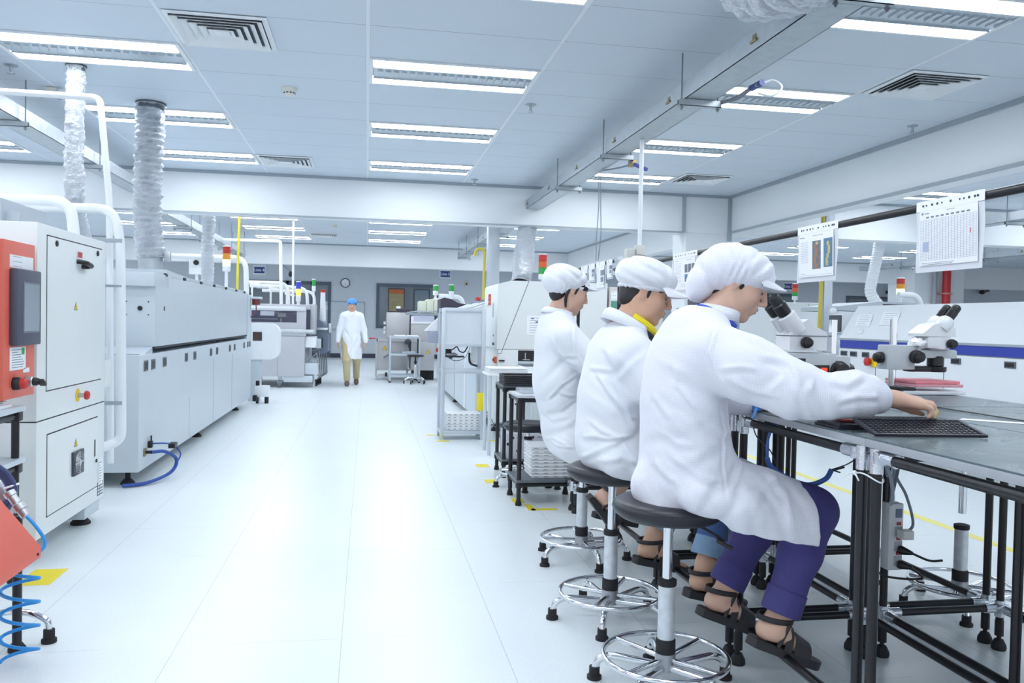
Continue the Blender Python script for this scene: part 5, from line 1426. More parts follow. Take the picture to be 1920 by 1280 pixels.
def hung_sheet(lb, x, y0, y1, zt, h, kind, skew=0.0, holes=True):
    """plastic sleeve with a printed page hung over the rail; face towards -x"""
    t = thing('hanging_sheet', lb, 'sheet', (x, (y0 + y1) / 2, zt), 'sheets hanging from the overhead rail')
    xf = x - 0.0165; w = y1 - y0
    def band(xo, a, b, z0, z1, wav=0.0):
        mb = MB(); N = 12
        for k in range(N):
            ya, yb = a + (b - a) * k / N, a + (b - a) * (k + 1) / N
            xa = xo + wav * math.sin(7 * k / N); xb = xo + wav * math.sin(7 * (k + 1) / N)
            mb.prism([(xa, ya, z0), (xb, yb, z0), (xb, yb, z1), (xa, ya, z1)], (0.0006, 0, 0))
        return mb
    s = MB()
    N = 10
    for k in range(N):
        f0, f1 = k / N, (k + 1) / N
        za, zb = zt - 0.032 - (h - 0.032) * f0, zt - 0.032 - (h - 0.032) * f1
        sk0, sk1 = skew * f0, skew * f1
        xa, xb = xf + 0.012 * f0 + 0.003 * math.sin(5 * f0), xf + 0.012 * f1 + 0.003 * math.sin(5 * f1)
        s.prism([(xa, y0 + sk0, za), (xa, y1 + sk0 * 0.6, za), (xb, y1 + sk1 * 0.6, zb), (xb, y0 + sk1, zb)], (0.0006, 0, 0))
    s.build('sleeve', SLEEVE, t)
    hb = band(xf, y0, y1, zt - 0.03, zt + 0.004)
    if holes:
        hb.mat(1)
        for q in (0.09, 0.13, 0.21, 0.28, 0.34, 0.47, 0.60, 0.67, 0.75, 0.84, 0.89):
            yy = y1 - (y1 - y0) * q if False else y0 + w * q
            r = 0.0042 if int(q * 100) % 2 else 0.003
            hb.lathe([(r, 0), (r, 0.0012)], (xf - 0.0002, yy, zt - 0.012), 10, (-1, 0, 0))
    hb.build('hole_strip', [PAPER, INKD], t)
    c = V((xf + 0.002, (y0 + y1) / 2 + skew * 0.35, zt - h * 0.52)); xd = V((0, -1, 0)); up = V((-0.03, 0, 1)).normalized(); n = V((-1, 0, -0.03)).normalized()
    b = MB()
    def bar(u, v, ww, hh, mi, o=0.0009):
        b.mat(mi); b.obox(c + n * o + xd * (u * w) + up * (v * h), (xd, up, n), (ww * w, hh * h, 0.0004))
    bar(0, 0, 0.86, 0.78, 0, 0.0004)
    if kind == 'table':
        for k in range(27): bar(0, 0.26 - k * 0.022, 0.82, 0.003, 1)
        for k in range(20): bar(-0.41 + k * 0.82 / 19, -0.03, 0.0025, 0.58, 1)
        bar(-0.38, 0.355, 0.03, 0.03, 2); bar(-0.31, 0.352, 0.07, 0.012, 2); bar(0.05, 0.36, 0.12, 0.01, 1)
        for k in range(9): bar(-0.3 + k * 0.075, 0.295, 0.045, 0.022, 2)
        bar(-0.33, -0.12, 0.09, 0.14, 4); bar(-0.15, -0.355, 0.5, 0.006, 2); bar(-0.15, -0.375, 0.45, 0.006, 2)
        bar(0.33, 0.03, 0.012, 0.06, 5)
    elif kind == 'photos':
        for k in range(13): bar(-0.29, 0.24 - k * 0.03, 0.2, 0.006, 1)
        bar(-0.35, 0.33, 0.12, 0.014, 2); bar(0.05, 0.34, 0.25, 0.012, 1)
        bar(0.02, -0.005, 0.21, 0.50, 3); bar(0.30, 0.01, 0.21, 0.50, 6)
        for k in range(6):
            bar(0.0 + 0.02 * math.sin(k * 1.4), 0.14 - 0.07 * k, 0.06, 0.07, 7, 0.0013); bar(0.30 + 0.03 * math.sin(k * 1.1), 0.17 - 0.07 * k, 0.055, 0.07, 8, 0.0013)
        bar(0.03, 0.2, 0.06, 0.05, 8, 0.0014); bar(-0.33, -0.33, 0.1, 0.01, 1); bar(0, -0.36, 0.8, 0.004, 1)
    else:
        for k in range(14): bar(-0.25, 0.28 - k * 0.035, 0.26, 0.006, 1)
        for k in range(3):
            bar(0.08 + 0.14 * k, 0.13, 0.115, 0.2, 3); bar(0.08 + 0.14 * k, -0.10, 0.115, 0.18, (6, 3, 4)[k])
        bar(0.2, 0.34, 0.2, 0.012, 1); bar(-0.3, 0.34, 0.1, 0.012, 2); bar(0.1, -0.3, 0.5, 0.006, 1); bar(0.1, -0.26, 0.5, 0.006, 1)
        bar(0.36, -0.27, 0.09, 0.09, 9)
    b.build('printed_page', [PAPER, mat('faint_print', (176, 182, 196), 0.6, var=0), INK, mat('photo_slate', (112, 122, 136), 0.5, var=0.25, scale=70), mat('pale_blue_print', (178, 190, 220), 0.6, var=0), REDP, mat('photo_blue', (92, 136, 166), 0.5, var=0.25, scale=70), mat('photo_tan', (170, 122, 84), 0.5, var=0.2, scale=70), mat('photo_yellow', (204, 186, 120), 0.5, var=0.2, scale=70), mat('sage_green', (150, 178, 160), 0.5, var=0)], t)
    return t
hung_sheet('hanging sheet with a large ruled table, nearest on the rail', 1.86, 2.215, 2.53, ZR + 0.013, 0.235, 'table', 0.012)
hung_sheet('hanging sheet with two colour photos, second along the rail', 1.86, 3.005, 3.315, ZR + 0.013, 0.235, 'photos', 0.02)
hung_sheet('hanging sheet with six small photos behind the caps', 1.86, 4.42, 4.80, ZR + 0.013, 0.24, 'six', 0.01)
for k, (a, c) in enumerate(((6.2, 6.36), (6.40, 6.66), (6.70, 6.9), (6.93, 7.15))):
    hung_sheet('narrow hanging sheet beyond the black post, %s along the far rail' % ORD[k], 1.90, a, c, ZR + 0.09, 0.23 if k % 2 else 0.15, 'text', 0.0, False)

# ---------------------------------------------------------------- lab stools
def make_stool():
    t = thing('lab_stool', 'x', 'stool', (0, 0, 0))
    MB().lathe([(0.0, 0.588), (0.10, 0.588), (0.165, 0.594), (0.188, 0.610), (0.195, 0.628), (0.19, 0.644), (0.17, 0.655), (0.12, 0.658), (0.06, 0.652), (0.0, 0.650)], (0, 0, 0), 44, cap=False).build('seat', mat('black_polyurethane', (30, 32, 42), 0.36, var=0.06, scale=12), t, smooth=80)
    MB().cyl((0, 0, 0.36), (0, 0, 0.588), 0.0165, n=24).lathe([(0.0165, 0.575), (0.035, 0.58), (0.05, 0.588)], (0, 0, 0), 20).build('upper_pole', CHROME, t)
    MB().cyl((0, 0, 0.175), (0, 0, 0.362), 0.029, n=26).build('column', mat('worn_white_column', (214, 220, 226), 0.3, 0.35, var=0.18, scale=26), t)
    MB().lathe([(0.031, 0.358), (0.033, 0.362), (0.033, 0.378), (0.02, 0.382)], (0, 0, 0), 24).build('collar', RUBBER, t)
    MB().lathe([(0.034, 0.127), (0.034, 0.17), (0.031, 0.174)], (0, 0, 0), 24).build('sleeve', RUBBER, t)
    MB().cyl((0, 0, 0.066), (0, 0, 0.126), 0.035, n=26).cyl((0.02, -0.034, 0.095), (0.02, -0.037, 0.095), 0.006).build('hub', mat('satin_steel', (176, 178, 182), 0.3, 0.9), t)
    b = MB().tube([(0.213 * math.cos(a), 0.213 * math.sin(a), 0.112) for a in [2 * PI * k / 56 for k in range(56)]], 0.0095, 12, True)
    b.build('foot_ring', CHROME, t)
    for k in range(4):
        a = 2 * PI * k / 4 + 0.62; d = V((math.cos(a), math.sin(a), 0))
        MB().cyl(d * 0.033 + V((0, 0, 0.105)), d * 0.208 + V((0, 0, 0.112)), 0.009, n=12).build('spoke', CHROME, t)
    for k in range(5):
        a = 2 * PI * k / 5 + 0.18; d = V((math.cos(a), math.sin(a), 0)); up = V((0, 0, 1))
        l = MB().tube(bez([d * 0.03 + up * 0.078, d * 0.12 + up * 0.085, d * 0.19 + up * 0.088, d * 0.23 + up * 0.07, d * 0.243 + up * 0.04], 5), 0.0135, 12).build('leg', CHROME, t)
        MB().lathe([(0.026, 0), (0.026, 0.012), (0.019, 0.014), (0.0185, 0.044)], d * 0.245, 20).build('foot_cap', RUBBER, l)
    MB().tube(bez([(0.02, 0.0, 0.585), (0.08, -0.03, 0.575), (0.14, -0.06, 0.545), (0.17, -0.08, 0.525)], 5), 0.005, 8).obox((0.165, -0.09, 0.518), ((1, -0.5, -0.5), (0.5, 1, 0), (0.3, -0.2, 1)), (0.06, 0.022, 0.012), 0.005).build('lever', BLACK, t)
    return t
S0 = make_stool()
S0.location = (1.03, 2.66, 0); S0['label'] = 'black lab stool with chrome foot ring under the nearest worker'; S0['group'] = 'lab stools'
dup(S0, (1.035, 3.33, 0), 0.35, 'black lab stool with chrome foot ring under the middle worker', 'lab stools')
dup(S0, (1.14, 4.2, 0), 0.9, 'black lab stool with chrome foot ring under the third worker', 'lab stools')
s4 = dup(S0, (1.225, 6.12, -0.0), 0.5, 'black lab stool standing empty behind the near black rack', 'lab stools')
def raise_stool(root, dz):
    for c in root.children:
        if c.name.split('.')[0] in ('seat', 'lever', 'upper_pole'):
            c.location.z += dz
raise_stool(s4, -0.165)
s5 = dup(S0, (2.66, 3.27, 0), 0.2, 'lab stool on the far side of the benches, seen under the bench tops', 'lab stools')
raise_stool(s5, 0.07)

# ---------------------------------------------------------------- component trays on the bench
def make_grid_tray():
    """matrix tray 0.32 x 0.136, origin at a corner"""
    t = thing('component_tray', 'x', 'tray', (0, 0, 0))
    W, D, H = 0.322, 0.138, 0.0075
    b = MB()
    b.box((0, 0, 0), (W, 0.008, H)).box((0, D - 0.008, 0), (W, D, H)).box((0, 0.008, 0), (0.01, D - 0.008, H)).box((W - 0.01, 0.008, 0), (W, D - 0.008, H))
    b.box((0.01, 0.008, 0.0005), (W - 0.01, D - 0.008, 0.002))
    nx, ny = 20, 8
    for k in range(1, nx):
        x = 0.01 + (W - 0.02) * k / nx; b.box((x - 0.0013, 0.008, 0.001), (x + 0.0013, D - 0.008, H - 0.001))
    for k in range(1, ny):
        y = 0.008 + (D - 0.016) * k / ny; b.box((0.01, y - 0.0013, 0.001), (W - 0.01, y + 0.0013, H - 0.0008))
    b.build('tray', mat('tray_black', (40, 40, 50), 0.35, var=0), t)
    ch = MB()
    for i in range(nx):
        for j in range(ny):
            x = 0.01 + (W - 0.02) * (i + 0.5) / nx; y = 0.008 + (D - 0.016) * (j + 0.5) / ny
            ch.box((x - 0.0045, y - 0.005, 0.0021), (x + 0.0045, y + 0.005, 0.0042))
    c = ch.build('chips', mat('chip_silver', (150, 154, 162), 0.3, 0.6, var=0.2, scale=200), t); c['kind'] = 'stuff'
    return t
T0 = make_grid_tray()
T0.location = (1.385, 2.045, 0.9555); T0.rotation_euler = (0.20, 0, -0.12)
T0['label'] = 'black component tray under the reaching hand, tilted towards the bench edge'; T0['group'] = 'black component trays'
def tray_at(x, y, z, rz, lb):
    o = dup(T0, (x, y, z), None, lb, 'black component trays'); o.rotation_euler = (0, 0, rz); return o
tray_at(1.372, 2.20, 0.9532, -0.02, 'black component tray flat on the bench, lower of the pair beneath the red card')
tray_at(1.378, 2.205, 0.9612, -0.05, 'black component tray directly beneath the red card')
tray_at(1.53, 2.36, 0.9532, -0.10, 'black component tray lying behind the reaching hand')
t = thing('red_card', 'small red card on the black trays beneath the sleeve', 'card', (1.47, 2.29, 0.969))
MB().obox((1.47, 2.285, 0.9725), ((1, -0.1, 0), (0.1, 1, 0), (0, 0, 1)), (0.085, 0.05, 0.006), 0.001).build('card', mat('red_card', (214, 78, 76), 0.5), t)
t = thing('wire_probe', 'thin black rod lying across the far bench top', 'rod', (2.15, 2.6, 0.956))
MB().tube([(2.16, 2.81, 0.957), (2.155, 2.38, 0.957), (2.15, 2.05, 0.957)], 0.0025, 6).build('rod', BLACK, t)
t = thing('white_strip', 'white paper strip lying on the far bench top at the right edge', 'paper', (2.1, 2.35, 0.954))
MB().prism([(1.96, 2.44, 0.9535), (2.13, 2.30, 0.9535), (2.15, 2.34, 0.9535), (2.0, 2.47, 0.9535)], (0, 0, 0.001)).build('paper', PAPER, t)

# ---------------------------------------------------------------- microscopes
MSW = mat('microscope_white', (226, 229, 234), 0.3, coat=0.3, var=0.02)
MSG = mat('microscope_grey', (196, 202, 208), 0.35, var=0.02)
MSB = mat('microscope_black', (30, 30, 36), 0.32, var=0)
def knob(p, ax, r, L, parent, name='focus_knob'):
    b = MB().lathe([(r * 0.75, 0), (r, L * 0.12), (r, L * 0.55), (r * 0.8, L * 0.6), (r * 0.8, L * 0.95), (r * 0.62, L)], p, 26, ax)
    u, w = frame_of(ax); ax = V(ax).normalized(); p = V(p)
    for k in range(22):
        a = 2 * PI * k / 22; d = u * math.cos(a) + w * math.sin(a)
        b.obox(p + ax * L * 0.33 + d * r, (d, ax, d.cross(ax)), (r * 0.06, L * 0.42, r * 0.12))
    return b.build(name, MSB, parent)
def microscope(lb, loc, sx, base=True, tall=0.345):
    """stereo microscope on a pole; eyepieces lean to sx along x.  local origin at the pole foot"""
    t = thing('microscope', lb, 'microscope', loc)
    L = V(loc)
    P = lambda x, y, z: V((L.x + sx * x, L.y + y, L.z + z))
    def pb(x0, y0, z0, x1, y1, z1, bev, name, m, par=None):
        return MB().box(P(x0, y0, z0), P(x1, y1, z1), bev).build(name, m, par or t)
    MB().cyl(P(0, 0, 0.02), P(0, 0, tall), 0.0165, n=24).cyl(P(0, 0, tall - 0.004), P(0, 0, tall + 0.002), 0.014, n=24).build('pole', CHROME, t)
    pb(-0.055, -0.04, 0.11, 0.09, 0.04, 0.225, 0.006, 'focus_block', MSG)
    knob(P(0.085, -0.035, 0.172), (0, -1, 0), 0.03, 0.055, t); knob(P(-0.055, 0.0, 0.165), (-sx, 0, 0), 0.026, 0.04, t)
    pb(0.08, -0.03, 0.165, 0.32, 0.04, 0.205, 0.01, 'arm', MSG)
    # zoom body
    b = MB().lathe([(0.052, 0.0), (0.06, 0.006), (0.06, 0.058), (0.052, 0.062)], P(0.225, 0, 0.205), 28)
    b.box(P(0.14, -0.058, 0.212), P(0.265, 0.058, 0.268), 0.012)
    b.build('zoom_body', MSW, t)
    hx = [(0.115, 0.268), (0.29, 0.268), (0.285, 0.31), (0.215, 0.335), (0.17, 0.325), (0.115, 0.282)]
    h = MB(); h.prism([P(x, -0.055, z) for x, z in hx], V((0, 0.11, 0))).build('head', MSW, t)
    knob(P(0.255, -0.058, 0.235), (0, -1, 0), 0.022, 0.035, t, 'zoom_knob')
    ax = V((sx * 0.62, 0, 0.78)).normalized()
    for s in (-1, 1):
        c = P(0.235, s * 0.032, 0.318)
        bt = MB().lathe([(0.033, -0.02), (0.036, 0.0), (0.036, 0.032), (0.026, 0.045)], c, 24, ax); bt.build('tube_housing', MSW, t)
        MB().lathe([(0.021, 0.04), (0.022, 0.05), (0.0225, 0.085), (0.019, 0.088), (0.021, 0.092), (0.021, 0.115), (0.016, 0.122), (0.014, 0.117)], c, 24, ax).build('eyepiece', MSB, t)
    MB().lathe([(0.034, 0.205), (0.034, 0.165)], P(0.225, 0, -0.03), 22).lathe([(0.033, 0.145), (0.037, 0.14), (0.037, 0.10), (0.03, 0.095)], P(0.225, 0, 0.03), 26).build('objective', MSB, t)
    MB().lathe([(0.046, 0.0), (0.05, 0.006), (0.05, 0.024), (0.03, 0.028)], P(0.225, 0, 0.10), 28).box(P(0.07, -0.03, 0.10), P(0.20, 0.03, 0.128), 0.01).build('ring_lamp', MSB, t)
    if base:
        MB().box(P(-0.03, -0.13, 0.0), P(0.29, 0.13, 0.018), 0.006).build('base', MSW, t)
        MB().box(P(-0.04, -0.12, 0.018), P(0.04, 0.12, 0.034), 0.003).build('base_pad', MSB, t)
    return t
microscope('white stereo microscope on a pole stand over pink folders, far bench side', (2.45, 3.5, 0.9545), 1)
MSC = bpy.data.objects['microscope']
for k, (z, cc, nm) in enumerate(((0.9885, (226, 160, 172), 'lower'), (1.0035, (232, 140, 152), 'upper'))):
    t = thing('pink_folder', 'pink folder on the microscope base, %s of the two' % nm, 'folder', (2.62, 3.5, z), 'pink folders')
    MB().box((2.495, 3.38 + 0.01 * k, z), (2.735 - 0.01 * k, 3.62, z + 0.0135), 0.003).build('cover', mat('pink_' + nm, cc, 0.5, var=0.08, scale=30), t)
t = thing('tissue', 'crumpled white tissue on the arm of the far microscope', 'tissue', (2.55, 3.47, 1.2))
b = MB().ball((2.56, 3.475, 1.187), (0.05, 0.03, 0.024), 14, 10)
b.v = [tuple(V(v) + V((0.012, 0.01, 0.02)) * noise.noise(V(v) * 60)) for v in b.v]
b.build('tissue', PAPER, t)

# big white compound microscope before the nearest worker
t = thing('microscope', 'large white microscope with big black knobs beside the nearest face', 'microscope', (1.72, 2.95, ZT))
y0 = 2.95
hp = [(1.59, 1.165), (1.745, 1.165), (1.745, 1.235), (1.70, 1.255), (1.665, 1.285), (1.60, 1.245), (1.59, 1.22)]
MB().prism([(x, y0 - 0.055, z) for x, z in hp], (0, 0.11, 0)).build('head', MSW, t)
MB().prism([(1.59, y0 - 0.056, 1.218), (1.745, y0 - 0.056, 1.218), (1.745, y0 - 0.056, 1.222), (1.59, y0 - 0.056, 1.222)], (0, 0.112, 0)).build('seam_line', mat('soft_seam', (120, 128, 136)), t)
ax = V((-0.62, 0, 0.78)).normalized()
for s in (-1, 1):
    c = V((1.612, y0 + s * 0.032, 1.262))
    MB().lathe([(0.034, -0.035), (0.036, 0.0), (0.034, 0.045), (0.026, 0.05)], c, 24, ax).build('tube_housing', MSW, t)
    MB().lathe([(0.024, 0.045), (0.027, 0.06), (0.028, 0.095), (0.023, 0.10), (0.0235, 0.128), (0.019, 0.135), (0.015, 0.128)], c, 24, ax).build('eyepiece', MSB, t)
knob((1.652, y0 - 0.056, 1.195), (0, -1, 0), 0.021, 0.035, t, 'zoom_knob')
MB().box((1.56, y0 - 0.075, 1.04), (1.775, y0 + 0.075, 1.155), 0.008).build('light_box', MSG, t)
pn = MB().box((1.60, y0 - 0.077, 1.065), (1.745, y0 - 0.0745, 1.11)).build('display_panel', MSB, t)
MB().box((1.71, y0 - 0.0785, 1.078), (1.735, y0 - 0.0765, 1.10)).build('red_readout', mat('red_readout', (200, 70, 50), 0.4, var=0, emit=((255, 70, 40), 0.6)), pn)
MB().box((1.60, y0 - 0.077, 1.11), (1.645, y0 - 0.0745, 1.135)).build('label_plate', MSB, pn)
MB().cyl((1.80, y0, 0.975), (1.80, y0, 1.285), 0.0175, n=24).build('pole', CHROME, t)
MB().box((1.765, y0 - 0.05, 1.02), (1.85, y0 + 0.05, 1.145), 0.006).build('focus_block', MSG, t)
knob((1.785, y0 - 0.05, 1.09), (0, -1, 0), 0.036, 0.06, t); knob((1.85, y0 - 0.01, 1.085), (1, 0, 0), 0.034, 0.03, t)
MB().box((1.56, y0 - 0.12, ZT + 0.0005), (1.87, y0 + 0.13, ZT + 0.022), 0.006).build('base', MSW, t)
# things beyond the middle worker's face
t = thing('inspection_camera', 'black and grey inspection camera unit beyond the middle worker', 'camera', (1.66, 4.1, ZT))
MB().box((1.60, 4.02, ZT + 0.0005), (1.80, 4.24, ZT + 0.02), 0.005).build('base', MSB, t)
MB().cyl((1.76, 4.14, ZT + 0.02), (1.76, 4.14, 1.42), 0.016).build('pole', CHROME, t)
MB().box((1.64, 4.06, 1.18), (1.74, 4.2, 1.27), 0.012).box((1.63, 4.08, 1.30), (1.72, 4.18, 1.345), 0.008).build('body', MSB, t)
MB().box((1.70, 4.05, 1.28), (1.82, 4.2, 1.40), 0.01).build('housing', mat('fan_grey', (70, 74, 82)), t)
MB().box((1.52, 4.06, 1.12), (1.58, 4.10, 1.20), 0.004).box((1.595, 4.06, 1.12), (1.64, 4.10, 1.20), 0.004).build('grey_block', MTRIMG, t)
MB().tube(bez([(1.58, 4.05, 1.21), (1.60, 4.04, 1.235), (1.64, 4.05, 1.24), (1.68, 4.08, 1.22)], 5), 0.006).build('cable', BLACK, t)
t = thing('globe_lamp', 'white round lamp shade above the rail beyond the middle worker', 'lamp', (2.1, 4.7, ZT))
MB().cyl((2.12, 4.75, ZT + 0.0005), (2.12, 4.75, 1.62), 0.012).cyl((2.12, 4.75, ZT + 0.0005), (2.12, 4.75, ZT + 0.015), 0.07).build('stand', MSB, t)
MB().lathe([(0.09, 1.60), (0.085, 1.66), (0.055, 1.705), (0.0, 1.72)], (2.12, 4.75, 0), 26, cap=False).build('shade', mat('lamp_shade_grey', (206, 210, 212), 0.4), t)
for k, (yy, cc) in enumerate(((4.62, REDP), (4.86, REDP))):
    t = thing('parts_bin', 'low black parts bin with red rim, %s of the two past the third worker' % ('nearer', 'farther')[k], 'bin', (1.45, yy, ZT), 'black bins with red rims')
    MB().box((1.40, yy - 0.1, ZT + 0.0005), (1.62, yy + 0.1, ZT + 0.10), 0.006).build('bin', MSB, t)
    MB().box((1.40, yy - 0.1, ZT + 0.10), (1.62, yy + 0.1, ZT + 0.165), 0.004).build('white_insert', PAPER, t)
    MB().box((1.395, yy - 0.105, ZT + 0.165), (1.625, yy + 0.105, ZT + 0.20), 0.004).build('black_lid', MSB, t)
    MB().box((1.395, yy - 0.105, ZT + 0.2005), (1.625, yy + 0.105, ZT + 0.215), 0.004).build('red_rim', cc, t)
t = thing('glass_cup', 'small glass measuring cup with dark rim behind the nearest worker\'s chin', 'cup', (1.56, 3.25, ZT))
MB().lathe([(0.035, 0), (0.045, 0.10), (0.047, 0.16), (0.05, 0.165)], (1.60, 3.22, ZT + 0.01), 24, cap=False).build('cup', mat('clear_plastic', (214, 222, 230), 0.15), t)
MB().tube([(1.60 + 0.05 * math.cos(a), 3.22 + 0.05 * math.sin(a), ZT + 0.175) for a in [2 * PI * k / 24 for k in range(24)]], 0.004, 6, True).lathe([(0.045, 0), (0.045, 0.01)], (1.60, 3.22, ZT + 0.0005), 20).build('rim', INKD, t)

# ---------------------------------------------------------------- cables, string, power strip, cord
t = thing('power_strip', 'white power strip with plugs tied upright to a bench leg', 'power strip', (1.965, 2.86, 0.35))
x0, y0 = 1.972, 2.795
MB().box((x0 - 0.03, y0 - 0.03, 0.345), (x0 + 0.03, y0 + 0.02, 0.598), 0.006).build('body', mat('strip_white', (208, 212, 216), 0.4), t)
MB().box((x0 - 0.004, y0 - 0.032, 0.545), (x0 + 0.022, y0 - 0.029, 0.578)).build('meter_screen', mat('meter_blue', (96, 112, 136), 0.3), t)
for k in range(3):
    z = 0.505 - 0.056 * k
    MB().box((x0 + 0.002, y0 - 0.033, z + 0.012), (x0 + 0.018, y0 - 0.029, z + 0.024)).build('rocker', mat('rocker_red', (150, 44, 44), 0.3), t)
    MB().box((x0 - 0.006, y0 - 0.0325, z - 0.03), (x0 + 0.024, y0 - 0.0295, z + 0.006)).build('socket', MTRIMG, t)
MB().box((x0 + 0.0, y0 - 0.075, 0.47), (x0 + 0.045, y0 - 0.032, 0.505), 0.006).build('plug', mat('plug_white', (214, 216, 214), 0.4), t)
for z in (0.425, 0.37):
    MB().lathe([(0.014, 0), (0.017, 0.01), (0.012, 0.03), (0.006, 0.05)], (x0 + 0.012, y0 - 0.032, z), 14, (0.6, -0.8, -0.1)).build('plug', BLACK, t)
MB().tube(bez([(x0 + 0.02, y0 - 0.05, 0.49), (x0 + 0.07, y0 - 0.03, 0.52), (x0 + 0.06, y0, 0.62), (x0 + 0.02, y0 + 0.01, 0.70), (x0 + 0.01, y0, 0.80), (x0 + 0.04, y0, 0.88)], 6), 0.0055, 8).tube(bez([(x0, y0, 0.598), (x0, y0, 0.65), (x0 + 0.005, y0, 0.72), (x0 + 0.03, y0, 0.88)], 6), 0.0055, 8).build('grey_cord', MATS['grey_cable'], t)
MB().tube(bez([(x0 + 0.04, y0 - 0.07, 0.42), (x0 + 0.09, y0 - 0.10, 0.40), (x0 + 0.13, y0 - 0.12, 0.405)], 6), 0.0045, 8).tube(bez([(x0 + 0.04, y0 - 0.07, 0.365), (x0 + 0.08, y0 - 0.08, 0.33), (x0 + 0.04, y0 - 0.04, 0.315), (x0 - 0.04, y0 - 0.02, 0.325), (x0 - 0.08, y0, 0.36)], 6), 0.0045, 8).build('black_cord', BLACK, t)
t = thing('tie_string', 'white string knotted around the two nearest bench legs', 'string', (1.39, 2.05, 0.84))
MB().tube([(1.375 + 0.022 * math.cos(a) , 2.05 + 0.055 * math.sin(a), 0.845 + 0.008 * math.cos(a * 2)) for a in [2 * PI * k / 30 for k in range(30)]], 0.0022, 6, True).ball((1.352, 2.085, 0.848), 0.007).tube(bez([(1.352, 2.085, 0.848), (1.338, 2.10, 0.842), (1.332, 2.105, 0.832)], 4), 0.0022).tube(bez([(1.352, 2.085, 0.848), (1.348, 2.065, 0.838), (1.350, 2.06, 0.83)], 4), 0.0022).build('string', WHITE, t)
t = thing('bench_cable', 'grey cables drooping under the benches behind the two nearest legs', 'cable', (1.6, 2.2, 0.8))
MB().tube(bez([(1.40, 2.03, 0.90), (1.44, 2.05, 0.84), (1.52, 2.15, 0.76), (1.62, 2.3, 0.72), (1.8, 2.5, 0.85)], 6), 0.005, 8).tube(bez([(1.46, 2.06, 0.92), (1.5, 2.12, 0.86), (1.6, 2.3, 0.80), (1.75, 2.5, 0.9)], 6), 0.003, 8).build('cable', MATS['grey_cable'], t)
t = thing('grounding_cord', 'blue coiled grounding cord with clip hanging at the nearest worker\'s bench', 'cord', (1.45, 2.55, 0.8))
pts = bez([(1.402, 2.62, 0.925), (1.372, 2.62, 0.88), (1.355, 2.60, 0.82), (1.37, 2.60, 0.775), (1.43, 2.595, 0.735), (1.50, 2.585, 0.712), (1.55, 2.56, 0.735), (1.568, 2.55, 0.77)], 20)
hel = []
for i, p in enumerate(pts):
    d = (pts[min(i + 1, len(pts) - 1)] - pts[max(i - 1, 0)]).normalized(); u, w = frame_of(d)
    hel.append(p)
MB().tube(hel, [0.0048 if i < 46 else 0.0085 + 0.0009 * (i % 2) for i in range(len(hel))], 10).build('coil', mat('cord_blue', (66, 104, 176), 0.45), t)
MB().tube(bez([(1.568, 2.55, 0.77), (1.60, 2.50, 0.80), (1.615, 2.46, 0.84), (1.615, 2.44, 0.90)], 6), 0.0022, 6).tube(bez([(1.335, 2.68, 0.93), (1.345, 2.66, 0.87), (1.385, 2.63, 0.82), (1.40, 2.61, 0.76)], 6), 0.0022, 6).build('wire', INKD, t)
MB().obox((1.59, 2.55, 0.772), ((1, 0, 0.25), (0, 1, 0), (-0.25, 0, 1)), (0.05, 0.008, 0.006), 0.002).obox((1.585, 2.55, 0.764), ((1, 0, -0.3), (0, 1, 0), (0.3, 0, 1)), (0.03, 0.008, 0.005), 0.002).build('clip', BLACK, t)
# ================================================================ right hand background
t = thing('blue_striped_oven', 'long white oven machine with a blue stripe beyond the workbenches', 'machine', (5.8, 6.0, 0))
OV = mat('oven_white', (228, 233, 238), 0.35, var=0.015)
MB().box((5.2, 3.2, 0.09), (6.6, 8.38, 1.035), 0.006).build('lower_cabinet', OV, t)
MB().box((5.215, 3.2, 1.035), (6.6, 8.38, 1.14), 0.004).box((5.195, 3.2, 1.128), (6.6, 8.38, 1.15), 0.003).build('waist_rail', MTRIMG, t)
MB().box((5.205, 3.2, 1.044), (5.216, 8.375, 1.129)).build('blue_stripe', mat('stripe_blue', (44, 64, 168), 0.4), t)
P = [(5.2, 8.38, 1.15), (5.34, 8.24, 1.505), (6.6, 8.24, 1.505), (6.6, 8.38, 1.15)]
b = MB()
b.add([(5.2, 8.38, 1.15), (5.33, 8.24, 1.505), (6.6, 8.24, 1.505), (6.6, 8.38, 1.15), (5.2, 3.2, 1.15), (5.33, 3.2, 1.505), (6.6, 3.2, 1.505), (6.6, 3.2, 1.15)], [(0, 1, 2, 3), (7, 6, 5, 4), (0, 4, 5, 1), (1, 5, 6, 2), (2, 6, 7, 3), (3, 7, 4, 0)])
b.build('hood', OV, t)
b = MB()
for y in (4.2, 5.45, 6.683, 7.7): b.box((5.197, y, 0.1), (5.2, y + 0.006, 1.03))
b.build('panel_seam', mat('soft_seam', (120, 128, 136)), t)
for y in (8.28, 8.10, 7.88, 7.2, 6.53, 5.9, 5.3, 4.6):
    p = MB().box((5.19, y - 0.06, 0.955), (5.2, y + 0.06, 1.01), 0.003).build('finger_pull', mat('pull_grey', (96, 102, 112)), t)
    MB().box((5.186, y - 0.045, 0.965), (5.191, y + 0.045, 1.0)).build('recess', BLACK, p)
e = MB().cyl((5.2, 7.73, 0.914), (5.19, 7.73, 0.914), 0.06, n=20).build('stop_plate', YELS, t)
MB().lathe([(0.03, 0), (0.045, 0.02), (0.045, 0.045), (0.02, 0.06)], (5.19, 7.79, 0.914), 18, (-1, 0, 0)).build('stop_button', REDP, e)
for (y, z, w2, h2) in ((8.03, 1.345, 0.26, 0.14), (7.6, 1.365, 0.28, 0.15)):
    sheet('paper_note', (5.195 + (z - 1.15) * 0.366, y, z), (-0.94, 0, 0.34), (0.34, 0, 0.94), w2, h2, t, 6, ink=mat('faint_print', (176, 182, 196)))
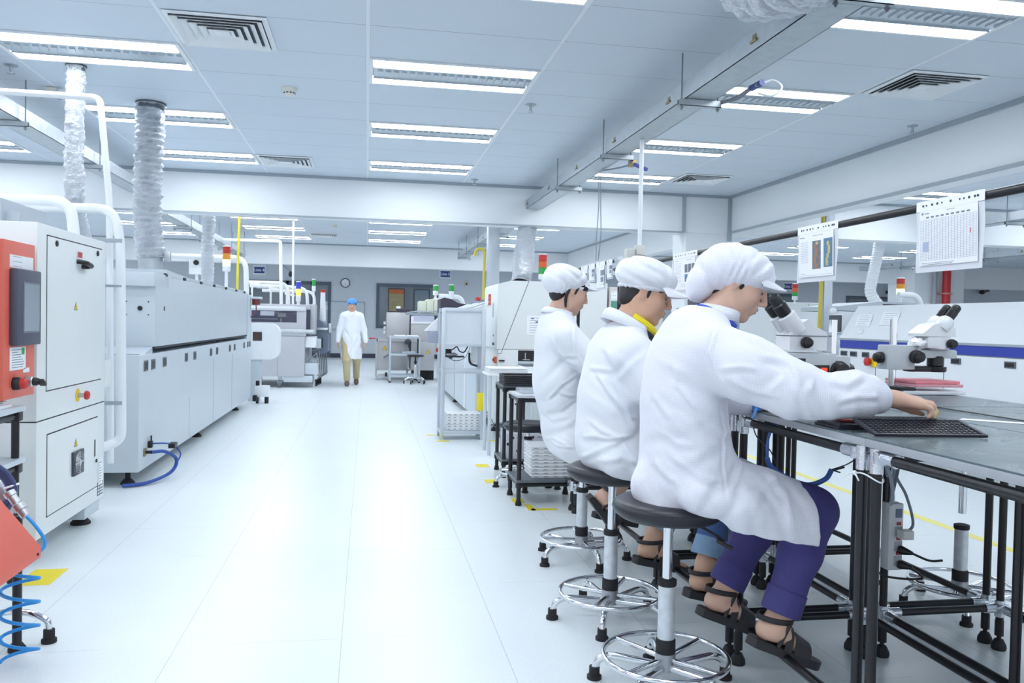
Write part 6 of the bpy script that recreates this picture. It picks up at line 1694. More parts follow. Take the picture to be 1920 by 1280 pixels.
sheet('rating_plate', (5.195 + 0.073 * 0.366, 8.03, 1.223), (-0.94, 0, 0.34), (0.34, 0, 0.94), 0.09, 0.05, t, 2)
for x in (5.3, 6.5):
    for y in (3.5, 5.8, 8.2): foot(t, x, y, 0.1, 0.05)
t = thing('control_box', 'dark grey control box on the left end of the blue striped oven', 'control box', (5.28, 8.52, 1.2))
MB().box((5.24, 8.40, 1.20), (5.40, 8.66, 1.42), 0.015).build('case', OV, t)
MB().box((5.225, 8.41, 1.215), (5.245, 8.65, 1.405), 0.01).build('face', mat('fan_grey', (70, 74, 82)), t)
MB().tube(bez([(5.3, 8.42, 1.2), (5.28, 8.41, 1.12), (5.3, 8.43, 1.06), (5.36, 8.45, 1.04)], 6), 0.008).build('cord', MATS['grey_cable'], t)
MB().ball((5.27, 8.64, 1.455), 0.04).build('knob', WHITE, t)
MB().box((5.26, 8.385, 0.95), (5.5, 8.7, 1.03), 0.01).box((5.30, 8.5, 0.0), (5.42, 8.62, 1.2), 0.01).build('bracket', ALU, t)
t = thing('machine_rear', 'low white machine with slanted lid behind the left end of the striped oven', 'machine', (6.4, 9.6, 0))
MB().box((5.75, 9.3, 0.0), (7.0, 10.3, 1.47), 0.01).build('body', OV, t)
MB().prism([(5.75, 9.3, 1.475), (5.75, 9.3, 1.53), (6.3, 9.3, 1.60), (7.0, 9.3, 1.60), (7.0, 9.3, 1.475)], (0, 0.9, 0)).build('lid', GREYP, t)
MB().box((6.35, 9.285, 1.50), (6.9, 9.30, 1.57)).build('dark_panel', BLACK, t)
t = thing('cream_machine', 'cream machine block behind the microscope, right of the nearest worker\'s cap', 'machine', (6.8, 12.4, 0))
MB().box((6.30, 12.0, 0.15), (7.12, 13.2, 1.655), 0.02).build('body', CREAM, t)
MB().box((6.895, 11.997, 0.9), (6.9, 12.002, 1.64)).build('panel_seam', mat('soft_seam', (120, 128, 136)), t)
MB().box((7.0, 11.9, 0.92), (7.7, 12.3, 1.0), 0.01).build('side_shelf', BLACK, t)
for x in (6.4, 7.0):
    for y in (12.1, 13.1): foot(t, x, y, 0.16, 0.05)
light_tower('signal tower of red, orange and green lenses on the cream machine behind the microscope', 6.82, 12.3, 1.655, (LGRN, LORG, LRED), 0.045, 0.07, 0.05)
t = thing('aluminium_column', 'square aluminium column with a yellow hose behind the large microscope', 'column', (5.5, 9.1, 0))
MB().box((5.39, 9.04, 0.0), (5.50, 9.16, CZ - 0.001), 0.005).build('post', ALU, t)
MB().tube([(5.345, 9.06, 0.98), (5.36, 9.06, 1.7), (5.37, 9.06, 2.6), (5.37, 9.06, CZ - 0.01)], 0.022, 10).build('yellow_hose', mat('yellow_hose', (206, 190, 70)), t)
t = thing('machine_rear', 'white machine under the white ribbed duct in the right hand hall', 'machine', (10.0, 14.1, 0))
MB().box((9.3, 13.7, 0.0), (11.0, 14.6, 1.47), 0.02).build('body', OV, t)
foil_duct('white ribbed duct curving down to a machine in the right hand hall', [(9.515, 14.08, CZ - 0.012), (9.505, 14.08, 2.9), (9.467, 14.08, 2.64), (9.381, 14.08, 2.23), (9.345, 14.08, 1.98), (9.44, 14.08, 1.80), (9.64, 14.08, 1.60), (9.75, 14.08, 1.47)], 0.10, 0.05, True, mat('white_duct', (232, 236, 240), 0.4), 0.004)
light_tower('signal tower with lit white green lens on the low machine behind the striped oven', 6.80, 9.6, 1.60, (LGREEN, LAMB, LRED), 0.05, 0.07, 0.06)
conduit('pipe_arch', 'pale pipe arch behind the white ribbed duct', [(6.35, 9.0, 1.68), (6.62, 9.0, 1.68), (6.68, 9.0, 1.45), (6.68, 9.0, 0.0)], 0.035, bend=0.12)
t = thing('red_pipe', 'red vertical fire pipe on the white column at the right', 'pipe', (14.78, 19.05, 0))
MB().cyl((14.78, 19.0, 0), (14.78, 19.0, CZ), 0.10, n=18).build('tube', mat('fire_red', (186, 40, 44), 0.4), t)
MB().cyl((14.78, 19.0, 2.2), (14.78, 19.0, 2.24), 0.125, n=18).box((14.6, 18.99, 2.2), (14.95, 19.17, 2.24)).build('clamp', mat('clamp_pink', (196, 130, 130), 0.4), t)
MB().cyl((14.50, 19.08, 0), (14.50, 19.08, CZ), 0.05, n=12).build('side_tube', MTRIMG, t)
for x, z, lb in ((18.6, 2.62, 'small black camera on the far wall left of the red pipe'), (22.4, 2.72, 'small black camera on the far wall right of the red pipe')):
    t = thing('wall_camera', lb, 'camera', (x, 26.8, z), 'far wall cameras')
    MB().ball((x - 0.14, 26.72, z - 0.02), (0.11, 0.1, 0.08)).cyl((x - 0.05, 26.74, z), (x + 0.22, 26.84, z + 0.05), 0.045).build('body', BLACK, t)
    MB().tube(bez([(x + 0.2, 26.88, z + 0.05), (x + 0.05, 26.88, z + 0.3), (x - 0.1, 26.88, z + 0.6)], 6), 0.015, 6).cyl((x + 0.2, 26.8, z + 0.05), (x + 0.2, 26.9, z + 0.05), 0.05).build('wire', MATS['grey_cable'], t)
tray('galvanised cable tray in the right hand hall beyond the hanging sheets', 11.7, 11.95, 12.5, 18.1, 2.66, (14.0, 16.5), -1)
tray('galvanised cable tray in the right hand hall close behind the striped oven', 8.0, 8.2, 4.5, 10.0, 2.66, (5.2, 7.2, 9.2), -1)
# ================================================================ PEOPLE
def m_skin(name, a, b):
    m = NT(name); vec, _ = m.coords()
    m.l(m.mix(m.noise(vec, 9, 3), rgb(*a), rgb(*b)), m.b.inputs['Base Color'])
    m.b.inputs['Roughness'].default_value = 0.5
    m.b.inputs['Subsurface Weight'].default_value = 0.12; m.b.inputs['Subsurface Radius'].default_value = (0.012, 0.005, 0.003)
    return m.m
SKIN1 = m_skin('skin_light', (206, 164, 142), (218, 182, 162)); SKIN2 = m_skin('skin_tan', (198, 154, 128), (212, 172, 148))
def m_coat(name, per, col, ink, amt):
    """white anti-static cloth with a fine woven grid"""
    m = NT(name); vec, xyz = m.coords()
    g = m.n('ShaderNodeNewGeometry'); sn = m.n('ShaderNodeSeparateXYZ'); m.l(g.outputs['Normal'], sn.inputs[0])
    tot = None
    for k in range(3):
        ln = m.line(xyz[k], per, per * 0.24)
        w = m.math('SUBTRACT', 1.0, m.math('POWER', m.math('ABSOLUTE', sn.outputs[k]), 2.0))
        ln = m.math('MULTIPLY', ln, w)
        tot = ln if tot is None else m.math('MAXIMUM', tot, ln)
    base = m.mix(m.noise(vec, 7, 3), rgb(*[c - 5 for c in col]), rgb(*col))
    m.l(m.mix(m.math('MULTIPLY', tot, amt), base, rgb(*ink)), m.b.inputs['Base Color'])
    m.b.inputs['Roughness'].default_value = 0.75
    m.b.inputs['Sheen Weight'].default_value = 0.1
    m.bump(m.noise(vec, 26, 4, 0.55), 0.12, 0.012)
    return m.m
COAT = m_coat('white_grid_cloth', 0.0055, (233, 234, 242), (150, 158, 196), 0.28)
COATS = m_coat('white_stripe_cloth', 0.006, (232, 235, 242), (176, 188, 206), 0.28)
HAIR = mat('black_hair', (34, 30, 32), 0.45, bump=0.5, bscale=160, bdist=0.004)
LIP = mat('lip_tone', (186, 116, 108), 0.45, var=0.03)
SOLE = mat('sandal_black', (44, 43, 47), 0.55, bump=0.2, bscale=90)
NAVY = mat('navy_trousers', (66, 62, 122), 0.8, bump=0.25, bscale=30, bdist=0.006)
JEAN = mat('blue_denim', (66, 92, 142), 0.85, var=0.14, scale=30, bump=0.25, bscale=40, bdist=0.004)
JEANC = mat('denim_turn_up', (128, 160, 190), 0.85, var=0.08, scale=30)

class Head:
    def __init__(self, c, fh, pitch, s=1.0, roll=0.0):
        fh = V((fh[0], fh[1], 0)).normalized(); z = V((0, 0, 1)); p = math.radians(pitch)
        self.c = V(c); self.f = fh * math.cos(p) - z * math.sin(p); self.u = z * math.cos(p) + fh * math.sin(p); self.l = self.u.cross(self.f); self.s = s
    def P(self, f, l, u):
        return self.c + (self.f * f + self.l * l + self.u * u) * self.s
    def R(self):
        return [tuple(self.f), tuple(self.l), tuple(self.u)]
    def ell(self, S, f, l, u, rf, rl, ru, k=0.02, sub=False):
        S.ell(self.P(f, l, u), (rf * self.s, rl * self.s, ru * self.s), self.R(), k, sub)
    def cap(self, S, a, b, r0, r1=None, k=0.012, sub=False):
        S.cap(self.P(*a), self.P(*b), r0 * self.s, (r1 or r0) * self.s, k, sub)
    def head(self, S, jaw=0.0):
        e = self.ell; c = self.cap
        e(S, -0.012, 0, 0.035, 0.097, 0.076, 0.088)
        e(S, 0.034, 0, -0.028, 0.056, 0.062 + jaw, 0.085, 0.03)
        e(S, 0.03, 0, -0.078, 0.05, 0.05 + jaw, 0.034, 0.03)
        e(S, 0.066, 0, -0.104, 0.024, 0.026, 0.018, 0.025)
        for s in (-1, 1):
            e(S, 0.054, s * 0.036, -0.028, 0.030, 0.026, 0.030, 0.03)
            c(S, (0.020, s * 0.052, -0.085), (-0.01, s * 0.058, -0.04), 0.016, 0.016, 0.03)
            c(S, (0.083, s * 0.012, 0.022), (0.066, s * 0.05, 0.02), 0.010, 0.008, 0.015)
            e(S, 0.094, s * 0.030, 0.004, 0.011, 0.017, 0.010, 0.01, True)
            e(S, 0.0745, s * 0.031, 0.003, 0.0135, 0.0145, 0.0120, 0.004)
            e(S, 0.102, s * 0.0130, -0.033, 0.011, 0.0080, 0.0078, 0.006)
            e(S, -0.008, s * 0.079, -0.006, 0.017, 0.008, 0.030, 0.006)
            e(S, -0.004, s * 0.086, -0.004, 0.009, 0.005, 0.018, 0.004, True)
        c(S, (0.091, 0, 0.018), (0.114, 0, -0.026), 0.0078, 0.0118, 0.010)
        e(S, 0.084, 0, -0.062, 0.018, 0.028, 0.018, 0.015)
        c(S, (0.0955, -0.016, -0.0545), (0.0955, 0.016, -0.0545), 0.006, 0.006, 0.008)
        c(S, (0.0925, -0.014, -0.0675), (0.0925, 0.014, -0.0675), 0.0068, 0.0068, 0.008)
        c(S, (0.104, -0.02, -0.061), (0.104, 0.02, -0.061), 0.0016, 0.0016, 0.002, True)
    def face_parts(self, par, lips=True):
        P = self.P
        for s in (-1, 1):
            MB().tube(bez([P(0.087, s * 0.046, 0.004), P(0.0885, s * 0.040, 0.0005), P(0.0895, s * 0.031, -0.0015), P(0.088, s * 0.021, 0.0005)], 5), 0.0015 * self.s, 6).build('eyelash', HAIR, par)
            b = MB(); b.lathe([(0.0001, 0.0034), (0.004, 0.0026), (0.0058, 0.0)], P(0.0848, s * 0.0315, -0.0015), 14, self.f * 0.93 + self.l * s * 0.3 - self.u * 0.15, cap=False); b.build('eye', mat('dark_iris', (40, 30, 28), 0.2, var=0), par)
            MB().tube(bez([P(0.0735, s * 0.052, 0.025), P(0.0845, s * 0.040, 0.029), P(0.0905, s * 0.027, 0.029), P(0.0925, s * 0.016, 0.025)], 5), [0.0012 * self.s] + [0.0026 * self.s] * 14 + [0.002 * self.s], 6).build('eyebrow', HAIR, par)
        if lips:
            MB().tube(bez([P(0.088, -0.022, -0.0595), P(0.099, -0.012, -0.055), P(0.1022, 0, -0.056), P(0.099, 0.012, -0.055), P(0.088, 0.022, -0.0595)], 5), [0.001] + [0.0046 * self.s] * 19 + [0.001], 8).tube(bez([P(0.088, -0.021, -0.0605), P(0.0965, -0.011, -0.0665), P(0.0995, 0, -0.0675), P(0.0965, 0.011, -0.0665), P(0.088, 0.021, -0.0605)], 5), [0.001] + [0.0053 * self.s] * 19 + [0.001], 8).build('lips', LIP, par)
    def visor(self, par, m, u0=0.052, reach=0.068, w=0.075, droop=0.012, f0=0.075):
        b = MB(); N = 16
        rows = []
        for i in range(N + 1):
            a = math.radians(-72 + 144 * i / N); ca, sa = math.cos(a), math.sin(a)
            row = []
            for t, d in ((0.0, 0), (0.55, 1), (1.0, 2)):
                f = (f0 - 0.06) + (0.07) * ca + reach * t * max(ca, 0.0) ** 0.6
                l = (w + 0.010 * t) * sa
                u = u0 - droop * t - 0.02 * sa * sa * (0.3 + t)
                row.append(self.P(f, l, u))
            rows.append(row)
        vs = [p for r in rows for p in r] + [p - self.u * 0.004 for r in rows for p in r]
        n = len(rows) * 3; fs = []
        for i in range(N):
            for k in range(2):
                q = (i * 3 + k, i * 3 + k + 1, (i + 1) * 3 + k + 1, (i + 1) * 3 + k)
                fs.append(q); fs.append(tuple(n + x for x in reversed(q)))
            fs.append((i * 3 + 2, i * 3 + 2 + n, (i + 1) * 3 + 2 + n, (i + 1) * 3 + 2)); fs.append((i * 3, (i + 1) * 3, (i + 1) * 3 + n, i * 3 + n))
        for i in (0, N):
            for k in range(2): fs.append((i * 3 + k, i * 3 + k + 1, i * 3 + k + 1 + n, i * 3 + k + n))
        b.add(vs, fs); return b.build('visor', m, par, smooth=60)

def hand(S, W, d, n, s, curl=(25, 35, 25), spread=0.02, L=1.0):
    """W wrist, d finger direction, n back-of-hand normal, s direction of the thumb side"""
    W, d, n, s = V(W), V(d).normalized(), V(n).normalized(), V(s).normalized()
    S.cap(W, W + d * 0.03, 0.025, 0.027, 0.02, flat=(n, 1.35))
    for q in (-0.028, -0.009, 0.010, 0.029):
        S.cap(W + d * 0.02 + s * q * 0.55, W + d * 0.088 + s * q, 0.013, 0.0115, 0.014)
    for q, l, dd in ((-0.030, 0.060, 0.080), (-0.010, 0.074, 0.089), (0.010, 0.080, 0.091), (0.030, 0.072, 0.086)):
        p = W + d * dd * L + s * q; a = 0; u = (d + s * q * spread * 30).normalized()
        for ang, fr, r0, r1 in zip(curl, (0.44, 0.31, 0.25), (0.0098, 0.0088, 0.008), (0.0088, 0.008, 0.0065)):
            a += math.radians(ang); v = u * math.cos(a) - n * math.sin(a)
            e = p + v * l * fr; S.cap(p, e, r0, r1, 0.004); p = e
    p = W + d * 0.025 + s * 0.026
    for v, l, r0, r1 in (((d * 0.72 + s * 0.62 - n * 0.25), 0.036, 0.0135, 0.0115), ((d * 0.92 + s * 0.2 - n * 0.3), 0.030, 0.0108, 0.0095), ((d * 0.98 - s * 0.05 - n * 0.25), 0.024, 0.009, 0.007)):
        e = p + V(v).normalized() * l; S.cap(p, e, r0, r1, 0.006); p = e

class Foot:
    def __init__(self, heel, toe, side):
        self.h = V(heel); self.f = (V(toe) - self.h).normalized(); s = V(side)
        self.s = (s - self.f * s.dot(self.f)).normalized(); self.u = self.s.cross(self.f)
        if self.u.z < 0: self.u = -self.u
    def P(self, f, s, u): return self.h + self.f * f + self.s * s + self.u * u
    def skin(self, S, ankle, big=1):
        P = self.P
        S.cap(P(0.03, 0, 0.034), P(0.07, 0, 0.05), 0.03, 0.033, 0.02)
        S.cap(P(0.05, 0, 0.05), P(0.17, 0.004 * big, 0.022), 0.032, 0.022, 0.03, flat=(tuple(self.s), 0.72))
        S.cap(P(0.155, -0.018, 0.018), P(0.165, 0.022, 0.018), 0.019, 0.02, 0.02)
        for k, (o, l, r) in enumerate(((0.026, 0.048, 0.0105), (0.009, 0.045, 0.008), (-0.005, 0.04, 0.0075), (-0.018, 0.033, 0.007), (-0.03, 0.025, 0.0068))):
            S.cap(P(0.172 - 0.006 * k, o * big, 0.014), P(0.172 + l - 0.008 * k, o * big * 1.05, 0.010), r, r, 0.005)
        S.cap(V(ankle), P(0.052, 0, 0.06), 0.037, 0.034, 0.03)
        for q in (-1, 1): S.ell(P(0.055, q * 0.03, 0.085), (0.013, 0.012, 0.014), None, 0.012)
    def sandal(self, par, big=1, m=None):
        P = self.P
        out = [(-0.012, -0.018), (0.0, -0.033), (0.06, -0.034), (0.12, -0.038), (0.18, -0.046), (0.225, -0.040), (0.25, -0.018), (0.258, 0.006), (0.25, 0.03), (0.215, 0.043), (0.16, 0.042), (0.09, 0.032), (0.03, 0.034), (0.0, 0.032), (-0.012, 0.018), (-0.018, 0)]
        poly = [P(f, s * big, 0.002) for f, s in out]
        o = MB().prism(poly, self.u * -0.028).build('sandal', m or SOLE, par)
        ins = MB().prism([P(f * 0.97 + 0.004, s * big * 0.93, 0.0035) for f, s in out], self.u * -0.004).build('insole', m or SOLE, o)
        def band(f0, f1, h0, h1, w0, w1, tilt=0.0, th=0.004):
            b = MB(); N = 14; vs = []
            for i in range(N + 1):
                a = PI * i / N
                for f, h, w in ((f0, h0, w0), (f1, h1, w1)):
                    for g in (0, th):
                        vs.append(P(f + tilt * math.sin(a), -math.cos(a) * (w + g), 0.0 + math.sin(a) * (h + g)))
            fs = []
            for i in range(N):
                a, c = i * 4, (i + 1) * 4
                fs += [(a + 1, a + 3, c + 3, c + 1), (a, c, c + 2, a + 2), (a, a + 1, c + 1, c), (a + 2, c + 2, c + 3, a + 3)]
            b.add(vs, fs); b.build('strap', m or SOLE, o, smooth=60)
        band(0.128, 0.188, 0.060, 0.044, 0.044, 0.046)
        band(0.094, 0.118, 0.088, 0.070, 0.038, 0.041, 0.0)
        ring = [P(0.048 + 0.056 * math.cos(a), 0.044 * math.sin(a), 0.084 + 0.012 * math.cos(a)) for a in [2 * PI * k / 26 for k in range(26)]]
        b = MB(); vs = []
        for p in ring:
            for dz in (-0.009, 0.009):
                vs.append(p + self.u * dz)
        n = len(ring)
        fs = [(2 * i, 2 * i + 1, (2 * i + 3) % (2 * n), (2 * i + 2) % (2 * n)) for i in range(n)]
        b.add(vs, fs); q = b.build('ankle_strap', m or SOLE, o, smooth=80)
        md = q.modifiers.new('thick', 'SOLIDIFY'); md.thickness = 0.005; md.offset = 1
        MB().tube([P(0.075, 0.036 * -1, 0.004), P(0.080, -0.044, 0.085)], 0.007, 8).tube([P(0.075, 0.036, 0.004), P(0.080, 0.044, 0.085)], 0.007, 8).build('side_strap', m or SOLE, o)
        return o

def cap_mesh(H, par, m, prims, band, lo, hi, h=0.005, folds=(), visor=None):
    S = SDF(lo, hi, h)
    for (f, l, u, rf, rl, ru, k) in prims: H.ell(S, f, l, u, rf, rl, ru, k)
    for (f, l, u, rad, d, wl, amp, ph) in folds:
        S.fold(H.P(f, l, u), rad, H.f * d[0] + H.l * d[1] + H.u * d[2], wl, amp, ph)
    o = S.mesh('cap', m, par, smooth=1)
    # gathered elastic band
    pts = []
    for k in range(60):
        a = 2 * PI * k / 60
        f = band[0] + band[1] * math.cos(a); l = band[2] * math.sin(a)
        u = band[3] + band[4] * math.cos(a) + 0.003 * math.sin(a * 24)
        pts.append(H.P(f, l, u))
    MB().tube(pts, [0.0075 + 0.0015 * (k % 2) for k in range(60)], 8, True).build('elastic_band', m, o)
    if visor: H.visor(o, m, **visor)
    return o

# ---------------------------------------------------------------- nearest worker
t1 = thing('person', 'nearest seated person, white grid coat and navy trousers, hand over the black tray', 'person', (1.05, 2.66, 0.66))
O = (1.05, 2.66, 0.66)
H1 = Head((1.262, 2.655, 1.402), (0.91, -0.40), 28, 0.97)
B = SDF((0.9, 2.02, 0.08), (1.76, 2.98, 1.54), 0.0048)
H1.head(B)
B.chain([(1.225, 2.66, 1.35, 0.052), (1.165, 2.66, 1.27, 0.055), (1.12, 2.66, 1.20, 0.075)], 0.03)
B.chain([(1.11, 2.66, 1.15, 0.10), (1.08, 2.66, 0.98, 0.105), (1.07, 2.66, 0.80, 0.115)], 0.05)
B.cap((1.10, 2.52, 1.14), (1.11, 2.81, 1.14), 0.065, 0.065, 0.05)
B.chain([(1.105, 2.49, 1.14, 0.05), (1.29, 2.315, 1.055, 0.042), (1.50, 2.205, 1.047, 0.028)], 0.02)
B.chain([(1.115, 2.84, 1.14, 0.05), (1.18, 2.87, 0.985, 0.042), (1.375, 2.715, 0.978, 0.027)], 0.02)
for s, hx, kx, ax in ((-1, (1.08, 2.58, 0.75), (1.485, 2.53, 0.64), (1.375, 2.505, 0.30)), (1, (1.08, 2.74, 0.75), (1.455, 2.765, 0.64), (1.305, 2.76, 0.315))):
    B.chain([hx + (0.075,), kx + (0.052,)], 0.03); B.cap(kx, ax, 0.05, 0.036, 0.02)
F1 = Foot((1.275, 2.505, 0.226), (1.53, 2.495, 0.128), (0, 1, 0)); F1.skin(B, (1.375, 2.505, 0.31))
F2 = Foot((1.205, 2.765, 0.236), (1.46, 2.75, 0.140), (0, 1, 0)); F2.skin(B, (1.305, 2.76, 0.32), -1)
# reaching hand: palm, four bent fingers, thumb meeting them
W = V((1.496, 2.205, 1.048))
B.cap(W, W + V((0.05, -0.012, -0.004)), 0.028, 0.031, 0.02, flat=((0, 0, 1), 1.25))
K = [(1.602, 2.148, 1.030), (1.612, 2.165, 1.036), (1.617, 2.183, 1.039), (1.614, 2.202, 1.038)]
for k, p in enumerate(K): B.cap(W + V((0.035, (-0.016, -0.006, 0.005, 0.014)[k], 0)), p, 0.0175, 0.0135, 0.018)
FING = [[(1.624, 2.140, 1.023), (1.629, 2.138, 1.007), (1.620, 2.140, 0.998)], [(1.645, 2.158, 1.029), (1.653, 2.155, 1.010), (1.645, 2.154, 0.998)], [(1.656, 2.180, 1.033), (1.667, 2.176, 1.012), (1.660, 2.171, 0.998)], [(1.654, 2.205, 1.031), (1.669, 2.199, 1.012), (1.664, 2.190, 0.999)]]
for p, ch in zip(K, FING):
    q = p
    for e, r0, r1 in zip(ch, (0.0108, 0.0096, 0.0086), (0.0096, 0.0086, 0.007)):
        B.cap(q, e, r0, r1, 0.004); q = e
B.chain([(1.557, 2.212, 1.030, 0.0145), (1.594, 2.228, 1.020, 0.0125), (1.624, 2.222, 1.008, 0.0105), (1.648, 2.205, 0.999, 0.0075)], 0.006)
hand(B, (1.375, 2.715, 0.975), (1, -0.12, -0.05), (0, 0.1, 1), (0.12, 1, 0), (12, 14, 10))
body1 = B.mesh('person_body', SKIN1, t1, O, 1)
H1.face_parts(t1)
for (a, b_) in ((1, 2), (2, 2), (3, 2)):
    p, q = V(FING[a][1]), V(FING[a][2])
    MB().lathe([(0.0100, -0.004), (0.0106, 0.0), (0.0098, 0.004), (0.0094, 0.012), (0.0078, 0.019), (0.003, 0.022)], p, 14, q - p).build('finger_cot', mat('finger_cot', (226, 206, 150), 0.5, var=0.03), t1)
# coat: torso, skirt with clean hem, then sleeves
C = SDF((0.86, 2.02, 0.50), (1.66, 2.99, 1.32), 0.0052)
C.ell((1.085, 2.66, 1.13), (0.125, 0.205, 0.15), None, 0.05)
C.ell((1.07, 2.66, 0.98), (0.138, 0.20, 0.20), None, 0.06)
C.ell((1.085, 2.66, 0.80), (0.15, 0.205, 0.19), None, 0.06)
C.chain([(1.08, 2.58, 0.735, 0.115), (1.30, 2.545, 0.678, 0.094), (1.45, 2.53, 0.645, 0.088)], 0.05)
C.chain([(1.08, 2.74, 0.735, 0.115), (1.30, 2.76, 0.678, 0.094), (1.45, 2.77, 0.645, 0.088)], 0.05)
C.chain([(1.06, 2.475, 0.70, 0.055), (1.20, 2.45, 0.66, 0.05), (1.32, 2.44, 0.62, 0.045), (1.43, 2.44, 0.60, 0.04)], 0.04)
C.chain([(1.20, 2.445, 0.60, 0.03), (1.42, 2.425, 0.52, 0.03)], 0.04)
C.chain([(1.22, 2.46, 0.655, 0.055), (1.45, 2.455, 0.635, 0.062)], 0.04)
C.chain([(1.30, 2.435, 0.60, 0.035), (1.46, 2.43, 0.57, 0.036)], 0.03)
C.chain([(0.985, 2.66, 0.70, 0.09), (1.00, 2.60, 0.64, 0.07)], 0.04)
C.cut((1.445, 2.5, 0.55), (1.0, -0.05, 0.06))
C.cut((1.10, 2.5, 0.607), (-0.17, 0.0, -1.0))
C.chain([(1.115, 2.50, 1.165, 0.098), (1.19, 2.41, 1.115, 0.096), (1.29, 2.315, 1.062, 0.086)], 0.05)
C.chain([(1.29, 2.315, 1.058, 0.086), (1.365, 2.275, 1.045, 0.066), (1.44, 2.235, 1.055, 0.067), (1.482, 2.212, 1.050, 0.052), (1.502, 2.203, 1.047, 0.034)], 0.03)
C.chain([(1.115, 2.83, 1.155, 0.088), (1.17, 2.87, 0.99, 0.078), (1.34, 2.745, 0.985, 0.05)], 0.04)
C.ell((1.12, 2.66, 1.25), (0.10, 0.135, 0.075), None, 0.05)
for f in (((1.02, 2.45, 0.95), 0.10, (0.5, 0, 0.85), 0.085, 0.007, 0.4), ((1.10, 2.44, 0.82), 0.11, (-0.5, 0, 0.85), 0.10, 0.007, 1.0), ((1.20, 2.40, 1.10), 0.10, (0.85, -0.2, 0.5), 0.07, 0.006, 0.2), ((1.33, 2.28, 1.05), 0.09, (0.9, -0.3, 0.35), 0.062, 0.007, 0.9), ((1.47, 2.21, 1.05), 0.07, (0.95, -0.2, 0.2), 0.055, 0.006, 0.0), ((0.98, 2.50, 1.08), 0.09, (0.7, 0.1, 0.7), 0.08, 0.005, 2.0), ((1.28, 2.42, 0.64), 0.11, (0.9, 0, 0.3), 0.09, 0.006, 0.6), ((1.14, 2.45, 0.70), 0.09, (0.8, 0, -0.5), 0.075, 0.006, 0.3), ((1.15, 2.46, 1.0), 0.06, (0.3, 0, 0.95), 0.06, 0.006, 1.3), ((0.95, 2.56, 0.85), 0.10, (0.1, 0.3, 1), 0.11, 0.005, 0.5)):
    C.fold(f[0], f[1], f[2], f[3], f[4] * 0.6, f[5])
for P_, w_, a_ in [([(0.976, 2.468, 1.06), (1.007, 2.46, 1.016), (1.038, 2.454, 0.981)], 0.01, 0.006), ([(0.962, 2.471, 1.121), (0.976, 2.468, 1.068)], 0.012, 0.005), ([(1.115, 2.447, 1.009), (1.131, 2.446, 0.919), (1.129, 2.446, 0.803), (1.151, 2.445, 0.695)], 0.005, 0.004), ([(0.902, 2.49, 0.806), (0.937, 2.481, 0.772), (0.98, 2.469, 0.742)], 0.014, 0.007), ([(0.916, 2.486, 0.906), (0.977, 2.469, 0.872), (1.046, 2.453, 0.865)], 0.014, 0.005), ([(1.043, 2.453, 0.963), (1.108, 2.448, 0.919), (1.182, 2.442, 0.875)], 0.012, 0.006), ([(1.202, 2.44, 0.839), (1.176, 2.442, 0.767), (1.155, 2.444, 0.713)], 0.012, 0.007), ([(1.244, 2.44, 0.712), (1.32, 2.44, 0.766)], 0.014, 0.006), ([(0.952, 2.476, 0.835), (1.057, 2.453, 0.767), (1.14, 2.446, 0.749)], 0.012, 0.005), ([(0.896, 2.49, 1.021), (0.958, 2.474, 0.943)], 0.014, 0.005), ([(1.26, 2.44, 0.803), (1.341, 2.44, 0.711), (1.363, 2.44, 0.629)], 0.012, 0.005), ([(1.089, 2.427, 1.258), (1.068, 2.437, 1.169), (1.086, 2.432, 1.107), (1.121, 2.402, 1.048)], 0.006, 0.006), ([(1.093, 2.427, 1.117), (1.142, 2.372, 1.129), (1.174, 2.326, 1.123)], 0.01, 0.006), ([(1.109, 2.408, 1.241), (1.15, 2.357, 1.225), (1.177, 2.318, 1.2)], 0.012, 0.006), ([(1.113, 2.408, 1.092), (1.171, 2.334, 1.054), (1.218, 2.265, 1.044)], 0.012, 0.006), ([(1.178, 2.318, 1.166), (1.236, 2.238, 1.146), (1.266, 2.224, 1.089)], 0.012, 0.007), ([(1.264, 2.224, 1.139), (1.294, 2.211, 1.099), (1.281, 2.218, 1.057)], 0.012, 0.007), ([(1.329, 2.195, 1.1), (1.377, 2.172, 1.086), (1.433, 2.163, 1.119)], 0.012, 0.007), ([(1.351, 2.185, 1.035), (1.409, 2.164, 1.054), (1.478, 2.161, 1.055)], 0.01, 0.006), ([(1.226, 2.25, 1.104), (1.197, 2.295, 1.058)], 0.012, 0.005)]:
    C.drape(P_, w_ * 0.9, a_ * 0.95)
coat1 = C.mesh('coat', COAT, t1, O, 1, (0.41, 0.91))
def collar(par, m, c, rx, ry, z, tilt, h=0.05, r=0.006, open_=40, rot=0.0, slope=0.22):
    b = MB(); N = 30; vs = []
    for i in range(N + 1):
        a = math.radians(open_ + (360 - 2 * open_) * i / N) + rot
        x, y = math.cos(a), math.sin(a)
        for k, (hh, g) in enumerate(((0, 1.12), (0.6, 1.0), (1.0, 0.96), (0.85, 1.12), (0.0, 1.3))):
            vs.append((c[0] + rx * g * x + tilt * hh * h, c[1] + ry * g * y, z - slope * rx * x + h * hh))
    fs = []
    for i in range(N):
        for k in range(4):
            fs.append((i * 5 + k, i * 5 + k + 1, i * 5 + k + 6, i * 5 + k + 5))
    b.add(vs, fs); o = b.build('collar', m, par, smooth=70)
    md = o.modifiers.new('thick', 'SOLIDIFY'); md.thickness = 0.004
    return o
collar(coat1, COAT, (1.175, 2.66), 0.066, 0.072, 1.275, 0.5, 0.04)
MB().tube(bez([(1.10, 2.62, 1.318), (1.125, 2.595, 1.31), (1.17, 2.578, 1.285), (1.22, 2.58, 1.25)], 6), 0.008, 8).build('lanyard', mat('lanyard_blue', (48, 78, 190), 0.5), t1)
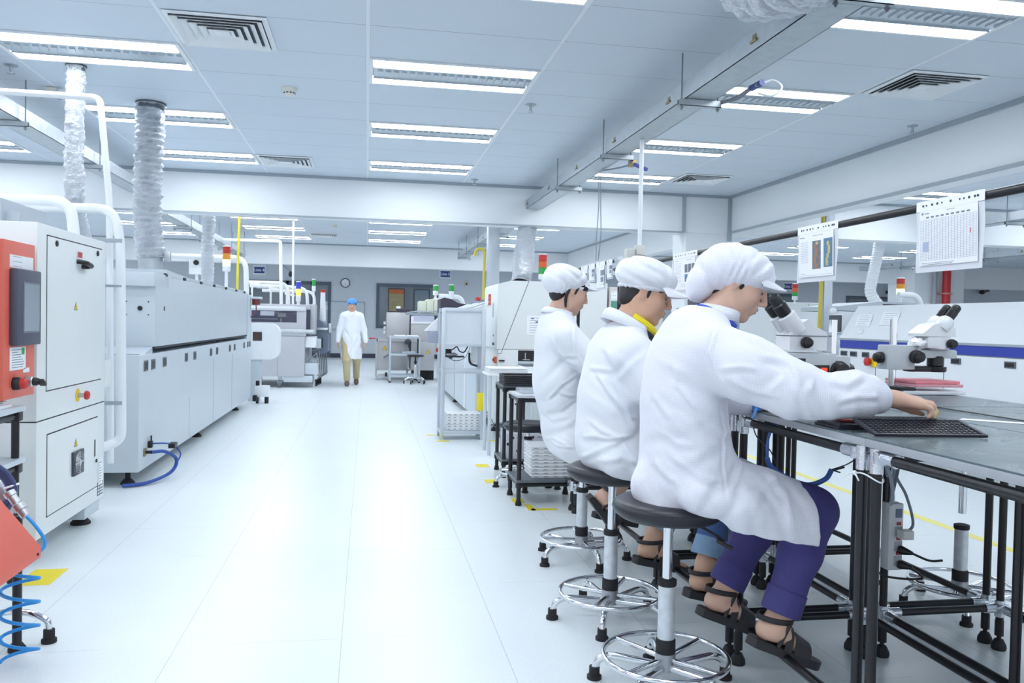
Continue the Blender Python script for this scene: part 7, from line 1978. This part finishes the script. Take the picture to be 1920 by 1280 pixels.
MB().tube([W + V((0.004, 0.033 * math.cos(a), 0.033 * math.sin(a))) for a in [2 * PI * k / 40 for k in range(40)]], [0.005 + 0.0015 * (k % 2) for k in range(40)], 8, True).build('cuff', COAT, coat1)
wb = MB().lathe([(0.031, -0.012), (0.034, -0.01), (0.034, 0.01), (0.031, 0.012)], (1.362, 2.722, 0.979), 22, (1, -0.15, 0)).box((1.345, 2.685, 0.955), (1.375, 2.70, 0.995), 0.004).build('wrist_strap', mat('strap_blue', (62, 120, 200), 0.5), t1)
MB().tube(bez([(1.355, 2.688, 0.965), (1.345, 2.68, 0.945), (1.337, 2.68, 0.93)], 5), 0.006, 8).build('strap_tail', mat('strap_light_blue', (110, 165, 225), 0.5), wb)
# trousers
T = SDF((0.95, 2.35, 0.22), (1.66, 2.95, 0.92), 0.0055)
for hx, kx, ax in (((1.08, 2.58, 0.74), (1.492, 2.525, 0.635), (1.378, 2.505, 0.33)), ((1.08, 2.74, 0.74), (1.462, 2.765, 0.635), (1.308, 2.76, 0.345))):
    T.chain([hx + (0.098,), (kx[0] - 0.05, kx[1], kx[2] + 0.012, 0.078), kx + (0.074,)], 0.04)
    kk = V(kx); aa = V(ax)
    T.chain([kx + (0.074,), tuple(kk.lerp(aa, 0.45)) + (0.068,), tuple(aa) + (0.056,)], 0.03)
    T.cap(tuple(kk.lerp(aa, 0.82)), tuple(kk.lerp(aa, 1.08)), 0.061, 0.060, 0.006)
    T.fold(kk + V((-0.06, 0, -0.03)), 0.07, (0.7, 0, 0.7), 0.05, 0.005, 0.2)
    d = (aa - kk).normalized()
for kx, ax in (((1.492, 2.525, 0.635), (1.378, 2.505, 0.33)), ((1.462, 2.765, 0.635), (1.308, 2.76, 0.345))):
    kk, aa = V(kx), V(ax); d = (aa - kk).normalized(); e = aa + d * 0.010
    # open the trouser leg at the turn-up
    T.cap(e + d * 0.02, e + d * 0.12, 0.075, 0.075, 0.002, True)
T.mesh('trousers', NAVY, t1, O, 1)
for kx, ax in (((1.492, 2.525, 0.635), (1.378, 2.505, 0.33)), ((1.462, 2.765, 0.635), (1.308, 2.76, 0.345))):
    kk, aa = V(kx), V(ax); d = (aa - kk).normalized(); e = aa + d * 0.006
    MB().lathe([(0.060, -0.052), (0.0655, -0.055), (0.066, 0.018), (0.063, 0.024), (0.056, 0.022), (0.055, -0.04)], e, 28, d).build('turn_up', NAVY, t1)
F1.sandal(t1); F2.sandal(t1, -1)
# hair and cap
def hair_mesh(H, par, lo, hi, prims, cuts, h=0.005):
    S = SDF(lo, hi, h)
    for (f, l, u, rf, rl, ru, k, sub) in prims: H.ell(S, f, l, u, rf, rl, ru, k, sub)
    for (f, l, u, nf, nl, nu) in cuts: S.cut(H.P(f, l, u), H.f * nf + H.l * nl + H.u * nu)
    for q in (-1, 1):
        H.ell(S, 0.046, q * 0.0600, 0.036, 0.034, 0.0125, 0.022, 0.01); H.ell(S, 0.076, q * 0.037, 0.048, 0.018, 0.022, 0.015, 0.008); H.ell(S, 0.014, q * 0.0705, 0.004, 0.010, 0.0075, 0.030, 0.01)
    return S.mesh('hair', HAIR, par, smooth=1)
def bounds(H, r=0.26): return tuple(H.c - V((r, r, r))), tuple(H.c + V((r, r, r)))
HP = [(-0.012, 0, 0.038, 0.103, 0.0815, 0.092, 0.01, False), (-0.055, 0, -0.03, 0.05, 0.062, 0.06, 0.03, False), (0.055, 0.068, 0.012, 0.02, 0.014, 0.040, 0.012, False), (0.055, -0.068, 0.012, 0.02, 0.014, 0.040, 0.012, False), (-0.004, 0.085, -0.004, 0.024, 0.02, 0.036, 0.004, True), (-0.004, -0.085, -0.004, 0.024, 0.02, 0.036, 0.004, True), (0.085, 0, -0.03, 0.062, 0.06, 0.070, 0.01, True)]
hair_mesh(H1, t1, *bounds(H1, 0.17), HP, [(0, 0, 0.075, 0, 0, 1), (0, 0, -0.075, 0.3, 0, -1), (0.024, 0, 0.02, 0.8, 0, -0.6)])
cap_mesh(H1, t1, COAT, [(-0.012, 0, 0.050, 0.119, 0.102, 0.080, 0.02), (-0.075, 0, 0.012, 0.090, 0.10, 0.080, 0.04), (-0.112, 0, -0.058, 0.055, 0.082, 0.080, 0.04)], (-0.022, 0.098, 0.086, 0.030, 0.030), *bounds(H1), folds=[(-0.05, -0.08, 0.05, 0.09, (0.6, 0, 0.8), 0.07, 0.007, 0.3), (0.04, -0.06, 0.09, 0.06, (0.9, 0.1, -0.4), 0.045, 0.005, 0.8), (-0.11, -0.05, -0.06, 0.07, (0.5, 0.3, 0.9), 0.06, 0.006, 0.0), (0.0, 0.0, 0.13, 0.08, (1, 0.3, 0), 0.07, 0.004, 0.0), (-0.02, -0.09, 0.03, 0.05, (1, 0, 0.1), 0.022, 0.003, 0.0)], visor=dict(u0=0.058, reach=0.066, w=0.074, droop=0.006, f0=0.082))

# ---------------------------------------------------------------- middle worker
t2 = thing('person', 'middle seated person in white coat over yellow collar, rolled blue jeans', 'person', (1.03, 3.33, 0.66))
O = (1.03, 3.33, 0.66)
H2 = Head((1.158, 3.33, 1.385), (0.94, -0.30), 17, 1.03)
B = SDF((0.84, 2.80, 0.06), (1.66, 3.75, 1.54), 0.0058)
H2.head(B, 0.010)
B.chain([(1.125, 3.33, 1.34, 0.058), (1.09, 3.33, 1.25, 0.062), (1.06, 3.33, 1.18, 0.08)], 0.03)
B.chain([(1.05, 3.33, 1.12, 0.10), (1.03, 3.33, 0.95, 0.11), (1.03, 3.33, 0.80, 0.12)], 0.05)
B.cap((1.06, 3.17, 1.11), (1.06, 3.49, 1.11), 0.07, 0.07, 0.05)
B.chain([(1.06, 3.15, 1.11, 0.05), (1.20, 3.08, 0.96, 0.042), (1.43, 3.14, 0.985, 0.027)], 0.02)
B.chain([(1.06, 3.51, 1.11, 0.05), (1.17, 3.55, 0.985, 0.042), (1.40, 3.48, 0.985, 0.027)], 0.02)
hand(B, (1.43, 3.14, 0.985), (1, 0.12, -0.05), (0, 0, 1), (-0.1, 1, 0), (20, 25, 18)); hand(B, (1.40, 3.48, 0.985), (1, -0.15, -0.05), (0, 0, 1), (-0.1, -1, 0), (20, 25, 18))
LEG2 = (((1.05, 3.25, 0.74), (1.45, 3.12, 0.60), (1.345, 3.06, 0.30)), ((1.05, 3.42, 0.74), (1.42, 3.49, 0.60), (1.285, 3.48, 0.315)))
for hx, kx, ax in LEG2:
    B.cap(hx, kx, 0.075, 0.055, 0.03); B.cap(kx, ax, 0.05, 0.036, 0.02)
F3 = Foot((1.27, 3.055, 0.205), (1.52, 3.045, 0.150), (0, 1, 0)); F3.skin(B, (1.345, 3.06, 0.30))
F4 = Foot((1.20, 3.48, 0.215), (1.45, 3.475, 0.160), (0, 1, 0)); F4.skin(B, (1.285, 3.48, 0.315), -1)
B.mesh('person_body', SKIN2, t2, O, 1)
H2.face_parts(t2)
C = SDF((0.80, 2.84, 0.50), (1.52, 3.75, 1.32), 0.0058)
C.ell((1.045, 3.33, 1.10), (0.125, 0.215, 0.15), None, 0.05)
C.ell((1.025, 3.33, 0.93), (0.145, 0.21, 0.20), None, 0.06)
C.ell((1.03, 3.33, 0.76), (0.155, 0.215, 0.17), None, 0.06)
C.chain([(1.05, 3.25, 0.72, 0.11), (1.35, 3.15, 0.64, 0.092)], 0.05)
C.chain([(1.05, 3.42, 0.72, 0.11), (1.35, 3.47, 0.64, 0.092)], 0.05)
C.chain([(1.0, 3.15, 0.70, 0.06), (1.2, 3.10, 0.64, 0.05)], 0.05)
C.cut((1.36, 3.2, 0.55), (1.0, 0, 0.1)); C.cut((1.05, 3.2, 0.585), (-0.1, 0, -1.0))
C.chain([(1.055, 3.16, 1.125, 0.092), (1.13, 3.10, 1.02, 0.086), (1.205, 3.075, 0.965, 0.078)], 0.05)
C.chain([(1.205, 3.075, 0.965, 0.076), (1.34, 3.11, 0.98, 0.06), (1.42, 3.135, 0.985, 0.036)], 0.03)
C.chain([(1.055, 3.50, 1.125, 0.092), (1.17, 3.55, 0.985, 0.078), (1.38, 3.49, 0.985, 0.04)], 0.04)
C.ell((1.075, 3.33, 1.20), (0.085, 0.13, 0.06), None, 0.05)
for f in (((0.96, 3.12, 0.92), 0.12, (0.6, 0, 0.8), 0.09, 0.008, 0.4), ((1.08, 3.08, 0.80), 0.12, (-0.5, 0, 0.85), 0.10, 0.008, 1.0), ((1.14, 3.05, 1.02), 0.09, (0.8, 0, 0.6), 0.07, 0.007, 0.2), ((1.0, 3.13, 1.05), 0.09, (0.7, 0.1, 0.7), 0.08, 0.006, 2.0), ((1.1, 3.1, 0.68), 0.10, (0.9, 0, 0.4), 0.085, 0.006, 0.6), ((0.92, 3.2, 0.75), 0.10, (0.3, 0.2, 1), 0.10, 0.006, 0.5)):
    C.fold(f[0], f[1], f[2], f[3], f[4] * 0.6, f[5])
for P_, w_, a_ in [([(0.87, 3.168, 1.068), (0.929, 3.121, 1.067), (0.956, 3.107, 1.064)], 0.01, 0.007), ([(0.892, 3.149, 1.06), (0.947, 3.113, 0.976), (1.011, 3.083, 0.901), (1.043, 3.067, 0.842)], 0.01, 0.009), ([(0.957, 3.107, 1.046), (0.986, 3.094, 0.961), (1.027, 3.075, 0.893)], 0.012, 0.008), ([(1.027, 3.075, 0.885), (1.072, 3.06, 0.873)], 0.008, 0.007), ([(0.876, 3.168, 0.794), (0.951, 3.113, 0.793), (1.036, 3.071, 0.811)], 0.008, 0.008), ([(0.882, 3.162, 0.857), (0.919, 3.131, 0.825), (0.99, 3.094, 0.795)], 0.012, 0.007), ([(0.926, 3.121, 1.158), (0.968, 3.102, 1.064)], 0.014, 0.007), ([(0.848, 3.193, 0.692), (0.914, 3.137, 0.745), (0.998, 3.09, 0.796)], 0.012, 0.008), ([(0.854, 3.187, 0.782), (0.912, 3.137, 0.807)], 0.012, 0.006), ([(0.998, 3.09, 0.778), (1.047, 3.067, 0.712), (1.091, 3.06, 0.661)], 0.006, 0.005), ([(0.915, 3.137, 0.701), (1.0, 3.09, 0.726), (1.063, 3.06, 0.696)], 0.014, 0.006), ([(1.087, 3.06, 1.146), (1.022, 3.075, 1.092), (0.969, 3.102, 1.021)], 0.016, 0.006)]:
    C.drape(P_, w_ * 0.9, a_ * 0.95)
coat2 = C.mesh('coat', COATS, t2, O, 1, (0.33, 0.944))
collar(coat2, COATS, (1.085, 3.33), 0.09, 0.092, 1.228, 0.1, 0.045, open_=62, slope=0.55)
for r, z, mm, nm in ((0.074, 1.262, mat('yellow_shirt', (236, 216, 40), 0.7), 'shirt_collar'), (0.068, 1.238, INKD, 'dark_collar')):
    MB().tube([(1.12 + r * 1.0 * math.cos(a) , 3.325 + r * math.sin(a), z - 0.62 * (r * math.cos(a))) for a in [math.radians(-118 + 236 * k / 24) for k in range(25)]], 0.017 if nm == 'shirt_collar' else 0.012, 8).build(nm, mm, t2)
MB().ball((1.135, 3.075, 0.83), (0.03, 0.02, 0.035)).build('shirt_hem', MATS['yellow_shirt'], t2)
T = SDF((0.92, 2.92, 0.24), (1.60, 3.66, 0.86), 0.006)
for hx, kx, ax in LEG2:
    kk, aa = V(kx), V(ax)
    T.chain([hx + (0.095,), kx + (0.075,)], 0.04); T.chain([kx + (0.075,), tuple(kk.lerp(aa, 0.80)) + (0.062,)], 0.03)
    T.fold(kk.lerp(aa, 0.4), 0.09, (0.2, 0, 1), 0.06, 0.005, 0.2)
    d = (aa - kk).normalized(); e = kk.lerp(aa, 0.83)
    T.cap(e + d * 0.025, e + d * 0.12, 0.075, 0.075, 0.002, True)
T.mesh('jeans', JEAN, t2, O, 1)
for hx, kx, ax in LEG2:
    kk, aa = V(kx), V(ax); d = (aa - kk).normalized(); e = kk.lerp(aa, 0.82)
    MB().lathe([(0.060, -0.045), (0.066, -0.048), (0.071, 0.02), (0.069, 0.026), (0.060, 0.024), (0.057, -0.04)], e, 26, d).build('turn_up', JEANC, t2)
F3.sandal(t2); F4.sandal(t2, -1)
HP2 = [(-0.012, 0, 0.038, 0.103, 0.0815, 0.092, 0.01, False), (-0.05, 0, -0.035, 0.052, 0.066, 0.055, 0.03, False), (0.048, 0.066, 0.018, 0.024, 0.016, 0.034, 0.012, False), (0.048, -0.066, 0.018, 0.024, 0.016, 0.034, 0.012, False), (-0.004, 0.088, -0.006, 0.026, 0.024, 0.038, 0.004, True), (-0.004, -0.088, -0.006, 0.026, 0.024, 0.038, 0.004, True), (0.085, 0, -0.03, 0.062, 0.06, 0.072, 0.01, True)]
hair_mesh(H2, t2, *bounds(H2, 0.18), HP2, [(0, 0, 0.07, 0, 0, 1), (0, 0, -0.066, 0.1, 0, -1), (0.024, 0, 0.02, 0.8, 0, -0.6)])
cap_mesh(H2, t2, COATS, [(-0.012, 0, 0.072, 0.126, 0.112, 0.074, 0.03), (-0.035, 0, 0.050, 0.108, 0.105, 0.055, 0.03), (0.0, 0, 0.036, 0.107, 0.092, 0.035, 0.01)], (-0.006, 0.104, 0.087, 0.020, 0.018), *bounds(H2), folds=[(-0.02, -0.09, 0.08, 0.09, (0.2, 0, 1), 0.06, 0.006, 0.3), (0.05, -0.06, 0.10, 0.06, (0.9, 0.1, 0.4), 0.06, 0.005, 0.8), (-0.09, -0.05, 0.08, 0.07, (0.9, 0.3, 0.3), 0.06, 0.005, 0.0)], visor=dict(u0=0.052, reach=0.072, w=0.084, droop=0.014, f0=0.092))

# ---------------------------------------------------------------- third worker
t3 = thing('person', 'third seated person, farthest along the bench, in white coat and puffy cap', 'person', (1.07, 4.2, 0.6))
O = (1.07, 4.2, 0.6)
H3 = Head((1.045, 4.2, 1.425), (0.97, 0.12), 20, 0.97)
B = SDF((0.80, 3.68, 0.10), (1.66, 4.66, 1.54), 0.0065)
H3.head(B)
B.chain([(1.015, 4.2, 1.38, 0.050), (0.985, 4.2, 1.30, 0.054), (0.97, 4.2, 1.24, 0.07)], 0.03)
B.chain([(0.985, 4.2, 1.18, 0.09), (1.0, 4.2, 0.95, 0.10), (1.05, 4.2, 0.72, 0.11)], 0.05)
B.cap((0.99, 4.06, 1.17), (1.0, 4.34, 1.17), 0.06, 0.06, 0.05)
B.chain([(1.0, 4.04, 1.17, 0.046), (1.17, 3.98, 1.00, 0.04), (1.42, 4.03, 0.985, 0.026)], 0.02)
B.chain([(1.0, 4.36, 1.17, 0.046), (1.16, 4.42, 1.00, 0.04), (1.42, 4.36, 0.985, 0.026)], 0.02)
hand(B, (1.42, 4.03, 0.985), (1, 0.12, -0.05), (0, 0, 1), (-0.1, 1, 0), (20, 25, 18)); hand(B, (1.42, 4.36, 0.985), (1, -0.15, -0.05), (0, 0, 1), (-0.1, -1, 0), (20, 25, 18))
LEG3 = (((1.07, 4.11, 0.68), (1.42, 4.02, 0.60), (1.235, 3.93, 0.40)), ((1.07, 4.29, 0.68), (1.45, 4.34, 0.60), (1.33, 4.33, 0.30)))
for hx, kx, ax in LEG3:
    B.cap(hx, kx, 0.07, 0.052, 0.03); B.cap(kx, ax, 0.048, 0.034, 0.02)
F5 = Foot((1.115, 3.93, 0.395), (1.26, 3.90, 0.20), (0, 1, 0)); F5.skin(B, (1.225, 3.93, 0.43))
F6 = Foot((1.25, 4.33, 0.215), (1.50, 4.325, 0.155), (0, 1, 0)); F6.skin(B, (1.33, 4.33, 0.30), -1)
B.mesh('person_body', SKIN1, t3, O, 1)
H3.face_parts(t3)
C = SDF((0.78, 3.74, 0.42), (1.54, 4.66, 1.38), 0.0062)
C.ell((0.985, 4.2, 1.16), (0.115, 0.185, 0.15), None, 0.05)
C.ell((0.995, 4.2, 0.96), (0.135, 0.185, 0.22), None, 0.06)
C.ell((1.05, 4.2, 0.72), (0.14, 0.19, 0.19), None, 0.06)
C.chain([(1.07, 4.11, 0.66, 0.11), (1.34, 4.04, 0.61, 0.09)], 0.05); C.chain([(1.07, 4.29, 0.66, 0.11), (1.36, 4.33, 0.61, 0.09)], 0.05)
C.chain([(1.03, 4.04, 0.62, 0.07), (1.12, 4.0, 0.55, 0.06)], 0.05)
C.cut((1.36, 4.2, 0.55), (1.0, 0, 0.1)); C.cut((1.05, 4.2, 0.50), (-0.08, 0, -1.0))
C.chain([(1.0, 4.05, 1.175, 0.08), (1.17, 3.98, 1.00, 0.07), (1.40, 4.03, 0.985, 0.038)], 0.04)
C.chain([(1.0, 4.35, 1.175, 0.08), (1.16, 4.42, 1.00, 0.07), (1.40, 4.36, 0.985, 0.038)], 0.04)
C.ell((0.98, 4.2, 1.27), (0.08, 0.11, 0.06), None, 0.05)
for f in (((0.95, 4.0, 1.0), 0.11, (-0.75, 0, 0.65), 0.085, 0.007, 0.4), ((1.02, 3.98, 0.82), 0.13, (-0.6, 0, 0.8), 0.10, 0.009, 1.0), ((1.1, 3.95, 1.02), 0.09, (0.6, 0, 0.8), 0.07, 0.007, 0.2), ((0.93, 4.05, 0.75), 0.10, (-0.4, 0, 0.9), 0.09, 0.007, 0.0), ((1.08, 3.97, 0.62), 0.10, (0.5, 0, 0.85), 0.085, 0.007, 0.6)):
    C.fold(f[0], f[1], f[2], f[3], f[4] * 0.6, f[5])
for P_, w_, a_ in [([(0.919, 4.05, 1.178), (0.942, 4.027, 1.117), (0.991, 4.01, 1.068), (1.04, 3.993, 1.039)], 0.01, 0.009), ([(1.03, 3.994, 1.262), (1.025, 3.997, 1.181), (1.033, 3.994, 1.099), (1.078, 3.98, 1.04)], 0.007, 0.006), ([(0.981, 4.013, 1.088), (1.038, 3.993, 1.089)], 0.012, 0.007), ([(0.911, 4.074, 0.857), (0.974, 4.017, 0.945), (1.05, 3.989, 0.998)], 0.01, 0.01), ([(0.958, 4.024, 0.801), (1.006, 4.006, 0.843), (1.053, 3.989, 0.876)], 0.01, 0.008), ([(0.956, 4.024, 0.903), (1.014, 4.003, 0.885), (1.053, 3.989, 0.886)], 0.01, 0.008), ([(0.892, 4.104, 0.792), (0.932, 4.044, 0.757), (1.007, 4.006, 0.782)], 0.012, 0.006), ([(0.915, 4.074, 0.65), (0.962, 4.024, 0.631), (1.039, 3.996, 0.63)], 0.008, 0.008), ([(0.903, 4.092, 0.647), (0.934, 4.044, 0.664), (1.01, 4.006, 0.639)], 0.008, 0.006), ([(0.92, 4.068, 0.588), (0.993, 4.013, 0.556), (1.051, 3.993, 0.528)], 0.01, 0.006)]:
    C.drape(P_, w_ * 0.9, a_ * 0.95)
coat3 = C.mesh('coat', COATS, t3, O, 1, (0.25, 0.97))
collar(coat3, COATS, (0.99, 4.2), 0.076, 0.078, 1.292, 0.3, 0.028, open_=55)
T = SDF((0.94, 3.80, 0.28), (1.60, 4.50, 0.80), 0.0065)
for hx, kx, ax in LEG3:
    kk, aa = V(kx), V(ax)
    T.chain([hx + (0.092,), kx + (0.07,), tuple(kk.lerp(aa, 0.7)) + (0.058,)], 0.03)
    d = (aa - kk).normalized(); e = kk.lerp(aa, 0.74); T.cap(e + d * 0.03, e + d * 0.12, 0.07, 0.07, 0.002, True)
T.mesh('trousers', mat('dark_jeans', (58, 70, 108), 0.85, var=0.1, scale=30), t3, O, 1)
F5.sandal(t3); F6.sandal(t3, -1)
hair_mesh(H3, t3, *bounds(H3, 0.18), HP, [(0, 0, 0.07, 0, 0, 1), (0, 0, -0.082, 0.1, 0, -1), (0.024, 0, 0.02, 0.8, 0, -0.6)])
MB().tube(bez([H3.P(-0.03, -0.080, -0.01), H3.P(-0.032, -0.078, -0.05), H3.P(-0.02, -0.072, -0.085), H3.P(-0.008, -0.066, -0.105)], 6), [0.008] * 12 + [0.006] * 6 + [0.003], 8).build('hair_strand', HAIR, t3)
cap_mesh(H3, t3, COATS, [(-0.03, 0, 0.055, 0.120, 0.105, 0.072, 0.03), (-0.075, 0, 0.015, 0.082, 0.10, 0.072, 0.05)], (-0.02, 0.098, 0.086, 0.022, 0.038), *bounds(H3), folds=[(-0.04, -0.09, 0.05, 0.08, (0.3, 0, 1), 0.06, 0.006, 0.3), (0.04, -0.06, 0.06, 0.06, (0.9, 0.1, -0.6), 0.05, 0.006, 0.8), (-0.1, -0.05, 0.0, 0.06, (0.6, 0.3, 0.7), 0.06, 0.005, 0.0), (-0.05, -0.07, -0.03, 0.05, (1, 0, 0.2), 0.025, 0.003, 0.0)], visor=dict(u0=0.060, reach=0.064, w=0.074, droop=0.0, f0=0.08))

# ---------------------------------------------------------------- person walking down the aisle
t4 = thing('person', 'person in blue cap, long white coat and khaki trousers walking up the aisle', 'person', (-0.28, 15.73, 0))
O = (-0.28, 15.73, 0)
cx, cy = -0.283, 15.73
H4 = Head((cx, cy - 0.02, 1.505), (0.05, -1), 6, 0.98)
B = SDF((cx - 0.42, cy - 0.5, -0.01), (cx + 0.42, cy + 0.5, 1.70), 0.0095)
H4.head(B)
B.chain([(cx, cy, 1.45, 0.052), (cx, cy + 0.01, 1.36, 0.058)], 0.03)
B.chain([(cx, cy, 1.25, 0.12), (cx, cy, 1.05, 0.12), (cx, cy, 0.90, 0.13)], 0.06, flat=((0, 1, 0), 1.25))
B.cap((cx - 0.15, cy, 1.31), (cx + 0.15, cy, 1.31), 0.06, 0.06, 0.05)
ARM4 = (((cx - 0.16, cy, 1.30), (cx - 0.22, cy + 0.02, 1.06), (cx - 0.25, cy - 0.04, 0.83)), ((cx + 0.16, cy, 1.30), (cx + 0.225, cy + 0.03, 1.06), (cx + 0.265, cy - 0.02, 0.83)))
for a, e, w in ARM4:
    B.chain([a + (0.05,), e + (0.04,), w + (0.03,)], 0.02)
hand(B, ARM4[0][2], (0.05, -0.1, -1), (-1, -0.2, 0), (0.2, -1, 0), (18, 22, 15)); hand(B, ARM4[1][2], (-0.05, -0.1, -1), (1, -0.2, 0), (-0.2, -1, 0), (18, 22, 15))
LEG4 = (((cx - 0.09, cy, 0.86), (cx - 0.085, cy - 0.14, 0.48), (cx - 0.07, cy - 0.10, 0.09)), ((cx + 0.09, cy, 0.86), (cx + 0.10, cy + 0.03, 0.48), (cx + 0.095, cy + 0.28, 0.11)))
for a, k, e in LEG4: B.chain([a + (0.08,), k + (0.055,), e + (0.04,)], 0.03)
B.mesh('person_body', SKIN1, t4, O, 1)
H4.face_parts(t4)
C = SDF((cx - 0.42, cy - 0.4, 0.44), (cx + 0.42, cy + 0.45, 1.46), 0.0095)
C.chain([(cx, cy, 1.27, 0.145), (cx, cy, 1.05, 0.148), (cx, cy, 0.85, 0.165), (cx, cy, 0.60, 0.185), (cx, cy, 0.48, 0.19)], 0.06, flat=((0, 1, 0), 1.2))
C.cap((cx - 0.125, cy, 1.315), (cx + 0.125, cy, 1.315), 0.072, 0.072, 0.05)
C.cut((cx, cy, 0.50), (0, 0, -1))
C.cap((cx + 0.01, cy - 0.26, 0.44), (cx + 0.01, cy - 0.19, 0.66), 0.022, 0.004, 0.01, True)
for a, e, w in ARM4: C.chain([a + (0.066,), e + (0.056,), w + (0.044,)], 0.03)
for f in (((cx - 0.1, cy - 0.15, 0.95), 0.14, (0.8, 0, 0.5), 0.12, 0.008, 0.2), ((cx + 0.1, cy - 0.15, 0.8), 0.14, (-0.8, 0, 0.4), 0.12, 0.008, 0.9), ((cx, cy - 0.17, 0.62), 0.14, (1, 0, 0), 0.12, 0.010, 0.9)):
    C.fold(*f)
coat4 = C.mesh('coat', mat('plain_white_coat', (238, 241, 248), 0.7, bump=0.15, bscale=20, bdist=0.01), t4, O, 1)
MB().tube(bez([(cx - 0.07, cy + 0.03, 1.40), (cx - 0.065, cy - 0.05, 1.395), (cx - 0.02, cy - 0.11, 1.34), (cx, cy - 0.13, 1.30)], 5), 0.014, 8).tube(bez([(cx + 0.07, cy + 0.03, 1.40), (cx + 0.065, cy - 0.05, 1.395), (cx + 0.02, cy - 0.11, 1.34), (cx, cy - 0.13, 1.30)], 5), 0.014, 8).build('collar', MATS['plain_white_coat'], coat4)
T = SDF((cx - 0.3, cy - 0.35, 0.05), (cx + 0.3, cy + 0.45, 0.98), 0.0095)
for a, k, e in LEG4: T.chain([a + (0.095,), k + (0.072,), tuple(V(e) + V((0, 0, 0.03))) + (0.06,)], 0.03)
T.mesh('trousers', mat('khaki_trousers', (196, 184, 146), 0.85, bump=0.2, bscale=25), t4, O, 1)
for (a, k, e), hz, tz in ((LEG4[0], 0.03, 0.02), (LEG4[1], 0.075, 0.02)):
    S = SDF((e[0] - 0.12, e[1] - 0.32, -0.01), (e[0] + 0.12, e[1] + 0.14, 0.18), 0.007)
    S.chain([(e[0], e[1] + 0.05, hz + 0.02, 0.042), (e[0], e[1] - 0.05, 0.045, 0.044), (e[0], e[1] - 0.16, 0.04, 0.04)], 0.02)
    S.cut((e[0], e[1], 0.004), (0, 0.0, -1))
    S.mesh('shoe', mat('brown_shoe', (112, 84, 76), 0.45), t4, O, 1)
S = SDF(*bounds(H4, 0.17), 0.007)
H4.ell(S, -0.012, 0, 0.062, 0.112, 0.096, 0.078, 0.02); H4.ell(S, -0.01, 0, 0.04, 0.108, 0.09, 0.03, 0.02)
S.fold(H4.P(0.06, 0, 0.09), 0.08, H4.l, 0.05, 0.004)
S.mesh('cap', mat('blue_cap', (92, 160, 228), 0.7, bump=0.2, bscale=40), t4, smooth=1)
hair_mesh(H4, t4, *bounds(H4, 0.17), HP2, [(0, 0, 0.06, 0, 0, 1), (0, 0, -0.06, 0.1, 0, -1), (0.024, 0, 0.02, 0.8, 0, -0.6)], 0.007)
# ================================================================ CAMERA, WORLD, VIEW
f, yaw, pit, rol = 1536.85, 0.1754, -0.0235, -0.0203
r = V((math.cos(yaw), -math.sin(yaw), 0)); fw = V((math.sin(yaw), math.cos(yaw), 0)); up = V((0, 0, 1))
fw2 = fw * math.cos(pit) + up * math.sin(pit); up2 = up * math.cos(pit) - fw * math.sin(pit)
r3 = r * math.cos(rol) - up2 * math.sin(rol); u3 = r * math.sin(rol) + up2 * math.cos(rol)
cd = bpy.data.cameras.new('camera'); cam = bpy.data.objects.new('camera', cd); COL.objects.link(cam)
M = Matrix([r3, u3, -fw2]).transposed().to_4x4(); M.translation = V((0, 0, 1.25))
cam.matrix_world = M
cd.sensor_width = 36; cd.lens = 36 * f / 1920; cd.clip_start = 0.05; cd.clip_end = 100
SC.camera = cam
w = bpy.data.worlds.new('hall_light'); SC.world = w; w.use_nodes = True
w.node_tree.nodes['Background'].inputs[0].default_value = (0.88, 0.94, 1.0, 1)
w.node_tree.nodes['Background'].inputs[1].default_value = 0.9
SC.view_settings.view_transform = 'Standard'; SC.view_settings.look = 'None'
SC.view_settings.gamma = 1; SC.view_settings.use_curve_mapping = False
SC.view_settings.exposure = 0.42
SC.cycles.use_denoising = True
SC.cycles.max_bounces = 7; SC.cycles.diffuse_bounces = 4; SC.cycles.glossy_bounces = 4; SC.cycles.transparent_max_bounces = 8
SC.cycles.sample_clamp_indirect = 6
